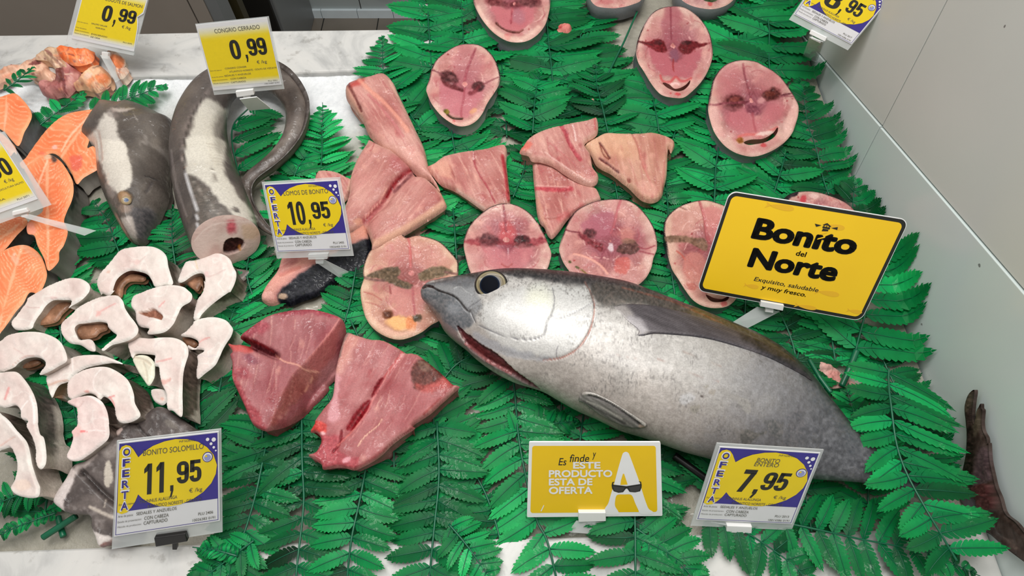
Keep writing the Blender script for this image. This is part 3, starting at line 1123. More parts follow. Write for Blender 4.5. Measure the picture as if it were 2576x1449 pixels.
# ------------------------------------------------------------------ bonito steaks
GB = 'round bonito steaks on the ferns'
WINE, DARK, MAUVE, PINK, CREAM, SPOT, BLACKR = (128, 44, 54), (84, 34, 38), (172, 104, 112), (226, 148, 142), (240, 206, 188), (86, 46, 48), (58, 26, 28)
def steak(label, outline, cen, R, ops, z=0.030, th=0.024, n=(0, 0, 1), tone=(0, 0, 0), holes=(), axis=90, split=0.0, spine=None, inner=1.0, side_ops=()):
    rg = np.random.default_rng(int(cen[0]))
    flecks_and_sheen = []
    for i in range(46):
        a, r = rg.uniform(0, 2 * math.pi), R * math.sqrt(rg.uniform(0.02, 0.8))
        x, y = cen[0] + r * math.cos(a), cen[1] + r * math.sin(a)
        k = rg.integers(0, 5)
        if k == 0:
            flecks_and_sheen.append(E('P', x, y, rg.uniform(1.5, 3.5), rg.uniform(1.2, 2.5), rg.uniform(0, 180), (150, 50, 56), 0.6))
        elif k == 1:
            t = a + math.pi / 2 + rg.uniform(-0.4, 0.4)
            l = rg.uniform(8, 22)
            flecks_and_sheen.append(Ln('P', [(x, y), (x + l * math.cos(t), y + l * math.sin(t)), (x + 1.7 * l * math.cos(t + 0.3), y + 1.7 * l * math.sin(t + 0.3))], 1.5, (172, 92, 98), 0.5, -0.0004))
        elif k == 2:
            t = a + math.pi / 2 + rg.uniform(-0.3, 0.3)
            l = rg.uniform(6, 16)
            flecks_and_sheen.append(Ln('P', [(x, y), (x + l * math.cos(t), y + l * math.sin(t)), (x + 1.8 * l * math.cos(t + 0.2), y + 1.8 * l * math.sin(t + 0.2))], 1.5, (236, 192, 184), 0.6, 0.0003))
        else:
            flecks_and_sheen.append(E('P', x, y, rg.uniform(5, 14), rg.uniform(4, 9), rg.uniform(0, 180), (188, 112, 114) if k == 3 else (232, 180, 168), 0.4, 0.6))  # the paler blotches paint a whitish sheen into the flesh colour
    ops = [(o[0], o[1], o[2], min(1, o[3] * 1.15), max(2.0, o[4] * 0.5)) + o[5:] if o[0] == 'p' else o for o in ops]
    s = slab(outline, z, th, n=n, base=bonito_base(cen, R, axis, tone, inner), ops=flecks_and_sheen + list(ops), holes=holes, side=bonito_skin(cen, R, split), side_ops=side_ops,
             rpx=5, rm=0.0016, bulge=0.002, spacing=2.6, contrast=(1.08, -14), wobble=0.0018)
    r = piece('bonito_steak', label, 'fish steak', GB, s, M_MEAT, M_SKIN)
    if spine is not None:
        c, x, y, rad = spine
        ctr = T(c, [(x, y)])[0]
        rad = rad / cs(c) * 0.85
        rg = np.random.default_rng(int(x))
        ol = [(ctr[0] + rad * rg.uniform(0.65, 1.2) * math.cos(a), ctr[1] + rad * rg.uniform(0.65, 1.2) * math.sin(a)) for a in np.linspace(0, 2 * math.pi, 10, endpoint=False)]
        b = slab(ol, z + 0.0006, 0.006, n=n, base=lambda P, d, c0: np.tile(np.array([192.0, 118, 114]), (len(P), 1)) + sstep(4, 0.5, d)[:, None] * np.array([10, 24, 22]) + (fbm(P, 6, 3, 4) * 80)[:, None],
                 rpx=6, rm=0.0015, spacing=2.2)
        vv = np.vstack([b['V'], b['SV']])
        ff = b['F'].tolist() + [[i + len(b['V']) for i in q] for q in b['SF']]
        mesh_obj('backbone', vv, ff, M_MEAT, np.vstack([b['C'], b['SC']]), parent=r)
    return r

# middle row, first from the left (standing above the loins)
steak('leftmost upper bonito steak, two dark spots and silver skin showing on its right',
      T('B', [(2080, 392), (2200, 405), (2290, 470), (2350, 560), (2385, 680), (2375, 760), (2330, 840), (2270, 930), (2220, 1030), (2160, 1100), (2080, 1140), (1990, 1140), (1900, 1090), (1830, 1030), (1760, 940), (1720, 850), (1710, 800), (1735, 720), (1760, 620), (1800, 540), (1880, 470), (1980, 410)]),
      (1168, 208), 100, [
          G('B', [(1850, 720), (2000, 820), (2060, 800), (2180, 800), (2240, 800), (2200, 930), (2100, 1060), (1990, 1060), (1890, 1000), (1830, 900)], (196, 124, 132), 0.7, 40),
          G('B', [(2040, 420), (2150, 430), (2230, 600), (2160, 720), (2080, 780), (2010, 720), (1960, 560)], (186, 122, 126), 0.5, 60),
          E('B', 1920, 705, 80, 52, 12, SPOT, 0.95, 0.25), E('B', 1940, 700, 40, 18, 10, (150, 104, 104), 0.6),
          Ln('B', [(1870, 740), (1920, 775), (1990, 800), (2040, 820)], 26, (110, 52, 56), 0.9, -0.001),
          E('B', 2190, 785, 55, 48, -20, SPOT, 0.95, 0.25), Ln('B', [(2190, 790), (2150, 840), (2110, 850)], 22, (120, 52, 60), 0.85),
          Ln('B', [(1765, 640), (1810, 655), (1860, 680)], 9, (130, 76, 84), 0.8), Ln('B', [(2365, 705), (2300, 735), (2240, 765)], 9, (140, 80, 86), 0.8),
          Ln('B', [(2160, 440), (2110, 560), (2075, 660), (2060, 740)], 16, (160, 84, 94), 0.75, -0.0012),
          Ln('B', [(2060, 800), (2050, 900), (2030, 1000), (2030, 1060)], 12, (170, 90, 100), 0.7, -0.001),
          Ln('B', [(1880, 1005), (1910, 1045), (1960, 1075), (2035, 1080)], 14, (60, 46, 22), 0.95, -0.004), E('B', 1895, 1015, 26, 20, 30, (120, 110, 40), 0.9),
          E('B', 1965, 1105, 16, 12, 0, (190, 80, 84), 0.7), E('B', 2140, 1010, 40, 20, -30, (225, 170, 120), 0.6),
          Ln('B', [(1760, 960), (1850, 1060), (1960, 1120), (2080, 1125), (2180, 1060)], 22, (242, 204, 186), 0.5)],
      spine=('B', 2062, 768, 34), side_ops=[G('B', [(2330, 880), (2440, 700), (2440, 1000), (2200, 1240), (2000, 1240), (2050, 1150), (2200, 1080)], (164, 164, 160), 0.85, 30)])

steak('bonito steak cut off by the top edge of the picture, nearest the marble corner',
      T('C', [(60, -250), (200, -310), (350, -320), (500, -290), (610, -190), (665, -80), (668, 20), (655, 110), (620, 220), (550, 310), (460, 365), (360, 380), (260, 360), (150, 290), (60, 190), (0, 90), (-35, 0), (-30, -110)]),
      (1290, 8), 98, [
          G('C', [(130, 60), (300, 90), (440, 60), (520, 60), (500, 180), (400, 280), (300, 290), (190, 200)], (196, 118, 124), 0.75, 35),
          Ln('C', [(110, 0), (200, 30), (320, 40), (420, 30), (560, 20)], 38, (120, 62, 66), 0.8),
          E('C', 470, 20, 110, 40, 10, (110, 64, 66), 0.8), E('C', 160, 10, 80, 40, 0, (124, 66, 68), 0.8),
          E('C', 380, 150, 60, 70, 0, (176, 120, 130), 0.7), Ln('C', [(320, 80), (315, 150), (310, 210)], 12, (168, 80, 90), 0.7),
          Ln('C', [(175, 210), (230, 255), (300, 285), (380, 292)], 13, (92, 52, 44), 0.9, -0.004),
          Ln('C', [(380, 292), (420, 270)], 10, (110, 60, 50), 0.7, -0.003), E('C', 275, 335, 34, 22, 30, (200, 96, 98), 0.6),
          Ln('C', [(10, 60), (100, 220), (260, 335), (430, 345), (560, 250)], 24, (240, 206, 190), 0.5)],
      spine=('C', 335, 30, 40), n=(0, 0.02, 1))

steak('sliver of a bonito steak at the top edge, left of the long oval steak',
      T('C', [(1015, -60), (1040, 0), (1070, 35), (1120, 58), (1220, 66), (1330, 58), (1430, 30), (1500, -10), (1540, -120), (1500, -300), (1380, -420), (1240, -440), (1100, -380), (1010, -200)]),
      (1549, -50), 82, [E('C', 1180, 20, 60, 20, 0, (190, 110, 112), 0.5)])
steak('sliver of a bonito steak at the top edge, right of the long oval steak',
      T('C', [(1820, -70), (1860, -15), (1920, 28), (2000, 58), (2130, 76), (2240, 55), (2320, 10), (2370, -60), (2400, -200), (2330, -380), (2180, -450), (2000, -430), (1860, -300), (1810, -180)]),
      (1782, -50), 88, [Ln('C', [(2080, -8), (2140, 4), (2180, -6)], 14, (40, 70, 40), 0.9, -0.003), E('C', 2125, 35, 20, 20, 0, (196, 92, 92), 0.8)])

steak('long oval bonito steak with two dark red wings and an open belly slit',
      T('C', [(1770, 50), (1880, 55), (1980, 110), (2060, 190), (2120, 290), (2145, 390), (2150, 500), (2120, 610), (2060, 720), (1980, 810), (1890, 880), (1800, 885), (1700, 865), (1640, 820), (1580, 740), (1520, 640), (1470, 560), (1450, 470), (1460, 380), (1490, 290), (1540, 190), (1600, 110), (1680, 65)]),
      (1696, 128), 104, [
          G('C', [(1570, 440), (1700, 480), (1790, 560), (1900, 500), (2050, 450), (2000, 600), (1960, 690), (1900, 720), (1800, 700), (1680, 680), (1610, 580)], (184, 108, 116), 0.85, 35),
          G('C', [(1720, 80), (1830, 80), (1860, 250), (1840, 380), (1780, 400), (1720, 360), (1680, 240)], (166, 96, 106), 0.6, 60),
          G('C', [(1478, 378), (1560, 380), (1620, 358), (1700, 372), (1725, 430), (1735, 470), (1690, 482), (1600, 450), (1540, 415)], (120, 36, 44), 0.92, 12),
          G('C', [(1850, 400), (1880, 372), (1960, 372), (2060, 395), (2135, 385), (2060, 425), (1990, 445), (1940, 490), (1880, 490), (1840, 440)], (116, 36, 44), 0.92, 12),
          E('C', 1645, 388, 40, 24, 0, (84, 28, 34), 0.9), E('C', 1900, 390, 46, 20, 0, (76, 24, 30), 0.9), E('C', 1890, 445, 50, 36, 0, (104, 26, 34), 0.9),
          Ln('C', [(1470, 378), (1540, 395), (1600, 410)], 10, (96, 40, 44), 0.8), Ln('C', [(1765, 60), (1768, 200), (1772, 360)], 9, (140, 66, 78), 0.8, -0.001),
          E('C', 1800, 500, 40, 60, 0, (140, 92, 108), 0.8), Ln('C', [(1790, 540), (1785, 600), (1795, 650)], 7, (150, 50, 50), 0.8),
          Ln('C', [(1670, 690), (1690, 740), (1760, 750), (1810, 700), (1850, 740), (1900, 740), (1950, 715)], 15, (196, 90, 92), 0.85, 0.001),
          Ln('C', [(1770, 770), (1810, 760), (1840, 770)], 14, (240, 200, 196), 0.9, 0.001), E('C', 1830, 858, 26, 12, 0, (192, 70, 76), 0.8), E('C', 1765, 850, 10, 8, 0, (192, 70, 76), 0.7),
          E('C', 1560, 180, 30, 90, 25, (236, 196, 190), 0.5)],
      holes=[T('C', [(1695, 748), (1750, 762), (1800, 800), (1850, 795), (1905, 765), (1945, 725), (1935, 765), (1890, 810), (1830, 826), (1770, 810), (1720, 780)])],
      spine=('C', 1787, 415, 32))

steak('large bonito steak with a curved open slit, rightmost by the tiled wall',
      T('P', [(1900, 152), (1923, 163), (1948, 178), (1970, 198), (1987, 221), (2001, 243), (2010, 265), (2009, 287), (2004, 306), (1995, 331), (1978, 353), (1953, 372), (1931, 383), (1905, 391), (1880, 391), (1848, 381), (1821, 362), (1799, 333), (1788, 304), (1782, 276), (1784, 254), (1788, 229), (1794, 201), (1808, 177), (1830, 158), (1864, 149)]),
      (1896, 262), 116, [
          G('P', [(1838, 268), (1880, 275), (1900, 290), (1930, 262), (1965, 262), (1960, 300), (1930, 330), (1895, 345), (1860, 335), (1830, 310)], (196, 120, 126), 0.7, 30),
          E('P', 1838, 205, 34, 45, 15, (188, 116, 122), 0.6, 0.5), E('P', 1935, 205, 36, 36, 20, (190, 120, 122), 0.6, 0.5),
          E('P', 1845, 255, 27, 17, 5, (94, 42, 44), 0.95), E('P', 1848, 250, 12, 7, 0, (130, 66, 60), 0.8), E('P', 1840, 270, 22, 10, 10, (120, 70, 74), 0.6),
          E('P', 1939, 238, 25, 15, -8, (92, 44, 42), 0.95), E('P', 1936, 236, 12, 6, 0, (126, 66, 56), 0.8), E('P', 1916, 252, 10, 8, 0, (206, 150, 150), 0.9),
          Ln('P', [(1784, 262), (1800, 264), (1822, 260), (1868, 258), (1885, 255)], 4, (132, 68, 78), 0.85), Ln('P', [(1965, 240), (1985, 236), (2003, 232)], 3.2, (110, 56, 66), 0.85), Ln('P', [(1962, 243), (1985, 242), (2006, 243)], 2.6, (150, 90, 96), 0.8),
          Ln('P', [(1870, 160), (1874, 190), (1885, 230), (1890, 245)], 3.4, (140, 68, 78), 0.7, -0.001), E('P', 1893, 275, 20, 12, 30, (130, 70, 84), 0.7), Ln('P', [(1893, 285), (1896, 310), (1902, 330)], 4, (168, 84, 92), 0.6),
          E('P', 1862, 352, 9, 8, 0, (150, 96, 40), 0.9), Ln('P', [(1858, 344), (1880, 338), (1920, 338), (1955, 320)], 5, (214, 120, 116), 0.8), E('P', 1921, 366, 8, 5, 0, (200, 80, 84), 0.8), E('P', 1925, 335, 22, 5, -10, (236, 214, 206), 0.8),
          E('P', 1800, 300, 14, 50, -15, (236, 186, 178), 0.5), E('P', 1990, 300, 12, 46, 20, (240, 196, 186), 0.6)],
      holes=[T('P', [(1872, 356), (1890, 349), (1920, 347), (1945, 333), (1957, 318), (1957, 330), (1946, 345), (1925, 356), (1900, 361), (1882, 362)])],
      spine=('P', 1890, 253, 10))

steak('bonito steak with brown grainy patches, partly hidden by the snout of the fish',
      T('P', [(959, 607), (986, 591), (1006, 583), (1022, 596), (1047, 590), (1083, 597), (1111, 610), (1135, 634), (1152, 656), (1153, 681), (1150, 705), (1148, 740), (1136, 775), (1108, 803), (1085, 816), (1058, 836), (1024, 850), (997, 853), (969, 845), (942, 828), (922, 803), (911, 770), (906, 730), (914, 700), (912, 681), (917, 656), (931, 628)]),
      (1034, 690), 118, [
          E('P', 1000, 640, 45, 40, 0, (198, 134, 130), 0.5, 0.5), E('P', 1080, 645, 40, 34, 0, (200, 138, 132), 0.5, 0.5),
          G('P', [(985, 722), (1020, 715), (1065, 725), (1075, 760), (1050, 795), (1010, 790), (985, 755)], (200, 134, 130), 0.6, 14),
          G('P', [(922, 695), (960, 676), (1000, 672), (1008, 688), (1000, 700), (1030, 712), (1040, 722), (1020, 728), (985, 714), (950, 700)], (112, 94, 76), 0.95, 5),
          G('P', [(1052, 690), (1078, 674), (1110, 670), (1140, 682), (1120, 694), (1085, 702), (1060, 706)], (124, 106, 86), 0.95, 5),
          Ln('P', [(914, 698), (940, 704), (965, 706)], 5, (126, 96, 90), 0.8), Ln('P', [(1120, 684), (1150, 690)], 3.6, (130, 90, 84), 0.8),
          Ln('P', [(1024, 590), (1031, 620), (1033, 670)], 4, (198, 110, 108), 0.8, -0.0008), Ln('P', [(980, 720), (983, 738)], 3, (150, 80, 78), 0.8), Ln('P', [(1038, 722), (1040, 760), (1044, 790)], 4, (170, 90, 96), 0.6),
          E('P', 976, 792, 12, 12, 0, (92, 52, 34), 0.9, 0.4, -0.002), E('P', 1006, 814, 32, 17, 8, (236, 184, 128), 0.95, 0.3, 0.002), E('P', 1034, 815, 14, 18, 0, (226, 146, 100), 0.9),
          E('P', 1050, 800, 12, 9, 0, (70, 60, 44), 0.85), Ln('P', [(922, 760), (935, 800), (970, 830), (1000, 840), (1040, 830)], 8, (232, 190, 168), 0.6),
          Ln('P', [(916, 735), (940, 742), (960, 755)], 2.4, (170, 96, 90), 0.6), Ln('P', [(920, 760), (945, 766), (965, 778)], 2.4, (170, 96, 90), 0.5)],
      spine=('P', 1033, 687, 11), tone=(2, 8, -4), z=0.026)

steak('bonito steak with a red spine, directly behind the eye of the whole fish',
      T('P', [(1221, 527), (1240, 516), (1266, 510), (1299, 514), (1330, 532), (1352, 557), (1368, 585), (1379, 612), (1387, 636), (1383, 658), (1374, 680), (1350, 715), (1310, 735), (1270, 740), (1225, 732), (1195, 705), (1182, 680), (1174, 654), (1166, 614), (1174, 579), (1193, 551)]),
      (1276, 605), 108, [
          G('P', [(1262, 565), (1290, 565), (1300, 598), (1276, 612), (1255, 600)], (196, 96, 98), 0.7, 14),
          G('P', [(1166, 608), (1200, 600), (1260, 602), (1320, 598), (1375, 602), (1372, 610), (1340, 618), (1260, 616), (1200, 618)], (150, 62, 70), 0.7, 6),
          E('P', 1226, 604, 26, 17, 5, (98, 48, 52), 0.95), E('P', 1228, 598, 18, 8, 0, (116, 74, 76), 0.7), E('P', 1313, 603, 19, 11, 0, (70, 20, 26), 0.95), E('P', 1316, 617, 24, 8, 0, (112, 60, 62), 0.9),
          Ln('P', [(1266, 515), (1270, 545), (1273, 580)], 3.6, (150, 78, 86), 0.75, -0.0008), Ln('P', [(1278, 625), (1279, 650)], 2.6, (206, 170, 176), 0.8),
          G('P', [(1215, 622), (1260, 622), (1276, 640), (1300, 622), (1345, 625), (1320, 665), (1276, 690), (1230, 670)], (202, 130, 134), 0.6, 14), E('P', 1360, 600, 6, 5, 0, (150, 60, 70), 0.8),
          Ln('P', [(1262, 664), (1276, 672), (1288, 664)], 3, (170, 90, 90), 0.7)],
      spine=('P', 1274, 602, 11))

steak('bonito steak with glossy ringed muscle, right of the one behind the fish eye',
      T('G', [(1220, 540), (1350, 545), (1450, 590), (1540, 680), (1610, 790), (1640, 900), (1640, 1000), (1610, 1080), (1590, 1170), (1540, 1260), (1460, 1330), (1330, 1390), (1150, 1380), (980, 1320), (880, 1240), (800, 1140), (760, 1050), (750, 980), (790, 850), (830, 750), (900, 650), (1000, 590), (1100, 555)]),
      (1532, 605), 118, [
          G('G', [(960, 760), (1100, 680), (1250, 680), (1240, 800), (1180, 900), (1050, 900), (960, 840)], (176, 108, 120), 0.7, 40),
          E('G', 1360, 870, 70, 80, 0, (214, 150, 136), 0.6, 0.4), E('G', 1030, 860, 55, 40, 10, (92, 46, 50), 0.95),  # first ellipse paints the shine of the ringed muscle as lighter colour
          G('G', [(940, 850), (1060, 930), (1140, 950), (1170, 1010), (1120, 1020), (1020, 960), (930, 890)], (126, 50, 58), 0.9, 12),
          G('G', [(1270, 1010), (1330, 940), (1420, 920), (1480, 980), (1450, 1040), (1370, 1050), (1300, 1040)], (104, 68, 64), 0.95, 12), E('G', 1380, 930, 60, 25, 0, (150, 112, 96), 0.7),
          Ln('G', [(800, 820), (850, 840), (930, 850)], 9, (120, 50, 62), 0.85), Ln('G', [(1470, 980), (1540, 1000), (1620, 970)], 8, (150, 66, 76), 0.8), Ln('G', [(1480, 1020), (1560, 1040), (1610, 1050)], 7, (150, 70, 80), 0.8),
          Ln('G', [(1310, 560), (1280, 640), (1250, 780), (1220, 850)], 14, (186, 104, 110), 0.75, -0.001), Ln('G', [(1160, 980), (1150, 1040), (1130, 1090)], 16, (150, 80, 92), 0.7),
          E('G', 1220, 990, 24, 40, -10, (226, 212, 214), 0.8), G('G', [(1270, 1090), (1370, 1080), (1400, 1150), (1350, 1230), (1250, 1200)], (206, 104, 96), 0.55, 20),
          Ln('G', [(880, 1050), (1000, 1080), (1120, 1150), (1190, 1230)], 14, (236, 176, 160), 0.8, 0.001), E('G', 845, 1120, 16, 12, 30, (92, 90, 40), 0.9), E('G', 915, 1170, 20, 10, 30, (80, 82, 40), 0.9), Ln('G', [(950, 1190), (1000, 1230)], 10, (120, 100, 40), 0.9)],
      spine=('G', 1212, 925, 46))

steak('pale bonito steak half covered by the big yellow sign',
      T('G', [(1960, 565), (2080, 548), (2180, 570), (2280, 610), (2380, 680), (2440, 800), (2460, 950), (2440, 1100), (2400, 1250), (2380, 1420), (2300, 1510), (2180, 1535), (2060, 1515), (1970, 1460), (1900, 1370), (1830, 1260), (1780, 1180), (1740, 1050), (1720, 940), (1702, 830), (1725, 715), (1830, 615)]),
      (1784, 640), 112, [
          G('G', [(1700, 890), (1860, 880), (1980, 900), (2060, 900), (2100, 960), (2080, 1020), (2000, 980), (1900, 940), (1740, 940)], (128, 100, 82), 0.8, 16),
          Ln('G', [(2030, 570), (2070, 700), (2090, 850), (2120, 940)], 16, (176, 96, 100), 0.8, -0.0015), Ln('G', [(1810, 600), (1860, 620), (1910, 640)], 8, (140, 96, 84), 0.7, -0.001),
          G('G', [(2060, 640), (2200, 620), (2300, 800), (2200, 950), (2120, 900), (2080, 760)], (206, 132, 130), 0.6, 30), Ln('G', [(1820, 1020), (1860, 1050), (1900, 1100)], 10, (190, 96, 84), 0.8),
          G('G', [(1900, 1060), (2040, 1040), (2100, 1150), (2080, 1300), (1960, 1300), (1880, 1200)], (206, 138, 126), 0.6, 30), E('G', 1960, 1340, 50, 30, 20, (190, 110, 100), 0.7),
          E('P', 1822, 764, 9, 7, 0, (186, 84, 84), 0.7)],
      holes=[T('G', [(2090, 1410), (2160, 1440), (2240, 1450), (2300, 1420), (2280, 1465), (2180, 1480), (2120, 1460)])], tone=(4, 6, 0), z=0.027)

steak('bonito steak peeping out above the top right edge of the big yellow sign',
      T('H', [(350, 540), (430, 485), (560, 466), (680, 480), (800, 520), (920, 575), (1000, 650), (1030, 760), (980, 900), (860, 1000), (700, 1030), (540, 990), (420, 890), (350, 760), (330, 640)]),
      (2068, 560), 98, [E('H', 525, 545, 26, 40, 10, (196, 70, 80), 0.85), E('H', 620, 520, 50, 24, 10, (240, 206, 200), 0.6),
                         G('H', [(345, 550), (430, 488), (480, 480), (470, 510), (400, 545), (380, 590)], (52, 40, 46), 0.9, 8)], z=0.026)

# ------------------------------------------------------------------ bonito loins and chunks
GL = 'cut bonito loins and chunks'
def chunk(label, outline, p0, p1, ops, z=0.03, th=0.026, n=(0, 0, 1), tone=(0, 0, 0), red=0.0, rpx=14, rm=0.008, period=9, height=None, side=None, side_ops=(), spacing=3.0, amp=7, name='bonito_loin', cat='fish fillet', group=GL, parts=None):
    rg = np.random.default_rng(int(p0[0]))
    ol_ = np.asarray(outline)
    a0 = math.atan2(p1[1] - p0[1], p1[0] - p0[0])
    fib = []
    while len(fib) < 70:
        q = rg.uniform(ol_.min(0), ol_.max(0))
        if not inpoly(q[None], ol_)[0]:
            continue
        t = a0 + rg.normal(0, 0.10)
        l = rg.uniform(10, 42)
        dk = rg.random()
        b = [(q[0] - l * math.cos(t), q[1] - l * math.sin(t)), (q[0], q[1] + rg.uniform(-2, 2)), (q[0] + l * math.cos(t + 0.08), q[1] + l * math.sin(t + 0.08))]
        if dk < 0.42:
            fib.append(Ln('P', b, rg.uniform(1.0, 2.0), (168, 94, 94), rg.uniform(0.15, 0.34), -0.0003))
        elif dk < 0.85:
            fib.append(Ln('P', b, rg.uniform(1.0, 2.2), (228, 182, 168), rg.uniform(0.2, 0.42), 0.0003))
        else:
            fib.append(E('P', q[0], q[1], rg.uniform(4, 12), rg.uniform(3, 7), math.degrees(t), (226, 172, 156) if dk < 0.95 else (160, 70, 74), 0.4, 0.6))
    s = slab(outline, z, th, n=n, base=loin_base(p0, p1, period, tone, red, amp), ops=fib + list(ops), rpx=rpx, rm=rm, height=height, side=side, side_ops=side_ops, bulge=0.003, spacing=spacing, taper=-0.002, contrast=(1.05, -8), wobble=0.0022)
    return piece(name, label, cat, group, s, M_MEAT, None)
DRED = (128, 30, 40)

chunk('long narrow bonito loin lying furthest back, beside the bare ice',
      np.vstack([T('B', [(962, 745), (1020, 700), (1180, 650), (1310, 622), (1400, 700), (1440, 790), (1520, 950), (1600, 1120), (1680, 1290), (1715, 1440)]), T('F', [(1730, 240), (1800, 350), (1825, 420), (1740, 330), (1640, 300), (1530, 200), (1400, 90), (1300, 40)]), T('B', [(1290, 1290), (1180, 1190), (1120, 1060), (1050, 960), (970, 850)])]),
      (905, 215), (1050, 420), [
          G('B', [(965, 745), (1030, 705), (1150, 690), (1120, 760), (1050, 790), (1000, 800)], (188, 84, 78), 0.85, 14),
          G('B', [(965, 760), (1010, 780), (1060, 880), (1110, 990), (1160, 1120), (1120, 1070), (1040, 950), (975, 860)], (196, 150, 132), 0.85, 10), Ln('B', [(1000, 770), (1060, 880), (1120, 1010)], 16, (110, 54, 52), 0.75, -0.002),
          Ln('B', [(1100, 730), (1200, 830), (1320, 930), (1440, 1060), (1540, 1190)], 30, (230, 160, 140), 0.7, 0.0015),
          Ln('B', [(1380, 740), (1440, 850), (1520, 990), (1600, 1140)], 22, (226, 180, 164), 0.7), Ln('B', [(1180, 860), (1280, 960), (1400, 1100), (1500, 1240)], 14, (190, 112, 116), 0.6, -0.001),
          G('F', [(1300, 20), (1420, 60), (1560, 60), (1680, 150), (1760, 300), (1800, 400), (1700, 320), (1560, 210), (1420, 100)], (228, 178, 166), 0.6, 20)],
      z=0.034, rpx=26, rm=0.014, red=0.1)

def groove_h(c, line, w, depth, side_drop=None):
    pts = catmull(T(c, line), 4, False, 4)
    def h(P, d):
        return -depth * np.exp(-(polydist(P, pts) / w) ** 2)
    return h
chunk('bonito loin split by a deep red groove, right of the 10,95 tag',
      np.vstack([T('B', [(1150, 1280), (1180, 1236), (1260, 1275), (1330, 1310)]), T('F', [(1400, 75), (1530, 190), (1620, 275), (1720, 335), (1830, 440), (1880, 530), (1885, 585), (1800, 650), (1650, 745), (1500, 835), (1400, 885), (1212, 985), (1195, 900), (1130, 770), (1000, 815), (930, 780), (930, 650), (990, 480), (1000, 330), (1060, 160)])]),
      (1040, 430), (915, 560), [
          Ln('F', [(1600, 270), (1530, 300), (1420, 400), (1340, 530), (1240, 640), (1150, 735)], 44, (150, 66, 70), 0.7),
          Ln('F', [(1580, 275), (1520, 310), (1420, 410), (1350, 520)], 20, (132, 22, 30), 0.95, -0.002), Ln('F', [(1350, 450), (1300, 560), (1220, 640), (1150, 720)], 9, (232, 176, 160), 0.7, 0.001),
          Ln('F', [(1600, 300), (1500, 400), (1420, 480)], 20, (120, 70, 74), 0.7), G('F', [(1480, 150), (1560, 230), (1520, 300), (1420, 280), (1380, 180)], (170, 92, 96), 0.5, 40),
          Ln('F', [(1840, 470), (1880, 560), (1780, 650), (1620, 750), (1450, 850), (1250, 950)], 46, (224, 176, 150), 0.75),
          Ln('F', [(1240, 30), (1220, 80), (1200, 110)], 6, (160, 80, 80), 0.7), E('F', 1090, 750, 40, 30, 0, (224, 166, 140), 0.7)],
      z=0.034, th=0.03, height=groove_h('F', [(1620, 265), (1530, 305), (1410, 420), (1330, 550), (1230, 640), (1140, 740)], 13, 0.010), rpx=24, rm=0.012)

chunk('small piece of bonito loin half hidden behind the 10,95 tag',
      T('F', [(720, 268), (870, 272), (980, 322), (1035, 360), (1010, 450), (970, 530), (900, 560), (760, 560), (690, 480), (680, 360)]),
      (800, 430), (850, 500), [Ln('F', [(720, 275), (690, 360)], 14, (140, 70, 66), 0.6), Ln('F', [(1030, 370), (1000, 460)], 18, (226, 190, 170), 0.7)], z=0.024, th=0.018, rpx=14)

chunk('bonito loin with black skin lying below the 10,95 tag',
      T('P', [(651, 741), (669, 709), (694, 676), (710, 637), (760, 612), (820, 600), (876, 576), (912, 558), (924, 585), (930, 607), (927, 640), (912, 663), (876, 678), (843, 686), (790, 725), (748, 740), (721, 751), (700, 748), (680, 755), (662, 753)]),
      (900, 600), (690, 730), [
          G('P', [(866, 622), (922, 600), (960, 610), (950, 680), (900, 710), (850, 730), (800, 770), (750, 785), (712, 775), (702, 735), (748, 694), (796, 662), (836, 642)], (22, 26, 36), 0.98, 4),
          G('P', [(815, 640), (840, 605), (880, 578), (912, 560), (922, 590), (880, 612), (850, 632)], (216, 150, 128), 0.7, 8), Ln('P', [(880, 580), (912, 560)], 7, (84, 74, 70), 0.8),
          G('P', [(656, 740), (700, 690), (760, 650), (800, 645), (740, 690), (700, 730)], (226, 164, 148), 0.7, 8), E('P', 672, 744, 18, 10, 0, (232, 178, 168), 0.7), E('P', 712, 745, 12, 8, 0, (206, 176, 150), 0.9),
          Ln('P', [(705, 690), (730, 680), (752, 672)], 7, (196, 122, 112), 0.7, -0.001)],
      z=0.026, th=0.022, height=lambda P, d: -0.012 * sstep(-10, 45, ((P - np.array([800, 660])) @ np.array([0.45, 0.89]))), rpx=14, rm=0.008,
      side_ops=[G('P', [(700, 752), (790, 700), (900, 640), (940, 560), (990, 640), (900, 740), (740, 790)], (30, 36, 46), 0.97, 8)])

chunk('wedge of bonito loin pointing down between the split loin and the middle steaks',
      T('F', [(1700, 240), (1780, 195), (1870, 132), (2000, 98), (2120, 80), (2250, 62), (2430, 30), (2442, 200), (2462, 380), (2478, 520), (2462, 582), (2400, 590), (2270, 638), (2220, 620), (2080, 520), (1960, 445), (1840, 390), (1760, 300)]),
      (1190, 390), (1245, 500), [
          Ln('F', [(2140, 95), (2155, 230), (2195, 320), (2260, 420), (2340, 580)], 10, (160, 70, 78), 0.85, -0.002), Ln('F', [(2140, 90), (2142, 180)], 6, (240, 216, 208), 0.7),
          Ln('F', [(2405, 150), (2430, 300), (2450, 450), (2462, 560)], 22, (168, 44, 54), 0.75), Ln('F', [(1920, 230), (1950, 300), (1975, 360)], 7, (150, 80, 76), 0.7, -0.001),
          G('F', [(1720, 245), (1880, 180), (1940, 260), (1960, 360), (1880, 360), (1780, 290)], (228, 176, 152), 0.6, 30), Ln('F', [(1990, 460), (2100, 540), (2240, 630)], 16, (238, 206, 194), 0.6)],
      z=0.028, rpx=16, rm=0.008)

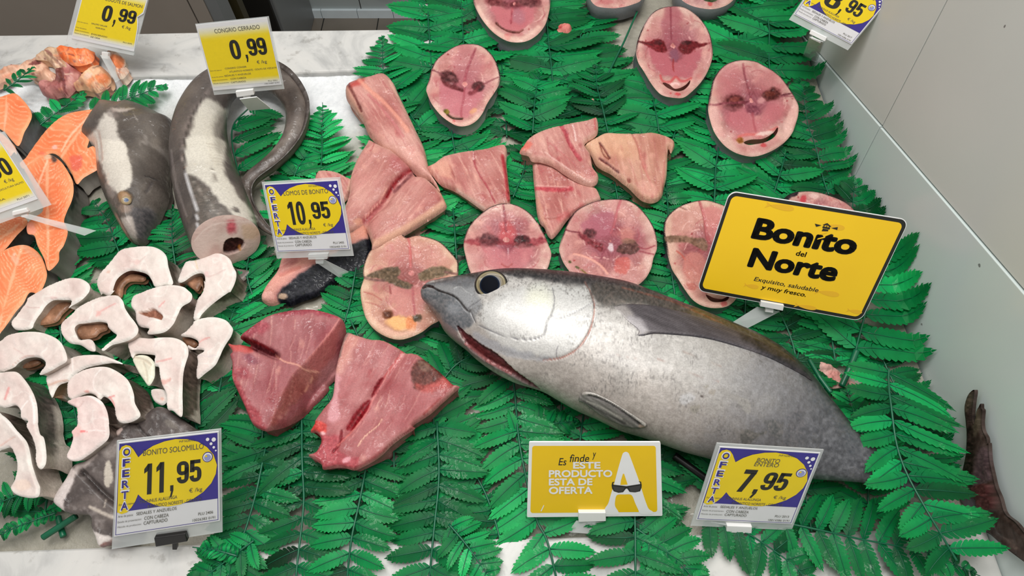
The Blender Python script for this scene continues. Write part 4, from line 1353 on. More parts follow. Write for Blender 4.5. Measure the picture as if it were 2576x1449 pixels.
chunk('fan shaped bonito loin with a white seam, upper of two touching loins',
      np.vstack([T('C', [(388, 1360), (430, 1290), (480, 1230), (600, 1165), (800, 1110), (1000, 1072), (1097, 1050), (1102, 1190), (1010, 1260), (988, 1300), (1040, 1390)]), T('G', [(1062, 235), (1110, 300), (1102, 370), (1060, 397), (1000, 392), (900, 352), (800, 292), (700, 222), (590, 182), (500, 170), (470, 122)])]),
      (1430, 310), (1490, 450), [
          Ln('C', [(770, 1150), (810, 1210), (830, 1280), (880, 1370), (940, 1449)], 24, (170, 62, 74), 0.75, -0.0015), Ln('C', [(870, 1140), (890, 1200), (900, 1280)], 9, (240, 214, 208), 0.7),
          Ln('C', [(1070, 1060), (1080, 1180)], 14, (186, 84, 84), 0.6), E('C', 440, 1330, 60, 40, -30, (216, 96, 80), 0.6), Ln('C', [(640, 1250), (650, 1350), (690, 1449)], 5, (170, 96, 96), 0.6, -0.001),
          Ln('G', [(620, 120), (740, 210), (860, 290), (980, 370)], 8, (232, 196, 188), 0.6, 0.0008), Ln('G', [(660, 30), (780, 130), (900, 240)], 5, (186, 110, 110), 0.7, -0.001)],
      z=0.036, rpx=14, rm=0.008, period=14)
chunk('long triangular bonito loin with a dark red band, below the fan with the seam',
      T('G', [(515, 185), (610, 190), (700, 235), (850, 330), (1000, 402), (1085, 430), (1115, 480), (1122, 540), (1000, 590), (900, 640), (850, 690), (800, 750), (740, 835), (682, 888), (640, 850), (615, 790), (570, 740), (545, 650), (530, 500), (512, 320)]),
      (1350, 420), (1400, 580), [
          Ln('G', [(535, 450), (640, 455), (760, 462), (850, 450)], 26, (176, 58, 70), 0.8), Ln('G', [(540, 425), (700, 430), (840, 440)], 7, (232, 186, 176), 0.6, 0.001),
          G('G', [(540, 500), (600, 640), (640, 800), (600, 760), (548, 650)], (206, 150, 130), 0.7, 14), Ln('G', [(620, 720), (700, 722), (800, 690)], 8, (150, 84, 76), 0.6, -0.001),
          G('G', [(740, 700), (860, 640), (960, 590), (1000, 600), (860, 700), (760, 760)], (190, 96, 96), 0.6, 20)],
      z=0.026, rpx=12, rm=0.006, n=(-0.05, 0, 1))
chunk('pale fan-shaped bonito loin with dark slits along its left side',
      np.vstack([T('C', [(985, 1295), (1080, 1232), (1180, 1186), (1300, 1190), (1500, 1190), (1600, 1182), (1720, 1212), (1800, 1255), (1812, 1295), (1780, 1360)]), T('G', [(1755, 60), (1740, 300), (1712, 420), (1700, 480), (1660, 530), (1590, 548), (1500, 518), (1400, 420), (1330, 365), (1230, 285), (1140, 240), (1090, 200), (1050, 120), (1010, 60)])]),
      (1600, 340), (1630, 490), [
          G('C', [(1000, 1300), (1180, 1200), (1420, 1200), (1440, 1449), (1200, 1449), (1060, 1400)], (228, 188, 152), 0.5, 60),
          Ln('G', [(1120, 30), (1160, 90), (1210, 170)], 12, (110, 52, 46), 0.9, -0.003), Ln('G', [(1120, 175), (1200, 230), (1290, 300)], 14, (100, 46, 44), 0.9, -0.003), Ln('C', [(1120, 1310), (1150, 1400), (1200, 1449)], 7, (120, 60, 50), 0.8, -0.002),
          E('G', 1385, 375, 16, 26, -30, (130, 64, 56), 0.8, 0.3, -0.002), Ln('C', [(1410, 1210), (1450, 1290), (1480, 1370), (1490, 1449)], 14, (176, 108, 96), 0.7, -0.001), Ln('G', [(1480, 80), (1510, 200), (1550, 320), (1600, 430)], 12, (196, 128, 118), 0.8, -0.001),
          Ln('G', [(1710, 200), (1700, 350), (1690, 480)], 14, (190, 120, 110), 0.6), E('G', 1560, 450, 90, 60, 30, (230, 180, 166), 0.5), E('C', 1570, 1200, 30, 12, 10, (206, 110, 96), 0.7)],
      z=0.032, tone=(4, 10, 0), rpx=14, rm=0.009, period=15)

def ridge_h(c, line, side_pt, slope, mx):
    pts = catmull(T(c, line), 4, False, 4)
    a, b = pts[0], pts[-1]
    sp = T(c, [side_pt])[0]
    def h(P, d):
        dd = polydist(P, pts)
        k = np.cross(b - a, P - a) * np.cross(b - a, sp - a) > 0
        # use nearest segment side
        nn = np.argmin(((P[:, None, :] - pts[None, ::3, :]) ** 2).sum(-1), 1) * 3
        nn = np.clip(nn, 0, len(pts) - 2)
        tg = pts[np.minimum(nn + 1, len(pts) - 1)] - pts[np.maximum(nn - 1, 0)]
        s = tg[:, 0] * (P[:, 1] - pts[nn][:, 1]) - tg[:, 1] * (P[:, 0] - pts[nn][:, 0])
        sref = np.sign(np.cross(pts[len(pts) // 2 + 1] - pts[len(pts) // 2 - 1], sp - pts[len(pts) // 2]))
        return np.where(s * sref > 0, -np.minimum(mx, dd * slope), 0)
    return h
chunk('deep red bonito chunk with a slit, left of the other large chunk',
      T('J', [(360, 522), (440, 450), (550, 372), (640, 322), (760, 290), (900, 272), (1050, 272), (1180, 302), (1290, 348), (1312, 420), (1270, 560), (1250, 700), (1220, 760), (1105, 860), (1090, 920), (900, 1120), (750, 1280), (650, 1360), (600, 1382), (500, 1340), (450, 1270), (400, 1150), (340, 1020), (290, 900), (290, 760), (270, 690), (290, 650), (250, 578), (330, 592), (430, 560)]),
      (720, 800), (690, 1060), [
          G('J', [(400, 545), (480, 548), (600, 610), (690, 660), (715, 695), (680, 712), (560, 680), (420, 640), (380, 590)], (96, 40, 46), 0.92, 12), Ln('J', [(380, 540), (540, 590), (680, 670)], 14, (120, 20, 26), 0.8),
          G('J', [(255, 580), (330, 595), (460, 620), (500, 670), (400, 680), (290, 650)], (206, 90, 84), 0.7, 14),
          G('J', [(640, 310), (760, 285), (900, 268), (1050, 270), (1200, 310), (1290, 350), (1200, 360), (1000, 320), (820, 330)], (150, 62, 74), 0.75, 20),
          G('J', [(420, 480), (560, 380), (640, 420), (560, 500), (450, 530)], (156, 60, 74), 0.6, 30), E('J', 480, 740, 70, 40, 20, (130, 70, 86), 0.6, 0.5), E('J', 400, 860, 80, 50, 30, (156, 60, 72), 0.5, 0.5),
          G('J', [(290, 760), (340, 1000), (400, 1150), (460, 1280), (600, 1380), (560, 1240), (470, 1140), (400, 1000), (330, 880)], (158, 62, 70), 0.7, 18),
          G('J', [(860, 880), (960, 800), (1090, 860), (1085, 925), (900, 1120), (750, 1280), (650, 1350), (700, 1200), (780, 1020)], (160, 92, 74), 0.4, 40), G('J', [(1100, 620), (1300, 400), (1260, 560), (1240, 700), (1100, 850), (980, 780)], (168, 92, 88), 0.6, 20),
          Ln('J', [(700, 700), (780, 760), (900, 790), (980, 840), (1090, 855)], 10, (226, 168, 148), 0.75, 0.0005), Ln('J', [(1060, 860), (1000, 980), (940, 1060)], 6, (226, 168, 140), 0.6),
          Ln('J', [(1290, 355), (1180, 520), (1080, 640), (980, 760)], 10, (226, 150, 140), 0.5)],
      z=0.052, th=0.046, tone=(-28, -30, -20), red=0.4, rpx=10, rm=0.006, amp=3,
      height=lambda P, d: ridge_h('J', [(1310, 350), (1180, 520), (1080, 640), (970, 760), (860, 880), (780, 1020), (700, 1200), (630, 1370)], (1150, 900), 0.0009, 0.034)(P, d) + groove_h('J', [(400, 560), (560, 640), (700, 700)], 8, 0.012)(P, d), name='bonito_chunk')
chunk('large bonito chunk with a bloody groove and a brown patch, below the fish snout',
      np.vstack([T('J', [(1340, 482), (1430, 502), (1560, 540), (1680, 552), (1800, 612), (1880, 650), (1990, 680), (2060, 730), (2150, 800), (2240, 880), (2310, 948), (2375, 972), (2300, 1045), (2200, 1135), (2100, 1225), (1950, 1325)]), T('N', [(1600, 90), (1480, 172), (1380, 252), (1300, 332), (1200, 402), (1080, 462), (1030, 472), (950, 450), (860, 452), (760, 466), (740, 420), (690, 385), (620, 335), (700, 300), (740, 200), (700, 130), (640, 122), (680, 50)]), T('J', [(1050, 1280), (1130, 1170), (1200, 1080), (1222, 950), (1232, 850), (1262, 700), (1290, 600)])]),
      (990, 880), (860, 1150), [
          G('J', [(1960, 780), (2050, 740), (2130, 790), (2220, 880), (2180, 940), (2100, 980), (2020, 1020), (1960, 990), (1940, 880)], (98, 54, 46), 0.92, 14), E('J', 2060, 800, 70, 50, 40, (122, 98, 84), 0.7), G('J', [(1960, 960), (2060, 980), (2180, 920), (2290, 890), (2340, 960), (2200, 1010), (2050, 1040)], (176, 70, 64), 0.6, 20),
          Ln('J', [(1870, 660), (1790, 780), (1700, 900)], 20, (196, 90, 90), 0.8, 0.001), Ln('J', [(1860, 690), (1790, 790), (1720, 880), (1640, 1000)], 7, (230, 190, 186), 0.6),
          G('J', [(1690, 910), (1640, 930), (1600, 1000), (1570, 1080), (1600, 1080), (1650, 1010)], (120, 20, 32), 0.95, 8), G('J', [(1560, 1110), (1480, 1160), (1400, 1270), (1340, 1370), (1400, 1380), (1480, 1300), (1560, 1180)], (128, 20, 32), 0.95, 10),
          Ln('J', [(1700, 920), (1600, 1080), (1540, 1210), (1440, 1350)], 9, (220, 140, 136), 0.7, 0.001),
          G('J', [(1235, 870), (1290, 900), (1270, 1100), (1290, 1250), (1230, 1320), (1180, 1280), (1215, 1080)], (216, 160, 166), 0.75, 20), G('J', [(1290, 600), (1350, 500), (1450, 540), (1400, 700), (1300, 850), (1250, 820)], (224, 168, 150), 0.5, 40),
          G('N', [(640, 120), (690, 40), (790, 60), (800, 140), (740, 130)], (206, 66, 58), 0.8, 12), G('N', [(700, 330), (740, 180), (860, 160), (960, 200), (900, 300), (1000, 360), (1100, 380), (1030, 470), (860, 450), (760, 460)], (176, 70, 80), 0.6, 20),
          Ln('N', [(940, 120), (920, 240), (860, 320)], 14, (116, 24, 34), 0.8, -0.002), Ln('N', [(1100, 60), (1000, 170), (900, 260)], 9, (210, 120, 112), 0.7, 0.001), Ln('N', [(1310, 20), (1270, 80), (1150, 180), (1090, 270)], 5, (238, 196, 170), 0.8, 0.0006),
          Ln('N', [(1600, 90), (1400, 240), (1200, 390), (1060, 460)], 16, (150, 60, 66), 0.5), E('N', 985, 390, 40, 22, -30, (226, 170, 178), 0.8), E('N', 770, 150, 24, 18, 0, (236, 196, 196), 0.8), Ln('J', [(2330, 960), (2200, 1090), (2050, 1240)], 12, (140, 52, 52), 0.5), G('J', [(1245, 590), (1310, 430), (1390, 470), (1330, 570), (1285, 720), (1240, 730)], (142, 122, 116), 0.85, 10)],
      z=0.044, th=0.036, tone=(-14, -20, -12), red=0.15, rpx=12, rm=0.007, amp=4, height=groove_h('J', [(1880, 650), (1720, 890), (1600, 1060), (1480, 1200), (1360, 1380)], 12, 0.005), name='bonito_chunk')

# ------------------------------------------------------------------ conger eel
GC = 'white conger eel steaks at the lower left'
def conger(label, outline, ops=(), z=0.038, th=0.034, n=(-0.16, -0.03, 1), light=0.72, side_ops=(), tone=(0, 0, 0), name='conger_steak', lining=None, ex=None, rpx=7):
    s = slab(outline, z, th, n=n, base=conger_base(tone), ops=ops, side=conger_side(light), side_ops=side_ops, rpx=rpx, rm=0.003, bulge=0.003, wobble=0.0028, ex=ex, taper=-0.002)
    r = piece(name, label, 'eel steak', GC, s, M_CONG, M_EEL)
    if lining is not None:
        b = slab(lining, z - 0.014, 0.006, base=lambda P, d, c0: np.tile(np.array([150.0, 108, 82]), (len(P), 1)) + (fbm(P, 20, 4, 6) * 120)[:, None] * np.array([1, .8, .7]), rpx=8, rm=0.003)
        vv = np.vstack([b['V'], b['SV']])
        ff = b['F'].tolist() + [[i + len(b['V']) for i in q] for q in b['SF']]
        o = mesh_obj('cavity_lining', vv, ff, M_EEL, np.vstack([b['C'], b['SC']]), parent=r)
        o['label'] = 'brown cavity lining'
    return r
LINE = (206, 176, 170)
PINKC = (222, 150, 146)
conger('arch-shaped conger steak under the nose of the grey fish head',
       np.vstack([T('E', [(905, 1405), (870, 1310), (900, 1220), (950, 1160), (1010, 1090), (1080, 1010), (1160, 980), (1330, 965), (1430, 988), (1500, 1050), (1520, 1150), (1540, 1220), (1560, 1310), (1480, 1322), (1400, 1335), (1370, 1280), (1330, 1225), (1250, 1197), (1170, 1190), (1100, 1222), (1045, 1280), (1015, 1370)]), T('I', [(1030, 100), (980, 150), (920, 130)])]),
       [Ln('E', [(1180, 1110), (1260, 1120), (1320, 1070)], 8, LINE, 0.6), E('E', 1250, 1120, 24, 24, 0, (226, 196, 190), 0.8), E('E', 990, 1210, 20, 14, -30, (220, 180, 165), 0.7)],
       z=0.036, side_ops=[G('E', [(1100, 1180), (1200, 1150), (1340, 1200), (1420, 1340), (1150, 1350), (1010, 1449), (1000, 1300)], (92, 50, 42), 0.9, 10), G('E', [(1010, 1280), (1110, 1230), (1160, 1320), (1100, 1449), (1000, 1449)], (160, 112, 86), 0.85, 14),
                          G('E', [(1510, 1040), (1600, 1100), (1610, 1340), (1560, 1330)], DARKSKIN, 0.9, 14)], lining=T('E', [(1050, 1290), (1130, 1215), (1230, 1215), (1320, 1250), (1290, 1290), (1180, 1290), (1120, 1340), (1100, 1430), (1030, 1440), (1030, 1360)]))
conger('conger steak directly below the cut end of the eel body',
       np.vstack([T('E', [(1610, 1290), (1650, 1170), (1690, 1105), (1780, 1090), (1850, 1060), (1900, 1040), (2000, 1032), (2080, 1080), (2112, 1150), (2142, 1215), (2130, 1295), (2090, 1380)]), T('I', [(2070, 120), (1990, 175), (1900, 245), (1830, 315), (1795, 362), (1752, 366), (1760, 290), (1785, 195), (1835, 120), (1850, 60), (1845, 10)]), T('E', [(1858, 1300), (1850, 1232), (1810, 1212), (1740, 1235), (1660, 1290)])]),
       [Ln('E', [(1860, 1240), (1920, 1250), (2050, 1190)], 8, LINE, 0.6), E('E', 1880, 1230, 20, 24, 0, (222, 190, 186), 0.8), Ln('E', [(1780, 1100), (1800, 1180)], 8, (220, 196, 150), 0.5)],
       z=0.036, side_ops=[G('E', [(2100, 1180), (2240, 1180), (2240, 1400), (2080, 1449), (1900, 1449)], DARKSKIN, 0.9, 16), G('I', [(2100, 60), (2240, 20), (2180, 130), (2040, 210), (1930, 190)], DARKSKIN, 0.9, 16)],
       lining=np.vstack([T('E', [(1640, 1310), (1740, 1245), (1830, 1230), (1840, 1300), (1840, 1370)]), T('I', [(1830, 60), (1790, 110), (1720, 60), (1640, 10)])]))
conger_fin = slab(T('E', [(2090, 1165), (2160, 1172), (2240, 1182), (2318, 1192), (2262, 1235), (2210, 1285), (2120, 1300)]), 0.016, 0.006, base=lambda P, d, c0: np.tile(np.array([112.0, 102, 96]), (len(P), 1)) + fbm(P, 10, 3, 4)[:, None] * 70, rpx=8, rm=0.003)
_r = bpy.data.objects['conger_steak.001']
mesh_obj('fin', np.vstack([conger_fin['V'], conger_fin['SV']]), conger_fin['F'].tolist() + [[i + len(conger_fin['V']) for i in q] for q in conger_fin['SF']], M_EEL, np.vstack([conger_fin['C'], conger_fin['SC']]), parent=_r)
conger('conger steak with a brown cavity, beside the lowest salmon steak',
       np.vstack([T('I', [(88, 400), (150, 315), (225, 215), (245, 170), (345, 110), (450, 50), (600, -8), (700, -10), (770, 20), (803, 62), (792, 120), (725, 190), (640, 240), (606, 262), (640, 212), (620, 190), (550, 190), (470, 192), (405, 238), (362, 300), (322, 352), (292, 400), (262, 452), (132, 462)])]),
       [Ln('I', [(240, 260), (300, 270), (360, 265)], 7, LINE, 0.7), E('I', 490, 180, 30, 14, 0, (230, 196, 190), 0.8), Ln('I', [(520, 150), (530, 60)], 6, (222, 204, 200), 0.6)],
       z=0.038, lining=T('I', [(400, 245), (500, 200), (600, 198), (645, 215), (640, 245), (560, 320), (510, 385), (420, 412), (300, 414), (330, 350)]), side_ops=[G('I', [(760, 0), (900, 60), (900, 150), (760, 180)], (186, 174, 166), 0.7, 16)])
conger('conger steak closing like a ring round a brown hole',
       T('I', [(538, 450), (568, 382), (640, 322), (700, 260), (800, 202), (900, 162), (1000, 146), (1062, 152), (1105, 200), (1122, 262), (1165, 330), (1215, 392), (1245, 450), (1232, 502), (1172, 552), (1082, 582), (1002, 602), (932, 652), (912, 640), (985, 575), (1052, 520), (1012, 480), (972, 440), (960, 402), (900, 388), (840, 392), (760, 402), (692, 412), (662, 450), (682, 510), (712, 552), (800, 546), (842, 582), (852, 652), (800, 652), (720, 602), (620, 582), (560, 522)]),
       [Ln('I', [(880, 345), (920, 300), (1050, 230)], 9, PINKC, 0.6), E('I', 900, 320, 24, 24, 0, (224, 176, 170), 0.8), Ln('I', [(700, 300), (720, 350)], 6, (220, 204, 200), 0.6)],
       z=0.044, th=0.034, lining=T('I', [(672, 450), (700, 415), (800, 400), (900, 392), (955, 405), (965, 460), (900, 490), (850, 530), (730, 545), (690, 505)]),
       side_ops=[G('I', [(1100, 190), (1200, 250), (1260, 430), (1280, 520), (1180, 380)], DARKSKIN, 0.9, 14), G('I', [(560, 540), (720, 620), (860, 660), (700, 740), (560, 680)], (190, 178, 168), 0.6, 16)])
conger('conger steak with a narrow brown slit, right of the ring-shaped one',
       T('I', [(1180, 240), (1205, 155), (1280, 120), (1345, 92), (1450, 62), (1550, 50), (1650, 66), (1700, 100), (1736, 142), (1722, 202), (1645, 252), (1602, 332), (1562, 412), (1482, 482), (1335, 502), (1345, 452), (1262, 432), (1230, 382), (1220, 302)]),
       [G('I', [(1258, 302), (1330, 292), (1380, 275), (1440, 302), (1476, 342), (1470, 376), (1400, 356), (1310, 336)], (132, 82, 62), 0.95, 5, -0.004), Ln('I', [(1255, 300), (1330, 290), (1380, 272)], 6, (246, 232, 222), 0.8, 0.001), Ln('I', [(1450, 260), (1500, 210)], 9, PINKC, 0.7), Ln('I', [(1300, 130), (1310, 200)], 6, (220, 204, 200), 0.6)],
       z=0.044, th=0.034, side_ops=[G('I', [(1640, 240), (1760, 130), (1780, 260), (1720, 330), (1640, 300)], DARKSKIN, 0.85, 14), G('I', [(1480, 480), (1620, 320), (1720, 300), (1700, 460), (1560, 560)], (176, 164, 154), 0.7, 20)])
conger('conger steak nearest the deep red bonito chunk, with a small brown cavity',
       T('I', [(1635, 515), (1690, 470), (1742, 412), (1762, 380), (1850, 352), (1950, 346), (2042, 372), (2092, 422), (2112, 462), (2092, 522), (2052, 582), (2012, 652), (1982, 722), (1942, 792), (1855, 862), (1790, 912), (1778, 850), (1790, 760), (1785, 700), (1850, 655), (1790, 640), (1710, 640), (1700, 600), (1760, 628), (1796, 600), (1785, 560), (1725, 532)]),
       [Ln('I', [(1800, 600), (1850, 560), (1910, 540)], 9, PINKC, 0.7), Ln('I', [(1800, 700), (1900, 712), (1980, 700)], 6, (210, 196, 200), 0.6)],
       z=0.034, lining=T('I', [(1650, 535), (1725, 535), (1785, 570), (1790, 600), (1750, 628), (1700, 610)]),
       side_ops=[G('I', [(2080, 430), (2160, 480), (2100, 650), (2000, 760), (1960, 740), (2040, 600)], DARKSKIN, 0.9, 12), G('I', [(1960, 780), (2060, 760), (1900, 980), (1780, 980), (1800, 900)], (190, 180, 166), 0.7, 16)])
conger('conger steak with one long straight leg and dark skin down its right side',
       T('I', [(1155, 590), (1180, 552), (1250, 532), (1350, 540), (1450, 530), (1560, 532), (1640, 560), (1692, 612), (1702, 682), (1682, 752), (1662, 822), (1652, 902), (1647, 1052), (1642, 1252), (1560, 1202), (1512, 1182), (1502, 1052), (1462, 962), (1442, 872), (1432, 802), (1400, 792), (1395, 742), (1402, 702), (1380, 690), (1300, 682), (1222, 682), (1192, 722), (1162, 642)]),
       [Ln('I', [(1430, 760), (1490, 750), (1560, 730)], 9, PINKC, 0.7), G('I', [(1440, 920), (1520, 925), (1560, 910), (1540, 950), (1480, 975)], (214, 160, 150), 0.7, 10), Ln('I', [(1410, 620), (1440, 580), (1520, 540)], 7, (214, 200, 196), 0.7), G('I', [(1160, 590), (1250, 540), (1380, 540), (1390, 690), (1250, 680), (1190, 690)], (216, 194, 186), 0.5, 20)],
       z=0.047, th=0.034, side_ops=[G('I', [(1690, 640), (1800, 660), (1800, 1180), (1640, 1270), (1640, 900)], DARKSKIN, 0.95, 12)])
r = conger('cream twisted flap beside the long straight leg of a conger steak',
       T('I', [(1195, 725), (1250, 692), (1330, 700), (1392, 760), (1395, 830), (1390, 900), (1342, 972), (1302, 932), (1232, 822)]),
       [Ln('I', [(1210, 720), (1300, 740), (1380, 790)], 10, (196, 180, 160), 0.6, -0.001), Ln('I', [(1300, 760), (1330, 850), (1340, 940)], 8, (200, 186, 166), 0.6, -0.001)], z=0.04, th=0.03, tone=(-4, 2, -10), name='conger_flap', light=0.7)
conger('wide arched conger steak at the left edge, uppermost of those cut by the edge',
       T('I', [(-80, 600), (0, 560), (60, 512), (180, 482), (330, 481), (440, 512), (520, 560), (562, 622), (592, 702), (586, 752), (520, 792), (432, 842), (342, 872), (402, 782), (372, 732), (312, 712), (222, 722), (152, 762), (112, 802), (40, 832), (0, 842), (-80, 820)]),
       [Ln('I', [(130, 640), (210, 690)], 8, LINE, 0.5), Ln('I', [(120, 530), (135, 610)], 7, (214, 200, 196), 0.6), Ln('I', [(340, 690), (400, 640), (440, 560)], 7, (214, 200, 196), 0.6), Ln('I', [(120, 790), (220, 715), (310, 705)], 10, (214, 170, 160), 0.6)],
       z=0.042, lining=T('I', [(130, 800), (220, 730), (300, 722), (360, 760), (290, 800), (200, 812)]), side_ops=[G('I', [(540, 600), (700, 650), (680, 760), (520, 820)], (176, 166, 160), 0.7, 16)])
conger('conger steak lying mostly under the arched one at the middle of the pile',
       T('I', [(408, 900), (480, 842), (560, 772), (650, 712), (760, 692), (900, 692), (1000, 722), (1105, 772), (1000, 765), (880, 785), (760, 815), (650, 880), (610, 932), (530, 962), (490, 1012), (455, 1082), (425, 1000)]),
       [Ln('I', [(660, 720), (665, 860)], 8, (244, 236, 232), 0.6), Ln('I', [(430, 980), (540, 940), (620, 930)], 14, (206, 160, 140), 0.6)], z=0.040,
       side_ops=[G('I', [(440, 1080), (520, 960), (620, 930), (600, 1080), (500, 1200)], (160, 116, 88), 0.85, 14), G('I', [(900, 680), (1200, 740), (1200, 850), (1000, 780)], DARKSKIN, 0.8, 14)])
conger('arched conger steak with dark skin over its right shoulder, above the dark tail flap',
       T('I', [(602, 952), (650, 882), (740, 832), (850, 802), (960, 802), (1052, 842), (1132, 902), (1172, 962), (1202, 1052), (1212, 1132), (1262, 1242), (1182, 1302), (1082, 1312), (1042, 1252), (1032, 1182), (992, 1112), (932, 1072), (892, 1102), (852, 1062), (792, 1042), (702, 1072), (642, 1102), (602, 1062)]),
       [Ln('I', [(990, 1090), (1040, 1070)], 12, PINKC, 0.8), Ln('I', [(1000, 1080), (1030, 1130), (1040, 1180)], 12, (222, 130, 126), 0.6), Ln('I', [(850, 980), (860, 900), (920, 830)], 7, (246, 238, 234), 0.8), Ln('I', [(850, 990), (900, 1050), (990, 1070)], 7, (246, 238, 234), 0.7), E('I', 790, 1030, 20, 14, 0, (224, 150, 140), 0.7), G('I', [(612, 960), (740, 840), (850, 820), (850, 1000), (700, 1060), (620, 1060)], (222, 200, 194), 0.5, 16)],
       z=0.052, th=0.034, side_ops=[G('I', [(1130, 880), (1280, 900), (1400, 1120), (1290, 1240), (1210, 1130)], DARKSKIN, 0.95, 12)], light=0.35)
conger('conger steak at the left edge with a broad band of brown skin on its right',
       np.vstack([T('I', [(-80, 870), (0, 852), (80, 842), (142, 852), (202, 912), (262, 1002), (302, 1092), (322, 1182), (327, 1300)]), T('M', [(325, 60), (345, 150), (382, 190), (402, 330), (392, 430), (345, 472), (312, 402), (312, 300), (285, 200), (225, 80)]), T('I', [(240, 1300), (180, 1275), (170, 1200), (122, 1152), (50, 1170), (0, 1170), (-80, 1120)])]),
       [Ln('I', [(45, 1100), (60, 1060), (80, 1000)], 14, PINKC, 0.8), Ln('I', [(170, 1240), (200, 1180), (250, 1120)], 9, (244, 236, 232), 0.7), Ln('I', [(280, 1080), (310, 1200), (310, 1320)], 14, (246, 240, 238), 0.6)],
       z=0.050, th=0.036, side_ops=[G('I', [(140, 840), (330, 860), (470, 1000), (500, 1300), (500, 1600), (380, 1560), (330, 1250), (280, 1050)], (80, 72, 68), 0.92, 16), E('I', 400, 1320, 40, 90, 10, (150, 140, 130), 0.5, 0.5), E('M', 440, 350, 50, 110, 0, (176, 162, 148), 0.6, 0.5)])
conger('conger steak with a long drooping leg at the bottom of the left edge',
       np.vstack([T('I', [(-80, 1200), (0, 1240), (62, 1292), (132, 1382)]), T('M', [(150, 135), (222, 222), (252, 322), (272, 432), (312, 562), (342, 642), (322, 722), (232, 732), (122, 702), (82, 642), (122, 562), (142, 432), (112, 322), (72, 272), (0, 292), (-80, 292)])]),
       [Ln('M', [(0, 260), (60, 220), (130, 180)], 8, (206, 170, 160), 0.7, -0.001), Ln('M', [(40, 10), (120, 100), (200, 200)], 16, (246, 238, 236), 0.6), E('M', 200, 620, 80, 50, 0, (226, 200, 184), 0.6)],
       z=0.054, th=0.036, tone=(-4, -2, -2), side_ops=[G('I', [(0, 1180), (130, 1200), (280, 1360), (260, 1449), (100, 1449)], DARKSKIN, 0.9, 14), G('M', [(100, 20), (270, 60), (300, 260), (240, 240)], DARKSKIN, 0.9, 14)])
conger('pinkish conger steak hanging down just above the dark tail piece',
       np.vstack([T('I', [(600, 1130), (642, 1092), (782, 1062), (862, 1082), (922, 1132), (962, 1222), (977, 1322)]), T('M', [(975, 60), (970, 190), (852, 292), (802, 332), (702, 392), (622, 392), (592, 352), (622, 282), (652, 192), (640, 130), (690, 70)]), T('I', [(690, 1280), (682, 1182)])]),
       [E('M', 690, 130, 50, 54, 0, (236, 190, 184), 0.7), Ln('M', [(740, 130), (790, 130)], 14, (226, 110, 110), 0.8), Ln('M', [(780, 130), (880, 120), (960, 130)], 6, (240, 226, 222), 0.8), Ln('I', [(800, 1060), (860, 1090), (930, 1140)], 20, (246, 240, 238), 0.7), Ln('I', [(630, 1150), (700, 1180), (760, 1120)], 8, (206, 176, 170), 0.6, -0.001)],
       z=0.056, th=0.034, tone=(0, -8, -6), side_ops=[G('I', [(930, 1130), (1060, 1180), (1080, 1449), (970, 1449)], DARKSKIN, 0.95, 10), G('M', [(950, -40), (1060, 0), (1040, 160), (960, 220)], DARKSKIN, 0.95, 10)])
conger('small white scrap of conger between the steaks and the dark tail piece',
       T('I', [(1365, 1012), (1450, 1002), (1500, 1032), (1512, 1105), (1462, 1152), (1385, 1105)]), [E('I', 1480, 1100, 20, 14, 30, (226, 160, 140), 0.6)], z=0.034, th=0.02, name='conger_scrap')

# dark skinned tail pieces behind the 11,95 tag
def eelskin_base(P, d, c0):
    n = fbm(P, 34, 4, 61)
    rgb = np.array([92.0, 83, 80]) + n[:, None] * np.array([80, 76, 72])
    rgb += sstep(0.1, 0.25, fbm(P, 16, 3, 62))[:, None] * 26
    return rgb
def tailpiece(label, outline, ops, z, n, height=None, th=0.03):
    s = slab(outline, z, th, n=n, base=eelskin_base, ops=ops, rpx=20, rm=0.008, height=height, spacing=3.2)
    return piece('conger_tail_piece', label, 'eel piece', GC, s, M_EEL)
tailpiece('dark mottled conger skin flap behind the top edge of the 11,95 tag',
          np.vstack([T('I', [(990, 1400), (1080, 1342), (1200, 1292), (1300, 1230), (1400, 1158), (1500, 1180), (1640, 1280), (1760, 1362), (1860, 1449)]), T('M', [(1900, 150), (1600, 330), (1300, 350), (1080, 260), (1000, 140)])]),
          [Ln('I', [(1000, 1400), (1100, 1345), (1220, 1295), (1320, 1230)], 20, (240, 228, 220), 0.95), G('I', [(990, 1400), (1060, 1360), (1120, 1370), (1060, 1440), (1000, 1449)], (226, 200, 190), 0.8, 8), Ln('I', [(1230, 1310), (1300, 1400), (1380, 1480)], 20, (62, 56, 54), 0.7, -0.003), E('I', 1560, 1330, 60, 30, 30, (140, 132, 122), 0.5)],
          0.040, (0.05, -0.1, 1))
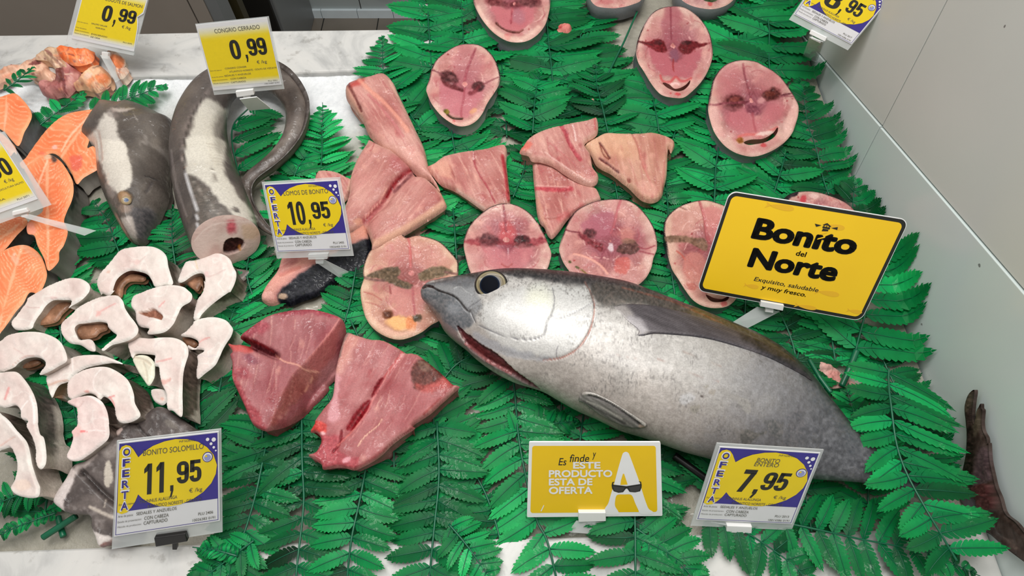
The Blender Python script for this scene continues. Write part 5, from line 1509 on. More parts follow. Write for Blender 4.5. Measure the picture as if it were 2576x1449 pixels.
tailpiece('dark conger tail piece with white edges, left of the 11,95 tag',
          T('M', [(965, 190), (1050, 172), (1110, 230), (1140, 600), (1130, 1100), (1010, 1130), (885, 1192), (832, 1082), (802, 1002), (782, 902), (602, 882), (522, 842), (452, 772), (482, 682), (562, 562), (642, 432), (762, 382), (882, 282)]),
          [G('M', [(450, 770), (480, 680), (560, 570), (640, 440), (680, 520), (650, 640), (580, 760), (590, 880)], (222, 210, 206), 0.9, 14), G('M', [(560, 560), (740, 400), (880, 300), (920, 300), (820, 430), (740, 480), (640, 560)], (190, 176, 170), 0.7, 18),
           G('M', [(960, 420), (1000, 400), (1030, 560), (980, 640), (950, 580)], (200, 190, 176), 0.9, 8), Ln('M', [(740, 500), (860, 620), (960, 720), (1060, 790)], 16, (52, 46, 44), 0.85, -0.003), Ln('M', [(820, 820), (920, 870), (1050, 920)], 22, (196, 184, 172), 0.85), Ln('M', [(970, 740), (950, 820)], 8, (180, 168, 156), 0.8),
           G('M', [(800, 1010), (900, 1060), (1040, 1110), (900, 1190), (840, 1090)], (232, 222, 216), 0.9, 12), G('M', [(900, 200), (1000, 190), (1060, 330), (1000, 380), (920, 330)], (150, 140, 134), 0.7, 20), G('M', [(900, 1180), (1050, 1110), (1060, 1190)], (120, 70, 64), 0.8, 8)],
          0.042, (0.0, -0.15, 1), height=groove_h('M', [(740, 500), (860, 620), (960, 720), (1060, 790)], 8, 0.006), th=0.036)

# the head of a conger: a rounded wedge lying on the ice
def dome(outline, H, R, base, ops, z0=0.012, spacing=3.0, power=0.5, th=0.01, relief=0.0):
    def h(P, d):
        t = np.clip(d / R, 0, 1)
        return H * (1 - (1 - t) ** 2) ** power + relief * fbm(P, 20, 4, 3) * np.clip(d / 6, 0, 1)
    return slab(outline, z0, th, base=base, ops=ops, rpx=3, rm=0.0, height=h, spacing=spacing, side=None)
hd = dome(np.vstack([T('A', [(958, 992), (1012, 972), (1080, 980), (1150, 990), (1222, 976), (1300, 992), (1400, 1032), (1500, 1082), (1592, 1132), (1585, 1250), (1560, 1400)]), T('E', [(1545, 200), (1535, 400), (1548, 530), (1502, 682), (1442, 802), (1372, 922), (1322, 970), (1250, 966), (1180, 922), (1122, 832), (1062, 722), (1002, 602), (962, 502), (932, 402), (917, 250), (905, 150), (862, 100), (782, 20)]), T('A', [(776, 1290), (832, 1180), (882, 1100)])]), 0.044, 80,
          lambda P, d, c0: np.array([94.0, 86, 80]) + fbm(P, 40, 4, 71)[:, None] * np.array([56, 54, 50]) + sstep(0.16, 0.3, fbm(P, 22, 3, 75))[:, None] * 26, [
    G('A', [(850, 1190), (940, 1060), (1010, 1010), (1050, 1110), (1070, 1220), (1120, 1300), (1130, 1449), (860, 1449), (780, 1300)], (214, 206, 196), 0.9, 18),
    G('E', [(850, 20), (1120, 20), (1170, 150), (1195, 300), (1190, 420), (1130, 470), (1060, 480), (990, 430), (940, 300), (910, 150)], (218, 210, 198), 0.92, 16), G('A', [(1000, 985), (1120, 990), (1230, 985), (1160, 1010), (1040, 1020)], (212, 196, 186), 0.7, 10),
    G('A', [(970, 1000), (1060, 1010), (1090, 1060), (1060, 1090), (1000, 1060)], (120, 108, 104), 0.5, 12), Ln('A', [(890, 1200), (910, 1300), (920, 1449)], 18, (176, 160, 152), 0.6, -0.002), Ln('E', [(880, 20), (900, 140), (930, 260)], 12, (170, 160, 150), 0.5),
    G('E', [(980, 430), (1050, 450), (1040, 540), (990, 520)], (150, 138, 132), 0.6, 14), G('E', [(1100, 730), (1180, 700), (1220, 740), (1260, 920), (1200, 930), (1140, 830)], (196, 184, 176), 0.8, 12), G('E', [(1040, 660), (1100, 740), (1180, 900), (1210, 950), (1120, 850), (1050, 720)], (200, 150, 136), 0.75, 10),
    Ln('E', [(1060, 680), (1120, 790), (1200, 930)], 7, (120, 84, 80), 0.7, -0.002), G('E', [(1180, 640), (1280, 620), (1400, 640), (1440, 760), (1360, 900), (1260, 920), (1220, 780)], (74, 72, 76), 0.7, 20), Ln('E', [(1310, 330), (1380, 350), (1445, 382)], 5, (46, 42, 42), 0.9, -0.001), Ln('E', [(1380, 400), (1330, 480)], 22, (66, 60, 60), 0.6, -0.001),
    E('E', 1140, 540, 62, 55, 10, (170, 130, 90), 0.8, 0.3, 0.002), Ln('A', [(1210, 1010), (1240, 1080), (1270, 1140)], 4, (150, 140, 132), 0.7), E('A', 1420, 1300, 40, 50, 0, (140, 130, 120), 0.6, 0.5), E('E', 1140, 630, 60, 40, 0, (180, 150, 130), 0.5, 0.5)])
head = piece('cut_conger', 'cut conger eel head lying nose down, grey-brown with a cream patch', 'eel head', None, hd, M_EEL)
bv_head = BVHTree.FromPolygons([tuple(v) for v in hd['V']], hd['F'].tolist())
def drape(bv, px, off=0.0, fallback=0.05):
    out, nn = [], []
    for p, d in zip(np.atleast_2d(px), rays(px)):
        d = d / np.linalg.norm(d)
        h = bv.ray_cast(Vector(CAM), Vector(d))
        if h[0] is None:
            q = onz([p], fallback)[0]
            out.append(q); nn.append((0, 0, 1))
        else:
            n = np.array(h[1])
            if n @ d > 0: n = -n
            out.append(np.array(h[0])); nn.append(n)
    out, nn = np.array(out), np.array(nn)
    return out + nn * (off if np.isscalar(off) else np.asarray(off)[:, None]), nn
def disc_on(bv, name, px, r, dome_h, m, parent, off=0.0005, label=None, squash=1.0, rot=0.0, rings=10, colfn=None):
    """a round lens sitting on a surface"""
    p, n = drape(bv, [px])
    p, n = p[0], n[0]
    a = np.cross(n, [0, 1, 0.1]); a /= np.linalg.norm(a)
    b = np.cross(n, a)
    V = [p + n * (off + dome_h)]
    cols = [0]
    F = []
    seg = 36
    for k in range(1, rings + 1):
        t = k / rings
        for j in range(seg):
            g = 2 * math.pi * j / seg
            V.append(p + r * t * (a * math.cos(g + rot) + b * squash * math.sin(g + rot)) + n * (off + dome_h * math.sqrt(max(0, 1 - t * t))))
            cols.append(t)
    for j in range(seg):
        F.append([0, 1 + j, 1 + (j + 1) % seg])
    for k in range(rings - 1):
        for j in range(seg):
            o = 1 + k * seg
            F.append([o + j, o + seg + j, o + seg + (j + 1) % seg, o + (j + 1) % seg])
    c = colfn(np.array(cols)) if colfn else None
    o = mesh_obj(name, np.array(V), F, m, c, parent=parent)
    if label: o['label'] = label
    return o
M_PUPIL = colmat('dark_pupil', rough=0.45, spec=0.03, coat=0.0, nstr=0.0, cstr=0.0, var=0.05)
M_EYE = colmat('glossy_eye', rough=0.3, spec=0.25, coat=0.25, nstr=0.0, cstr=0.0, var=0.05)
disc_on(bv_head, 'eye', T('E', [(1152, 560)])[0], 0.0058, 0.0016, M_EYE, head, label='cloudy blue eye', colfn=lambda t: np.where(t[:, None] < 0.42, np.array([70.0, 90, 124]), np.array([156.0, 136, 104])))

# the eel body: a tapering tube curling round to its tail
path_px = [(570, 606), (553, 556), (530, 490), (510, 420), (500, 350), (508, 285), (540, 225), (600, 190), (665, 190), (715, 220), (747, 268), (748, 310), (735, 350), (705, 390), (668, 422), (634, 448), (617, 478), (620, 512), (640, 545), (668, 575), (690, 590)]
rad_px = [76, 80, 80, 76, 71, 66, 58, 48, 42, 37, 34, 31, 28, 25, 23, 21, 19, 17, 14, 9, 5]
rad_m = np.interp(np.linspace(0, 1, 240), np.linspace(0, 1, len(rad_px)), np.array(rad_px)) * 0.00052
pp = catmull(path_px, 4, False, 8)
k = np.linspace(0, 1, 240)
pp = np.stack([np.interp(k, np.linspace(0, 1, len(pp)), pp[:, i]) for i in range(2)], 1)
# radii follow the px path parameter
tt = np.array([np.argmin(((pp - np.array(q)) ** 2).sum(1)) for q in path_px]) / 239.0
rad_m = np.interp(k, tt, np.array(rad_px) * 0.00052)
for _ in range(6):
    rad_m[1:-1] = (rad_m[:-2] + rad_m[1:-1] * 2 + rad_m[2:]) / 4
hz = np.minimum(rad_m * 0.86, 0.036) + 0.011
Pw = onz(pp, hz)
for _ in range(8):
    Pw[1:-1] = (Pw[:-2] + Pw[1:-1] * 2 + Pw[2:]) / 4
NS = 72
tan = np.gradient(Pw, axis=0); tan /= np.linalg.norm(tan, axis=1)[:, None]
sd = np.cross(tan, [0, 0, 1.0]); sd /= np.linalg.norm(sd, axis=1)[:, None]
up = np.cross(sd, tan)
ang = np.linspace(0, 2 * math.pi, NS, endpoint=False)
EV = Pw[:, None, :] + rad_m[:, None, None] * (np.cos(ang)[None, :, None] * sd[:, None, :] + 0.86 * np.sin(ang)[None, :, None] * up[:, None, :])
for i_ in range(16):
    EV[i_] += tan[i_] * (0.38 * np.sin(ang) * rad_m[i_] * 0.86 * (1 - i_ / 16.0))[:, None]
AN = np.tile(ang, (240, 1)).ravel()
KK = np.repeat(k, NS)
EV = EV.reshape(-1, 3)
EF = [[i * NS + j, i * NS + (j + 1) % NS, (i + 1) * NS + (j + 1) % NS, (i + 1) * NS + j] for i in range(239) for j in range(NS)]
EF.append([239 * NS + j for j in range(NS)])
px = proj(EV)
EC = np.array([86.0, 78, 74]) + fbm(np.stack([KK * 900, AN * 40], 1), 34, 4, 81)[:, None] * np.array([60, 56, 50])
EC, _ = paint(EC, px, [
    G('A', [(1880, 900), (2000, 960), (2080, 1010), (1990, 1080), (1960, 1200), (1960, 1449), (1690, 1449), (1710, 1300), (1760, 1120), (1800, 980)], (204, 198, 186), 0.92, 22),
    G('E', [(1690, 0), (2030, 0), (2040, 150), (2060, 300), (2130, 450), (2220, 580), (2310, 680), (2330, 760), (2180, 740), (2080, 640), (1980, 540), (1880, 430), (1760, 330), (1690, 290)], (208, 202, 190), 0.92, 18),
    G('E', [(1700, 330), (1780, 370), (1880, 450), (2000, 580), (2090, 700), (2100, 760), (1900, 770), (1800, 820), (1790, 650), (1740, 480)], (100, 92, 84), 0.7, 20),
    Ln('E', [(1680, 290), (1710, 400), (1760, 520), (1790, 640), (1800, 820)], 13, (206, 204, 206), 0.85, 0), Ln('E', [(1680, 0), (1680, 120), (1690, 290)], 14, (60, 54, 52), 0.7),
    Ln('A', [(1940, 780), (1800, 960), (1700, 1150), (1660, 1449)], 26, (120, 108, 104), 0.6), Ln('A', [(1870, 860), (1760, 1040), (1690, 1250), (1680, 1449)], 10, (56, 50, 46), 0.7),
    Ln('E', [(1560, 100), (1600, 400), (1700, 700)], 14, (150, 140, 138), 0.45), G('A', [(1940, 1050), (2080, 1010), (2130, 1000), (2040, 1150), (2020, 1400), (1950, 1300)], (150, 144, 134), 0.6, 24),
    E('E', 2150, 645, 34, 22, 20, (86, 80, 76), 0.9), E('E', 2320, 720, 30, 18, 20, (100, 92, 86), 0.7), Ln('E', [(1935, 275), (1950, 330), (1960, 380)], 20, (120, 112, 104), 0.8), Ln('E', [(1940, 290), (1950, 370)], 7, (236, 230, 220), 0.9)]
    + [Ln('E', [(1880 + 6 * i, 40 + 26 * i), (2040 + 6 * i, 60 + 26 * i)], 4, (160, 150, 138), 0.35) for i in range(9)]
    + [Ln('E', [(1760 + 30 * i, 380 + 44 * i), (1800 + 34 * i, 430 + 44 * i)], 6, (196, 188, 178), 0.4) for i in range(8)])
tl = fbm(np.stack([KK * 900, AN * 26], 1), 30, 3, 85)
tailm = sstep(0.38, 0.46, KK)
EC += (tailm * 12)[:, None] * np.array([1, 0.8, 0.6]) + (tailm * tl * 60)[:, None]
eel = piece('conger_eel', 'conger eel body curling round to a thin dark tail, below the CONGRIO tag', 'eel', None,
            dict(V=EV, F=np.array(EF[:-1]), C=EC, SV=EV[239 * NS:], SF=[[j for j in range(NS)]], SC=EC[239 * NS:], c=Pw[60]), M_EEL)
# its cut end: a slanted slice facing the viewer
ring0 = EV[:NS]
rc0 = ring0.mean(0)
NR = 34
cv = [rc0 - tan[0] * 0.003]
cfc = []
for r_ in range(1, NR + 1):
    t_ = r_ / NR
    cv += list(rc0 + (ring0 - rc0) * t_ - tan[0] * 0.003 * (1 - t_ ** 4))
for j in range(NS):
    cfc.append([0, 1 + j, 1 + (j + 1) % NS])
for r_ in range(NR - 1):
    for j in range(NS):
        b_ = 1 + r_ * NS
        cfc.append([b_ + j, b_ + NS + j, b_ + NS + (j + 1) % NS, b_ + (j + 1) % NS])
cv = np.array(cv)
cpx = proj(cv)
crgb = np.array([212.0, 186, 176]) + fbm(cpx, 30, 4, 5)[:, None] * np.array([40, 56, 54])
crgb, ch = paint(crgb, cpx, [
    E('E', 2110, 800, 42, 60, 0, (190, 60, 76), 0.75, 0.6), G('E', [(2060, 930), (2130, 905), (2205, 920), (2225, 965), (2190, 1010), (2120, 1040), (2050, 1045), (2040, 990)], (52, 20, 18), 0.97, 5, 0.004),
    G('E', [(2200, 780), (2310, 780), (2370, 850), (2300, 930), (2210, 900)], (200, 168, 136), 0.6, 24), E('E', 2190, 1000, 14, 20, 20, (176, 110, 40), 0.8), G('E', [(1770, 930), (1850, 850), (1960, 800), (1950, 950), (1850, 1060), (1780, 1070)], (222, 200, 190), 0.5, 20), Ln('E', [(1770, 930), (1850, 840), (1950, 780), (2100, 755), (2300, 750)], 8, (232, 214, 204), 0.6)])
cv = cv + tan[0] * ch[:, None]
vv, ff = cv, cfc
s = dict(C=crgb, SC=np.zeros((0, 3)))
o = mesh_obj('cut_end', vv, ff, M_CONG, np.vstack([s['C'], s['SC']]), parent=eel)
o['label'] = 'pale pink cut end with a dark cavity'
# low fin running along the eel's tail
fk = np.arange(92, 236)
fin_b = Pw[fk] + rad_m[fk, None] * (0.75 * sd[fk] * -1 + 0.5 * up[fk])
fin_t = fin_b + (rad_m[fk] * np.clip((fk - 92) / 40.0, 0, 1))[:, None] * (-0.42 * sd[fk] + 0.25 * up[fk])
vv = np.vstack([fin_b, fin_t, fin_t - np.array([0, 0, 0.0015]), fin_b - np.array([0, 0, 0.0015])])
m_ = len(fk)
ff = [[a * m_ + i, a * m_ + i + 1, ((a + 1) % 4) * m_ + i + 1, ((a + 1) % 4) * m_ + i] for a in range(4) for i in range(m_ - 1)]
cc = np.tile(np.array([74.0, 66, 62]), (len(vv), 1)) + fbm(proj(vv), 8, 3, 5)[:, None] * 60
mesh_obj('fin', vv, ff, M_EEL, cc, parent=eel)

# ------------------------------------------------------------------ salmon
GS = 'orange salmon steaks at the left edge'
def salmon(label, outline, p0, p1, ops=(), z=0.032, th=0.024, n=(0, 0, 1), side_ops=(), dark=0.8, period=15, k=0.75, name='salmon_steak', seed=0, tone=(0, 0, 0)):
    s = slab(outline, z, th, n=n, base=salmon_base(p0, p1, period, k, tone, seed), ops=ops, side=salmon_skin(dark), side_ops=side_ops, rpx=6, rm=0.002, bulge=0.002)
    return piece(name, label, 'salmon steak', GS, s, M_SALM, M_SKIN)
BLK = (44, 42, 44)
salmon('salmon steak with thick black skin, nearest the salmon trimmings',
       T('A', [(-80, 890), (0, 872), (60, 852), (130, 842), (200, 900), (262, 982), (282, 1052), (252, 1132), (212, 1202), (182, 1292), (150, 1322), (100, 1272), (40, 1202), (0, 1172), (-80, 1120)]),
       T('A', [(60, 860)])[0], T('A', [(40, 1200)])[0], [Ln('A', [(70, 950), (60, 1050), (40, 1150)], 12, (240, 190, 160), 0.5)], z=0.038, th=0.034,
       side_ops=[G('A', [(130, 810), (260, 850), (380, 1100), (300, 1250), (240, 1180), (290, 1050), (200, 900)], BLK, 0.95, 12), G('A', [(230, 1160), (360, 1120), (290, 1400), (160, 1400)], (120, 122, 126), 0.8, 20)])
salmon('big salmon steak touching the grey conger head',
       np.vstack([T('A', [(876, 995), (872, 1110), (835, 1180), (800, 1290), (790, 1340)]), T('E', [(850, 60), (902, 190), (907, 252), (760, 342), (692, 402), (642, 302), (562, 182), (470, 122), (350, 172), (222, 262), (170, 222), (195, 185)]), T('A', [(225, 1430), (302, 1322), (402, 1190), (502, 1092), (602, 1032), (722, 1002)])]),
       T('A', [(860, 1010)])[0], T('E', [(560, 160)])[0], [Ln('A', [(860, 1010), (760, 1110), (640, 1240), (560, 1380)], 12, (250, 205, 175), 0.75), G('E', [(640, 150), (740, 160), (740, 260), (680, 290), (640, 230)], (214, 84, 76), 0.6, 14), E('A', 500, 1340, 24, 18, 0, (250, 190, 180), 0.8), E('E', 380, 130, 30, 16, 0, (224, 90, 70), 0.5)],
       z=0.030, dark=0.2, period=13, k=0.9, seed=1, side_ops=[G('A', [(870, 980), (930, 990), (920, 1060), (870, 1090)], BLK, 0.9, 8)])
salmon('salmon steak with a long tail flap, crossed by a clear tag foot',
       T('E', [(215, 262), (300, 192), (380, 150), (450, 132), (540, 190), (602, 272), (652, 372), (662, 472), (642, 562), (602, 652), (575, 740), (602, 800), (606, 862), (572, 962), (532, 1022), (522, 1112), (432, 1192), (392, 1082), (332, 962), (302, 872), (242, 852), (235, 772), (280, 720), (382, 640), (332, 522), (292, 422), (242, 322)]),
       T('E', [(430, 170)])[0], T('E', [(440, 1180)])[0], [Ln('E', [(430, 200), (380, 330), (340, 440)], 12, (250, 205, 175), 0.7), E('E', 440, 155, 50, 26, -20, (222, 190, 160), 0.7), Ln('E', [(480, 120), (500, 190)], 30, (54, 50, 52), 0.85), G('E', [(235, 770), (300, 760), (330, 860), (250, 860)], (244, 160, 140), 0.7, 10)],
       z=0.040, th=0.034, period=11.5, k=-0.5, seed=2, side_ops=[G('E', [(480, 100), (560, 130), (700, 400), (700, 560), (640, 640), (660, 420), (580, 230)], BLK, 0.95, 10), G('E', [(560, 960), (640, 850), (640, 700), (600, 760)], (150, 150, 150), 0.6, 14)], dark=0.5)
salmon('sliver of salmon steak at the left edge, just above the slanted yellow tag',
       np.vstack([T('A', [(-80, 1180), (0, 1205), (70, 1262), (130, 1332), (142, 1402)]), T('E', [(120, 110), (80, 150), (20, 120), (-80, 60)])]),
       T('A', [(-80, 1250)])[0], T('A', [(140, 1400)])[0], [], z=0.036, seed=3, side_ops=[G('A', [(0, 1150), (120, 1230), (200, 1400), (200, 1449), (140, 1449), (130, 1330)], BLK, 0.95, 8)])
salmon('salmon steak under the slanted yellow tag at the left edge',
       T('E', [(-90, 740), (0, 722), (100, 702), (200, 702), (242, 742), (222, 792), (152, 862), (102, 922), (52, 982), (0, 1022), (-90, 1060)]),
       T('E', [(220, 740)])[0], T('E', [(-80, 980)])[0], [], z=0.032, period=9, seed=4, side_ops=[G('E', [(0, 1010), (100, 920), (240, 760), (260, 800), (120, 960), (20, 1060)], (92, 74, 66), 0.9, 8)])
salmon('round salmon steak at the left edge, lowest of the salmon',
       np.vstack([T('E', [(-90, 1060), (0, 1020), (80, 980), (170, 957), (242, 962), (312, 1002), (372, 1072), (412, 1182), (416, 1252), (385, 1340), (340, 1400)]), T('I', [(260, 125), (202, 222), (132, 302), (62, 402), (0, 482), (-90, 560)])]),
       T('E', [(200, 970)])[0], T('E', [(60, 1449)])[0], [E('E', 140, 1100, 50, 30, 60, (246, 176, 150), 0.6), G('E', [(180, 960), (250, 970), (370, 1070), (300, 1080), (220, 1010)], (206, 160, 130), 0.5, 14), E('E', 130, 1050, 14, 12, 0, (252, 200, 180), 0.8)],
       z=0.034, period=13, k=-0.8, seed=5, dark=0.3)

# salmon scraps on the back ledge
GT = 'salmon trimmings on the back ledge'
def scrap(label, outline, base, ops, z=0.02, H=0.009, R=15, m=None, n=None, name='salmon_trimming', cat='fish scrap', group=GT, th=0.012):
    b = np.array(base, float)
    rg = np.random.default_rng(len(label) * 7)
    o_ = np.asarray(outline)
    fl = []
    if group == 'salmon trimmings on the back ledge':
        for _ in range(26):
            q = rg.uniform(o_.min(0), o_.max(0))
            t, l = rg.uniform(0, math.pi), rg.uniform(5, 16)
            cc = [(112, 58, 56), (238, 204, 182), (150, 92, 84), (226, 150, 112)][rg.integers(0, 4)]
            fl.append(Ln('P', [(q[0] - l * math.cos(t), q[1] - l * math.sin(t) * 0.6), q, (q[0] + l * math.cos(t + 0.5), q[1] + l * math.sin(t + 0.5) * 0.6)], rg.uniform(1.2, 3.2), cc, rg.uniform(0.35, 0.75), -0.0006))
    ops = fl + list(ops)
    s = dome(outline, H, R, lambda P, d, c0: np.tile(b, (len(P), 1)) + fbm(P, 18, 4, 5)[:, None] * np.array([80, 96, 90]) + sstep(5, 0, d)[:, None] * np.array([10, 14, 14]), ops, z0=z, th=th, spacing=2.6, power=0.8, relief=0.015)
    return piece(name, label, cat, group, s, m or M_SALM)
TAN = (206, 160, 136)
scrap('long pale strip of salmon belly and bone at the left edge of the back ledge',
      T('A', [(-90, 690), (0, 655), (100, 612), (250, 572), (330, 530), (420, 560), (455, 640), (520, 682), (552, 732), (450, 762), (330, 742), (250, 702), (150, 702), (50, 742), (-90, 790)]), (216, 166, 140), [Ln('A', [(0, 700), (150, 640), (300, 600), (420, 600)], 16, (236, 196, 170), 0.7), G('A', [(260, 590), (330, 540), (380, 560), (340, 590)], (110, 50, 50), 0.85, 6), Ln('A', [(330, 740), (440, 755), (540, 740)], 12, (120, 84, 66), 0.7), E('A', 60, 690, 60, 20, -20, (230, 140, 104), 0.5)], z=0.012)
scrap('tan salmon scrap propped at the back, behind the orange end piece',
      T('A', [(320, 540), (400, 472), (480, 442), (560, 450), (600, 520), (640, 600), (600, 660), (520, 650), (440, 560)]), (196, 160, 130), [Ln('A', [(430, 480), (520, 560), (600, 640)], 12, (130, 92, 80), 0.7, -0.002), E('A', 380, 520, 20, 12, -30, (224, 190, 160), 0.8)], z=0.024)
scrap('wine-pink trimmings of salmon at the middle of the scraps, hanging over the ice',
      T('A', [(590, 600), (690, 580), (730, 650), (770, 700), (745, 770), (690, 830), (625, 892), (580, 890), (500, 902), (400, 872), (380, 812), (420, 762), (530, 762), (540, 700), (545, 650)]), (176, 112, 108), [Ln('A', [(560, 660), (580, 760), (600, 880)], 16, (100, 44, 48), 0.8, -0.003), G('A', [(480, 620), (560, 600), (580, 700), (540, 760), (500, 700)], (104, 60, 56), 0.8, 12), G('A', [(620, 680), (700, 660), (740, 720), (660, 800), (610, 780)], (216, 164, 156), 0.7, 16), E('A', 450, 830, 50, 30, 20, (206, 140, 134), 0.7), Ln('A', [(720, 690), (740, 740), (700, 800)], 9, (96, 50, 54), 0.8, -0.002)], z=0.014, H=0.016)
scrap('bright orange end of a salmon fillet, top of the scraps below the torn tag',
      T('A', [(520, 462), (565, 440), (700, 450), (850, 470), (862, 505), (850, 560), (780, 592), (690, 602), (590, 562), (545, 512)]), (240, 122, 68), [Ln('A', [(600, 470), (620, 520), (600, 560)], 7, (250, 176, 130), 0.7), Ln('A', [(680, 460), (700, 520), (690, 590)], 7, (250, 176, 130), 0.7), Ln('A', [(760, 470), (790, 520), (770, 590)], 7, (250, 176, 130), 0.6), Ln('A', [(820, 480), (840, 530)], 6, (250, 176, 130), 0.6)], z=0.030, H=0.010, R=16)
scrap('pale salmon belly scrap with an orange patch, right of the wine-pink trimmings',
      T('A', [(735, 770), (780, 710), (850, 650), (930, 622), (1000, 680), (1012, 752), (962, 802), (1010, 790), (900, 850), (850, 840), (770, 822), (705, 832), (690, 800)]), (226, 176, 140), [G('A', [(870, 690), (960, 670), (1000, 710), (990, 750), (910, 760)], (228, 128, 78), 0.85, 10), G('A', [(800, 730), (850, 690), (850, 740), (800, 790)], (222, 136, 90), 0.6, 10), Ln('A', [(850, 620), (900, 600), (930, 590)], 12, (110, 80, 66), 0.7), Ln('A', [(800, 850), (900, 840), (1010, 790)], 10, (120, 70, 60), 0.6), E('A', 800, 690, 40, 30, -30, (214, 190, 176), 0.7)], z=0.016, H=0.014)
scrap('white and orange salmon scrap at the right end of the trimmings',
      T('A', [(990, 530), (1040, 482), (1130, 532), (1145, 590), (1120, 630), (1165, 622), (1172, 660), (1120, 722), (1080, 710), (1040, 640)]), (222, 190, 170), [G('A', [(1000, 530), (1040, 490), (1130, 540), (1130, 590), (1080, 620), (1040, 590)], (230, 126, 74), 0.85, 8), Ln('A', [(1110, 720), (1150, 680), (1170, 630)], 8, (130, 110, 96), 0.8)], z=0.018, H=0.012, R=16)

# loose scraps on the ferns
scrap('small pink scrap of bonito lying alone on the ferns near the top', T('C', [(728, 262), (745, 228), (800, 222), (855, 238), (860, 280), (830, 312), (780, 302), (740, 290)]), (212, 126, 116), [E('C', 755, 250, 20, 16, 0, (188, 70, 70), 0.7)], z=0.012, H=0.006, R=8, m=M_MEAT, name='bonito_scrap', group='loose bonito scraps', th=0.008)
scrap('crumb of pink fish below the small scrap, between two upright fern stems', T('C', [(1030, 930), (1045, 905), (1068, 915), (1068, 945), (1045, 955)]), (206, 150, 140), [], z=0.012, H=0.004, R=4, m=M_MEAT, name='bonito_scrap', group='loose bonito scraps', th=0.008)
scrap('pink flesh half buried in ferns above the back of the whole fish', T('L', [(640, 770), (720, 770), (830, 830), (900, 900), (1010, 960), (1000, 1000), (870, 1000), (760, 1000), (700, 900)]), (206, 160, 150), [E('L', 800, 890, 60, 50, 20, (216, 140, 134), 0.6)], z=0.006, H=0.006, R=16, m=M_MEAT, name='bonito_scrap', group='loose bonito scraps', th=0.006)

# ------------------------------------------------------------------ the whole bonito
UP = np.array([(1060, 724), (1080, 709), (1105, 703), (1133, 698), (1188, 690), (1243, 681), (1285, 678), (1326, 679), (1395, 683), (1464, 691), (1519, 700), (1574, 711), (1616, 725), (1657, 741), (1712, 763), (1750, 777), (1800, 797), (1850, 817), (1900, 838), (1950, 866), (2000, 905), (2040, 945), (2075, 990), (2105, 1025), (2138, 1067), (2165, 1095), (2200, 1125), (2250, 1162), (2300, 1188), (2350, 1206), (2425, 1218)], float)
LO = np.array([(1058, 734), (1061, 752), (1080, 774), (1100, 805), (1116, 835), (1141, 860), (1169, 882), (1190, 902), (1215, 922), (1250, 945), (1290, 965), (1330, 978), (1365, 990), (1400, 1010), (1450, 1038), (1500, 1060), (1559, 1088), (1614, 1105), (1669, 1124), (1724, 1143), (1780, 1158), (1850, 1178), (1920, 1193), (1990, 1203), (2055, 1209), (2124, 1213), (2180, 1217), (2235, 1222), (2300, 1232), (2350, 1242), (2425, 1256)], float)
AXD = np.array([0.937, 0.35])
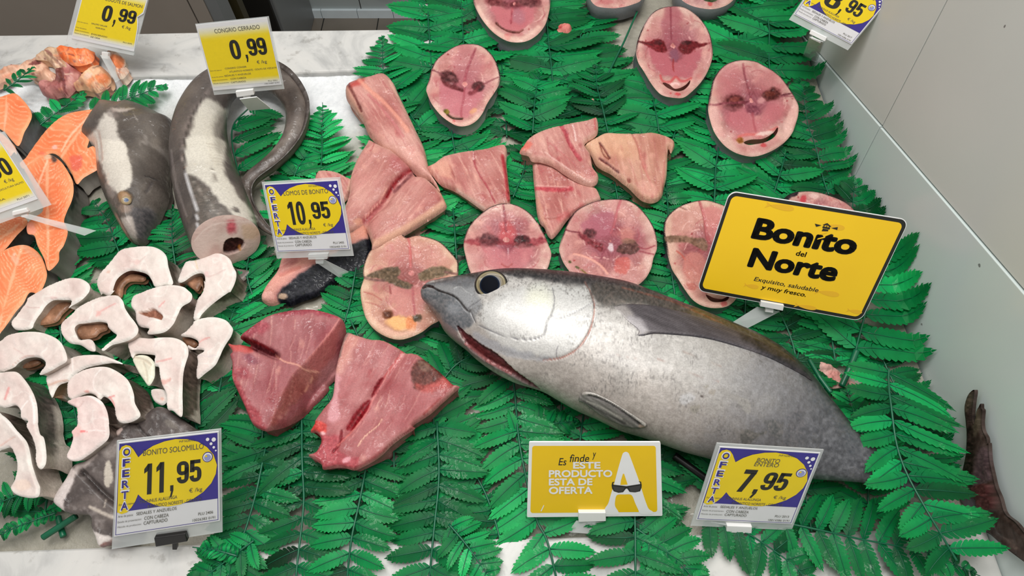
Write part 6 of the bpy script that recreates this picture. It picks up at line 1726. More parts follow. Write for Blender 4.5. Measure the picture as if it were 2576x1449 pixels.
def fish_body():
    su, sl = UP @ AXD, LO @ AXD
    ucur, lcur = catmull(UP, 3, False, 8), catmull(LO, 3, False, 8)
    su, sl = np.maximum.accumulate(ucur @ AXD), np.maximum.accumulate(lcur @ AXD)
    s0, s1 = max(su[0], sl[0]) + 0.5, min(su[-1], sl[-1])
    NSEC, NA = 620, 240
    q = np.linspace(0, 1, NSEC)
    ss = s0 + (s1 - s0) * (q ** 1.15)
    U = np.stack([np.interp(ss, su, ucur[:, k]) for k in range(2)], 1)
    L = np.stack([np.interp(ss, sl, lcur[:, k]) for k in range(2)], 1)
    sf = (ss - s0) / (s1 - s0)
    zc = np.interp(sf, [0, 0.15, 0.45, 0.8, 1], [0.048, 0.054, 0.056, 0.040, 0.034])
    Uw, Lw = onz(U, zc), onz(L, zc)
    C, e = (Uw + Lw) / 2, (Uw - Lw) / 2
    el = np.linalg.norm(e, axis=1)
    eh = e / (el[:, None] + 1e-12)
    vd = C - CAM
    m = (vd * eh).sum(1) / vd[:, 2]
    r = np.interp(sf, [0, 0.1, 0.3, 0.6, 0.9, 1], [0.75, 0.66, 0.64, 0.62, 0.7, 0.8])
    a = el / np.sqrt(1 + (r * m) ** 2)
    b = np.maximum(a * r, 0.0012)
    # keep the tube smooth
    ang = np.linspace(0, 2 * math.pi, NA, endpoint=False)
    ca, sa = np.cos(ang), np.sin(ang)
    V = C[:, None, :] + (a[:, None] * ca[None])[:, :, None] * eh[:, None, :] + (b[:, None] * sa[None])[:, :, None] * np.array([0, 0, 1.0])
    nrm = (ca[None] / np.maximum(a[:, None], 1e-4))[:, :, None] * eh[:, None, :] + (sa[None] / b[:, None])[:, :, None] * np.array([0, 0, 1.0])
    nrm /= np.linalg.norm(nrm, axis=2)[:, :, None]
    V, nrm = V.reshape(-1, 3), nrm.reshape(-1, 3)
    t = np.tile((1 - ca) / 2, NSEC)
    S = np.repeat(sf, NA)
    F = np.array([[i * NA + j, (i + 1) * NA + j, (i + 1) * NA + (j + 1) % NA, i * NA + (j + 1) % NA] for i in range(NSEC - 1) for j in range(NA)])
    px = proj(V)
    n1, n2 = fbm(px, 60, 5, 91), fbm(px, 8, 4, 95)
    nf = fbm(np.stack([px @ AXD / 1.6, px @ np.array([-0.35, 0.937])], 1), 5, 3, 97)
    rgb = np.array([182.0, 178, 174]) + n1[:, None] * 50 + n2[:, None] * 26 + nf[:, None] * 36
    bel = sstep(0.55, 0.95, t + 0.25 * n1)
    rgb += bel[:, None] * np.array([-10, -15, -18])
    rear = sstep(0.44, 0.76, S + 0.16 * n1 + 0.08 * n2)
    rgb = rgb + (np.array([88.0, 88, 94]) + n2[:, None] * 90 - rgb) * (rear * 0.92)[:, None]
    back = sstep(0.30, 0.12, t + 0.10 * n1 + 0.10 * n2 + 0.08 * sstep(0.3, 0.0, S))
    rgb = rgb + (np.array([44.0, 42, 43]) + nf[:, None] * 36 - rgb) * (back * 0.94)[:, None]
    ops = [
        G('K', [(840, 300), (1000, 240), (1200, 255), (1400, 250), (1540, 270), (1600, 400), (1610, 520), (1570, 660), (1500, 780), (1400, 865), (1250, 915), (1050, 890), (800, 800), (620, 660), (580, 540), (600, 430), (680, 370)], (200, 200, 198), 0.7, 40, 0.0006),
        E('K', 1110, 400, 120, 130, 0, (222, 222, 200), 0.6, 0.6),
        G('K', [(60, 250), (300, 170), (700, 100), (1000, 90), (1500, 130), (2050, 250), (2600, 480), (2400, 520), (2000, 380), (1700, 310), (1540, 240), (1300, 210), (1100, 190), (900, 170), (820, 150), (700, 120), (540, 170), (460, 270), (300, 250), (150, 235)], (50, 48, 50), 0.92, 26),
        G('K', [(22, 290), (60, 250), (300, 190), (500, 190), (560, 330), (580, 420), (520, 540), (480, 620), (300, 650), (180, 560), (60, 400)], (126, 128, 132), 0.75, 26),
        G('K', [(22, 300), (130, 280), (260, 330), (360, 380), (450, 490), (500, 590), (420, 640), (300, 650), (150, 520), (40, 380)], (96, 98, 102), 0.8, 16),
        E('K', 330, 460, 70, 50, 30, (150, 152, 156), 0.6, 0.5),
        Ln('K', [(50, 268), (110, 250), (200, 293), (290, 322), (360, 362), (410, 420), (450, 470), (470, 480)], 11, (30, 26, 26), 0.95, -0.003), E('K', 110, 252, 40, 12, 10, (40, 20, 20), 0.9),
        Ln('K', [(450, 470), (490, 430), (540, 400), (580, 370)], 5, (74, 72, 74), 0.7), Ln('K', [(480, 470), (505, 530), (530, 580)], 6, (70, 66, 68), 0.7, -0.001), Ln('K', [(330, 275), (370, 256), (410, 268), (440, 300), (490, 325)], 5, (176, 176, 176), 0.6, 0.0005),
        Ln('K', [(1530, 215), (1575, 300), (1605, 380), (1614, 450), (1605, 540), (1570, 660), (1510, 765), (1420, 852), (1300, 908), (1150, 925)], 9, (164, 104, 90), 0.85, -0.0012),
        Ln('K', [(1530, 215), (1575, 300), (1600, 380), (1606, 450)], 6, (90, 84, 82), 0.6), Ln('K', [(1622, 440), (1614, 540), (1580, 670), (1520, 775)], 9, (232, 228, 222), 0.7, 0.0006),
        Ln('K', [(1230, 270), (1250, 380), (1225, 500), (1180, 580), (1165, 660), (1135, 712), (1000, 740), (850, 722), (700, 670), (560, 612)], 5, (110, 108, 112), 0.8, -0.0008), Ln('K', [(1225, 525), (1290, 548), (1400, 510), (1500, 460), (1600, 400)], 4.5, (140, 138, 142), 0.7, -0.0004),
        Ln('K', [(1280, 800), (1265, 880), (1285, 915)], 4.5, (120, 116, 120), 0.7), Ln('K', [(560, 745), (700, 835), (850, 888), (1000, 915), (1130, 925)], 12, (206, 204, 206), 0.6),
        G('K', [(560, 680), (800, 790), (1050, 870), (1250, 900), (1150, 930), (950, 905), (720, 850), (560, 760), (500, 690)], (158, 158, 164), 0.7, 22),
        G('K', [(150, 530), (330, 640), (400, 740), (560, 860), (760, 980), (1000, 1130), (1130, 1210), (900, 1120), (600, 950), (380, 800), (200, 620)], (132, 118, 116), 0.85, 12),
        G('K', [(365, 620), (450, 690), (600, 800), (730, 880), (850, 995), (980, 1095), (1120, 1195), (1000, 1145), (850, 1060), (650, 950), (500, 850), (420, 750)], (84, 20, 24), 0.95, 7, -0.004),
        Ln('K', [(380, 630), (560, 790), (720, 890)], 7, (40, 14, 16), 0.8), Ln('K', [(430, 780), (620, 930), (850, 1060)], 8, (156, 90, 88), 0.7, 0.001),
        G('R', [(150, -100), (400, -80), (700, 0), (900, 60), (1250, 220), (1360, 290), (900, 150), (700, 105), (450, 90), (300, 105), (170, 50)], (74, 67, 62), 0.9, 14), Ln('R', [(420, -60), (700, 15), (900, 75), (1150, 185), (1340, 275)], 12, (112, 64, 52), 0.7),
        Ln('R', [(740, 590), (960, 680), (1120, 745), (1300, 800)], 4, (150, 120, 112), 0.5), Ln('R', [(230, 500), (330, 545), (560, 590)], 4, (160, 140, 132), 0.4), Ln('R', [(970, 520), (1150, 600), (1320, 660)], 4, (150, 126, 116), 0.4),
        G('R', [(1280, 860), (1360, 870), (1450, 920), (1580, 980), (1585, 1085), (1520, 1060), (1460, 980), (1330, 910)], (150, 146, 142), 0.9, 4), G('R', [(1030, 1030), (1130, 1010), (1088, 1092)], (150, 144, 134), 0.9, 4), G('R', [(1160, 840), (1210, 830), (1190, 855)], (150, 144, 134), 0.9, 4),
        G('R', [(1700, 1150), (1800, 1145), (1885, 1185), (1870, 1300), (1780, 1290), (1735, 1220)], (104, 102, 102), 0.9, 4), G('R', [(1500, 1240), (1560, 1235), (1640, 1262), (1745, 1250), (1660, 1300), (1600, 1345), (1560, 1390), (1500, 1340)], (112, 108, 104), 0.9, 4), G('R', [(1220, 870), (1270, 880), (1250, 920), (1200, 910)], (150, 142, 132), 0.8, 4),
        Ln('R', [(1110, 905), (1135, 925), (1157, 942)], 5, (60, 46, 44), 0.9), G('R', [(960, 920), (1050, 900), (1080, 960), (1000, 1010), (930, 980)], (206, 206, 210), 0.6, 14), G('R', [(1950, 1100), (2060, 1060), (2080, 1300), (1960, 1449), (1880, 1449)], (96, 94, 98), 0.6, 40),
        G('R', [(2050, 760), (2250, 900), (2536, 1250), (2536, 1449), (2400, 1200), (2150, 960)], (92, 94, 100), 0.6, 60),
        G('R', [(0, 1000), (200, 1100), (500, 1230), (900, 1370), (1300, 1430), (1300, 1500), (600, 1400), (200, 1200)], (150, 138, 130), 0.5, 40),
        G('K', [(1640, 400), (1900, 360), (2100, 420), (1900, 450), (1700, 470)], (110, 104, 98), 0.6, 24)]
    rgb, h = paint(rgb, px, ops)
    # fine dark scribbles where the silver is worn, upper cheek and shoulder
    sp = sstep(0.06, 0.0, np.abs(fbm(px, 11, 3, 101))) * sstep(-0.06, 0.18, fbm(px, 60, 3, 103) + 0.35 * sstep(0.5, 0.15, t))
    rgb = rgb + (np.array([96.0, 92, 90]) - rgb) * (0.6 * sp)[:, None]
    V = V + nrm * h[:, None]
    f = np.vstack([F])
    o = mesh_obj('bonito_fish', V, f, M_BODY, rgb, origin=(float(V[:, 0].mean()), float(V[:, 1].mean()), 0.002))
    tagobj(o, 'whole silver bonito fish lying across the front with a dark back and big eye', 'fish')
    up = (t > -1) & (np.tile(sa, NSEC) > -0.2)
    bv = BVHTree.FromPolygons([tuple(v) for v in V], F.tolist())
    return o, bv, V, C, eh, a, b, sf
fish, bv_fish, FV, FC, FE, FA, FB, FS = fish_body()

def draped(name, bv, outline, col, ops, parent, m, off=0.002, thick=0.0015, rpx=5, spacing=3, label=None, fall=0.05, tip_lift=None):
    ol = catmull(outline, 2.6, True)
    P, F, loops = triangulate(ol, [], spacing)
    V, n = drape(bv, P, 0.0, fall)
    # smooth the draped surface
    d = polydist(P, ol, True)
    lift = off + thick * np.sqrt(np.clip(1 - np.clip(1 - d / rpx, 0, 1) ** 2, 0, 1))
    if tip_lift is not None:
        lift = lift + tip_lift(P)
    V = V + n * lift[:, None]
    rgb = col(P, d)
    rgb, h = paint(rgb, P, ops)
    V = V + n * h[:, None]
    L = loops[0]
    b0 = V[L]
    b1 = b0 - n[L] * (off + 0.0015)
    m_ = len(L)
    sv = np.vstack([b0, b1])
    sf = [[i, (i + 1) % m_, m_ + (i + 1) % m_, m_ + i] for i in range(m_)]
    vv = np.vstack([V, sv])
    ff = F.tolist() + [[i + len(V) for i in q] for q in sf]
    o = mesh_obj(name, vv, ff, m, np.vstack([rgb, rgb[L] * 0.9, rgb[L] * 0.7]), parent=parent)
    if label: o['label'] = label
    return o
def fin_col(ax, base, amp, per):
    ax = np.array(ax, float); ax /= np.linalg.norm(ax); nx = np.array([-ax[1], ax[0]])
    def f(P, d):
        u, v = P @ ax, P @ nx
        s = np.sin((v + 4 * fbm(P, 60, 2, 5)) * 2 * math.pi / per)
        return np.array(base, float) + (s * amp)[:, None] + (fbm(np.stack([u / 8, v], 1), 5, 3, 7) * 40)[:, None]
    return f
draped('pectoral_fin', bv_fish, T('R', [(230, 135), (300, 106), (450, 91), (700, 106), (900, 150), (1100, 202), (1300, 262), (1420, 316), (1600, 392), (1800, 484), (1950, 566), (2050, 668), (2150, 790), (2040, 726), (1800, 602), (1600, 522), (1300, 432), (1100, 392), (900, 372), (700, 362), (600, 386), (530, 382), (560, 332), (450, 242), (370, 160)]),
       fin_col((0.93, 0.37), (76, 70, 74), 7, 4.2), [G('R', [(200, 120), (420, 110), (520, 200), (640, 340), (620, 400), (500, 400), (350, 300)], (152, 146, 142), 0.8, 30), G('R', [(440, 200), (560, 220), (640, 300), (600, 360), (520, 300)], (150, 146, 152), 0.5, 20),
        Ln('R', [(530, 382), (640, 372), (900, 374), (1300, 434), (1800, 604)], 9, (40, 38, 46), 0.8), Ln('R', [(230, 135), (300, 106), (400, 96)], 9, (26, 24, 26), 0.9), G('R', [(1500, 380), (1800, 470), (2060, 660), (2160, 800), (1950, 690), (1700, 560)], (36, 33, 36), 0.85, 30)],
       fish, M_BODY, off=0.0006, thick=0.0014, tip_lift=lambda P: -0.0035 * sstep(150, 60, (P - T('R', [(400, 200)])[0]) @ np.array([0.8, -0.6]) + 100), label='long dark pectoral fin')
draped('pelvic_fin', bv_fish, T('R', [(62, 890), (130, 885), (220, 920), (330, 975), (450, 1050), (560, 1120), (635, 1172), (640, 1200), (560, 1215), (450, 1200), (330, 1150), (200, 1080), (90, 1000), (20, 960)]),
       fin_col((0.84, 0.54), (128, 124, 120), 16, 9), [Ln('R', [(62, 892), (200, 910), (340, 980), (500, 1080), (630, 1175)], 16, (186, 180, 172), 0.7, 0.001), Ln('R', [(120, 910), (280, 970), (440, 1070), (580, 1170)], 12, (58, 54, 54), 0.8, -0.001), Ln('R', [(70, 960), (250, 1060), (450, 1160)], 10, (60, 56, 56), 0.6), Ln('R', [(100, 960), (260, 1030), (420, 1120)], 10, (206, 200, 190), 0.6), E('R', 600, 1195, 34, 18, 20, (190, 160, 140), 0.7)],
       fish, M_BODY, off=0.001, thick=0.002, label='striped grey pelvic fin folded on the belly')
# eye: iris, pupil
def disc_view(bv, name, px, r, dome_h, m, parent, off, mix, colfn, rings=12, seg=48, sx=1.0, sy=1.0):
    p, n = drape(bv, [px])
    p, n = p[0], n[0]
    v = CAM - p; v /= np.linalg.norm(v)
    n = n * (1 - mix) + v * mix; n /= np.linalg.norm(n)
    a = np.cross([0, 1.0, 0], n); a /= np.linalg.norm(a)
    b = np.cross(n, a)
    V, cols, F = [p + n * (off + dome_h)], [0.0], []
    for k in range(1, rings + 2):
        t = min(1.0, k / rings)
        for j in range(seg):
            g = 2 * math.pi * j / seg
            hz = off + dome_h * math.sqrt(max(0, 1 - t * t)) if k <= rings else -0.006
            V.append(p + r * t * (a * math.cos(g) * sx + b * math.sin(g) * sy) + n * hz)
            cols.append(t)
    for j in range(seg):
        F.append([0, 1 + j, 1 + (j + 1) % seg])
    for k in range(rings):
        for j in range(seg):
            o = 1 + k * seg
            F.append([o + j, o + seg + j, o + seg + (j + 1) % seg, o + (j + 1) % seg])
    return mesh_obj(name, np.array(V), F, m, colfn(np.array(cols)), parent=parent)
def iris_col(t):
    c = np.tile(np.array([112.0, 101, 76]), (len(t), 1))
    c += (np.sin(t * 40) * 8)[:, None]
    c[t > 0.90] = (34, 32, 32)
    c[(t > 0.82) & (t <= 0.90)] = (146, 134, 102)
    c[t < 0.62] = (84, 82, 82)
    return c
ep = T('K', [(672, 240)])[0]
eye = disc_view(bv_fish, 'eye', ep, 0.0170, 0.0030, M_EYE, fish, 0.0012, 0.6, iris_col, sx=1.08, sy=0.98)
eye['label'] = 'round eye with a gold iris'
def pup_col(t):
    return np.where(t[:, None] < 0.9, np.array([6.0, 9, 18]), np.array([26.0, 34, 50]))
pup = disc_view(bv_fish, 'pupil', T('K', [(662, 250)])[0], 0.0106, 0.0012, M_PUPIL, fish, 0.0034, 0.6, pup_col, sx=1.05, sy=1.05)
pup.parent = eye
# tail fin leaning on the wall
def Z3(pts):
    return np.array(pts, float) / 2.902 + np.array([2300.0, 950])
tailo = Z3([(352, 230), (362, 160), (385, 112), (415, 88), (420, 110), (412, 160), (405, 230), (402, 300), (414, 340), (428, 300), (436, 250), (462, 190), (466, 225), (476, 240), (470, 330), (480, 390), (505, 440), (510, 485), (520, 482), (528, 600), (552, 720), (572, 800), (605, 880), (640, 990), (720, 1060), (801, 1160), (850, 1200), (860, 1400), (780, 1345), (640, 1240), (540, 1150), (452, 1092), (400, 1010), (310, 870), (292, 805), (322, 750), (336, 680), (358, 560), (366, 400)])
TS = 1 / 2.902
def zG(pts, col, a, soft, dz=0):
    return ('p', catmull(Z3(pts), 4, True, 4), col, a, soft * TS, dz, 0.6)
ts = slab(tailo, 0.0, 0.008, n=(-1, 0, 0.0), base=lambda P, d, c0: np.array([66.0, 52, 47]) + fbm(np.stack([P[:, 0] * 1.0, P[:, 1] * 0.3], 1), 6, 4, 5)[:, None] * 60, ops=[
    zG([(345, 200), (420, 90), (410, 300), (440, 420), (440, 700), (400, 800), (300, 780), (350, 560)], (40, 30, 26), 0.9, 20), zG([(360, 160), (415, 90), (410, 210), (370, 260)], (94, 82, 68), 0.7, 14), zG([(440, 240), (470, 200), (470, 380), (430, 420)], (98, 88, 72), 0.7, 14),
    zG([(440, 560), (520, 520), (550, 740), (440, 780)], (104, 84, 90), 0.7, 24), zG([(450, 800), (560, 780), (580, 850), (480, 880)], (92, 50, 50), 0.8, 12, 0.003), zG([(480, 860), (600, 880), (600, 960), (500, 980)], (92, 50, 50), 0.8, 12, 0.003),
    zG([(330, 880), (470, 890), (500, 980), (440, 1060), (380, 980)], (122, 116, 132), 0.7, 18), zG([(640, 1160), (720, 1190), (760, 1260), (680, 1220)], (120, 100, 92), 0.6, 14)],
    rpx=8, rm=0.003, spacing=2.6, wobble=0.002)
# the slab was laid on the plane through its centre: bring it to the wall
c0 = ts['c']
pw = onplane(proj(ts['V']), (WALLX - 0.010, 0, 0), (-1, 0, 0))
shift = ts['V'][:, 0] - np.median(ts['V'][:, 0])
pw[:, 0] += np.clip(shift, -0.008, 0.004)
dxs = ts['SV'].reshape(7, -1, 3)
loopn = dxs.shape[1]
top = onplane(proj(dxs[0]), (WALLX - 0.010, 0, 0), (-1, 0, 0))
sv = np.vstack([top + np.array([0.0006 * k, 0, 0]) for k in range(7)])
vv = np.vstack([pw, sv]); ff = ts['F'].tolist() + [[i + len(pw) for i in q] for q in ts['SF']]
o = mesh_obj('tail_fin', vv, ff, M_SKIN, np.vstack([ts['C'], ts['SC']]), parent=fish)
o['label'] = 'dark brown tail fin bent up against the tiled wall'

# ------------------------------------------------------------------ fern fronds
CARPET = np.array([(1070, -70), (1980, -70), (2020, 120), (2065, 300), (2130, 480), (2220, 720), (2300, 930), (2370, 1150), (2380, 1320), (1300, 1352), (500, 1372), (40, 1330), (-60, 1240), (-60, 560), (240, 520), (420, 560), (600, 470), (690, 420), (760, 350), (900, 340), (1000, 250), (1060, 180)], float)
REG = [
    (lambda x, y: x < 560 and y > 480, 'plastic fern frond lying under the pile of conger and salmon steaks', 'plastic fern fronds under the conger steaks'),
    (lambda x, y: y < 470 and x >= 1000, 'plastic fern frond in the mat between the upper bonito steaks', 'plastic fern fronds between the upper bonito steaks'),
    (lambda x, y: x < 1150 and y < 900, 'plastic fern frond in the mat around the bonito loins', 'plastic fern fronds around the loins'),
    (lambda x, y: x < 1300, 'plastic fern frond in the mat in front of the large bonito chunks', 'plastic fern fronds in front of the chunks'),
    (lambda x, y: True, 'plastic fern frond in the mat around and beneath the whole fish', 'plastic fern fronds beneath the whole fish')]
GAPS = [(1480, 1080, 150, 90), (1260, 1010, 70, 120), (2150, 950, 110, 110), (2200, 1270, 130, 90), (1690, 1260, 120, 110), (1430, 110, 70, 90), (1560, 60, 60, 90), (1830, 520, 90, 90), (1220, 1340, 110, 80), (700, 1180, 70, 110), (1300, 290, 60, 90), (2300, 800, 120, 120), (880, 770, 60, 60), (2120, 60, 120, 160)]
rg = np.random.default_rng(5)
n = 0
for ci, x in enumerate(np.arange(30, 2420, 104)):
    for cj, y in enumerate(np.arange(-60, 1400, 270)):
        bx, byy = x + rg.uniform(-35, 35), y + rg.uniform(-60, 60) + (110 if ci % 2 else 0)
        ln = rg.uniform(300, 380)
        dx = rg.uniform(-150, 150)
        st = np.array([(bx, byy + ln * 0.5), (bx + dx * 0.35 + rg.uniform(-14, 14), byy), (bx + dx, byy - ln * 0.5)])
        pts = catmull(st, 20, False)
        if inpoly(pts, CARPET).mean() < 0.8:
            continue
        if byy > 1250 and bx < 520:
            continue
        if rg.random() < 0.10 or any(((bx - hx) / hr) ** 2 + ((byy - hy) / hq) ** 2 < 1 for hx, hy, hr, hq in GAPS):
            continue
        for fn, lab, gr in REG:
            if fn(bx, byy):
                break
        sc = 0.8 + 0.35 * (byy / 1449)
        fern(lab, st, rg.uniform(98, 122) * sc, 27 * sc, z=0.0045 + 0.0022 * rg.random(), W=15.5 * sc, group=gr, seed=n, tone=rg.uniform(-1.3, 1.5), rise=0.005, tip=rg.random() < 0.55, ang=rg.uniform(66, 82))
        n += 1

# fronds one can point at
V_ = [
 ('fern frond rising along the marble corner at the top, first stem from the left', [(1090, 240), (1084, 140), (1078, 50), (1080, -60)], 80, 24, dict(z=0.010, tone=0.6, tip=False)),
 ('fern frond at the top edge, second upright stem from the marble corner', [(1172, 200), (1166, 105), (1160, 0), (1158, -70)], 84, 26, dict(z=0.010)),
 ('small fern tip pointing up over the edge of the marble back ledge', [(985, 330), (968, 215), (960, 88)], 62, 19, dict(z=0.013, W=8.5, tone=0.6)),
 ('bright fern tip pointing up on the bare ice right of the eel tail', [(796, 520), (812, 380), (811, 257)], 66, 19, dict(z=0.012, tone=1.6, W=9)),
 ('fern frond leaning left just above the 10,95 tag', [(705, 560), (745, 440), (802, 362)], 70, 23, dict(z=0.010, tone=0.0)),
 ('fern frond above the long narrow loin, spreading right to the left top steak', [(1060, 330), (990, 215), (1000, 150)], 80, 26, dict(z=0.010, tone=-0.2)),
 ('fern frond with an upright stem right of the topmost steak', [(1395, 250), (1378, 90), (1370, -20)], 96, 27, dict(z=0.010, tip=False)),
 ('dark fern tip standing between the two halves of the upper fern mat', [(1534, 345), (1504, 235), (1499, 158)], 70, 22, dict(z=0.013, tone=-1.2, W=10)),
 ('fern frond above the fan-shaped loin with the white seam', [(1340, 335), (1346, 250), (1357, 180)], 78, 25, dict(z=0.010)),
 ('fern frond with stem running up from the pale fan-shaped loin', [(1658, 335), (1640, 240), (1636, 160)], 88, 26, dict(z=0.010)),
 ('fern frond at the top edge right of the long oval steak', [(1856, 150), (1858, 60), (1862, -50)], 92, 26, dict(z=0.010)),
 ('fern frond by the wall at the top, above the large slit steak', [(1936, 190), (1932, 90), (1926, -50)], 95, 27, dict(z=0.012, tone=0.3, tip=False)),
 ('fern frond right of the large slit steak, its leaves bending up the wall', [(2085, 490), (2055, 400), (2030, 312), (2010, 190)], 78, 25, dict(z=0.012, tone=-0.4)),
 ('fern frond behind the big yellow sign, stem slanting up to the slit steak', [(1940, 510), (1968, 410), (1990, 330)], 84, 26, dict(z=0.010)),
 ('fern frond peeping over the right corner of the big yellow sign', [(2130, 660), (2140, 560), (2150, 450)], 84, 27, dict(z=0.014, tone=-0.8)),
 ('fern frond between the ringed steak and the pale half-covered steak', [(1700, 760), (1682, 640), (1676, 430)], 70, 26, dict(z=0.010, tip=False)),
 ('fern frond running down right of the pale fan-shaped loin', [(1795, 520), (1800, 420), (1812, 330)], 92, 28, dict(z=0.010, tone=1.2, tip=False)),
 ('fern frond between the wedge loin and the long triangular loin', [(1290, 500), (1318, 430), (1325, 360)], 60, 22, dict(z=0.010)),
 ('fern frond left of the grainy steak, stem slanting between chunk and loin', [(866, 815), (884, 750), (905, 640)], 76, 27, dict(z=0.009, tip=False)),
 ('fern frond right of the big sign with long bright leaves against the wall', [(2152, 890), (2172, 790), (2198, 640)], 150, 38, dict(z=0.016, tone=0.6, tip=False, W=22)),
 ('large fern frond over the tail of the fish, stem running to the corner', [(2238, 925), (2237, 1000), (2252, 1100), (2284, 1192), (2323, 1275), (2356, 1330), (2410, 1410)], 165, 37, dict(z=0.056, tone=0.3, tip=False, W=23, arch=0.0, rise=0.004, lr=(1.2, 0.8))),
 ('fern frond with its stem lying crosswise on the front ledge at the right', [(1960, 1312), (2097, 1344), (2262, 1377), (2345, 1399), (2470, 1449)], 125, 41, dict(z=0.022, tone=-0.2, tip=True, W=21)),
 ('fern frond in front of the 7,95 tag hanging over the ledge', [(1770, 1300), (1880, 1345), (1990, 1420), (2060, 1500)], 120, 38, dict(z=0.018, tone=-0.6)),
 ('fern frond below the small yellow sign with a straight upright stem', [(1592, 1140), (1596, 1300), (1596, 1420), (1600, 1560)], 150, 42, dict(z=0.018, tone=-0.5, tip=False, W=24)),
 ('fern frond left of the small yellow sign, its stem curving behind the sign', [(1290, 940), (1297, 1010), (1303, 1090), (1318, 1180), (1349, 1306), (1377, 1366), (1410, 1500)], 130, 38, dict(z=0.012, tone=0.9, tip=False, W=21)),
 ('fern frond below the ragged tip of the grooved chunk, ending on the marble', [(922, 1160), (903, 1280), (886, 1366), (868, 1490)], 130, 38, dict(z=0.016, tone=0.2, tip=False, W=22)),
 ('fern frond with a long dark stem running down left of the grooved chunk', [(757, 1040), (766, 1215), (763, 1297), (742, 1500)], 140, 38, dict(z=0.014, tone=-0.8, tip=False, W=21)),
 ('fern frond right of the 11,95 tag with a slanting stem', [(668, 1120), (652, 1228), (622, 1325), (585, 1420), (560, 1500)], 130, 37, dict(z=0.014, tone=-0.6, tip=False, W=22)),
 ('fern frond midway between the grooved chunk and the small yellow sign', [(1099, 1060), (1105, 1187), (1094, 1325), (1076, 1500)], 135, 40, dict(z=0.014, tone=-0.7, tip=False, W=23)),
 ('fern tip hanging over the marble left of the small yellow sign', [(1130, 1320), (1180, 1380), (1250, 1480)], 80, 24, dict(z=0.018, tone=0.8)),
 ('fern frond trailing over the marble below the small yellow sign to the right', [(1600, 1330), (1697, 1405), (1770, 1490)], 110, 30, dict(z=0.020, tone=0.5)),
 ('fern frond between the whole fish and the small yellow sign', [(1240, 1130), (1340, 1080), (1460, 1060)], 70, 28, dict(z=0.010, tone=0.2)),
 ('fern frond under the jaw of the whole fish', [(1090, 990), (1150, 920), (1240, 880)], 90, 30, dict(z=0.009, tone=-0.6)),
 ('fern frond between the cut eel and its head, tip pointing up', [(442, 680), (438, 600), (432, 516)], 50, 16, dict(z=0.010, tone=-0.2, W=7)),
 ('fern frond under the clear tag foot by the salmon', [(310, 660), (280, 575), (236, 505)], 80, 26, dict(z=0.009, tone=-0.5)),
 ('fern sprig lying on the ice above the grey conger head, tip to the right', [(235, 290), (331, 248), (425, 216)], 72, 24, dict(z=0.014, tone=0.4)),
 ('fern leaves between the salmon trimmings and the conger head', [(100, 320), (160, 275), (215, 232)], 56, 26, dict(z=0.012, tone=0.4, W=14)),
 ('small fern tip over the left end of the salmon trimmings', [(10, 228), (45, 206), (87, 168)], 40, 15, dict(z=0.032, tone=-0.6, W=6)),
 ('fern frond curving inside the loop of the eel', [(600, 440), (588, 370), (592, 310), (632, 266)], 95, 34, dict(z=0.010, tone=-0.1, W=17, sides=(-1,), tip=False)),
 ('fern frond between the white conger steaks and the black skinned loin', [(640, 760), (625, 690), (640, 600)], 66, 25, dict(z=0.009, tone=0.0)),
 ('fern leaf lying on the ice at the lower left, left of the green stick', [(140, 1290), (60, 1325), (-60, 1375)], 26, 18, dict(z=0.012, tone=0.4, W=10)),
 ('fern sprig at the lower left edge, below the drooping conger leg', [(120, 1225), (50, 1250), (-60, 1290)], 60, 26, dict(z=0.012, tone=-0.4)),
 ('fern leaf tip sticking out beside the black clip of a tag', [(600, 1400), (545, 1385), (482, 1376)], 26, 12, dict(z=0.020, tone=0.3, W=9)),
 ('fern frond below the 11,95 tag trailing over the marble', [(640, 1360), (560, 1420), (470, 1490)], 95, 30, dict(z=0.018, tone=0.3)),
]
for i, (lab, st, L, sp, kw) in enumerate(V_):
    fern(lab, st, L, sp, seed=500 + i, group='plastic fern fronds laid on top', **kw)

def stick(name, label, cat, pts, zz, r, m=M_STEM, seg=10):
    q = onz(np.array(pts, float), np.array(zz, float))
    q = np.stack([np.interp(np.linspace(0, 1, 24), np.linspace(0, 1, len(q)), q[:, k]) for k in range(3)], 1)
    v, f = tube_vf(q, r, seg)
    o = mesh_obj(name, v, f, m, origin=q.mean(0))
    return tagobj(o, label, cat)
stick('plastic_stick', 'cut green plastic stem slanting up on the ice at the lower left', 'plastic stem', [(108, 1352), (150, 1325), (192, 1298)], [0.012, 0.013, 0.014], 0.0032)
stick('plastic_stick', 'short green plastic stub crossed under the slanting cut stem at the lower left', 'plastic stem', [(146, 1300), (152, 1325), (160, 1350)], [0.006, 0.006, 0.006], 0.003)
stick('plastic_stick', 'bare green stem slanting between the two upper middle steaks', 'plastic stem', [(1603, 30), (1570, 105), (1526, 193)], [0.012, 0.014, 0.012], 0.0016)
stick('plastic_stick', 'pale green cut stem end over the pink flesh above the fish tail', 'plastic stem', [(2155, 882), (2138, 925), (2117, 972)], [0.018, 0.016, 0.010], 0.0036)
stick('plastic_stick', 'thick green stem sloping down onto the back of the whole fish', 'plastic stem', [(2036, 905), (2062, 950), (2090, 988)], [0.045, 0.05, 0.05], 0.0024)
stick('plastic_stick', 'dark green stem stub near the wall, right of the big sign', 'plastic stem', [(2256, 842), (2249, 870), (2241, 898)], [0.008, 0.008, 0.008], 0.0032)
stick('black_rod', 'black plastic rod poking out under the belly of the fish', 'rod', [(1696, 1146), (1740, 1178), (1800, 1222)], [0.012, 0.011, 0.008], 0.0042, M_BLACK)

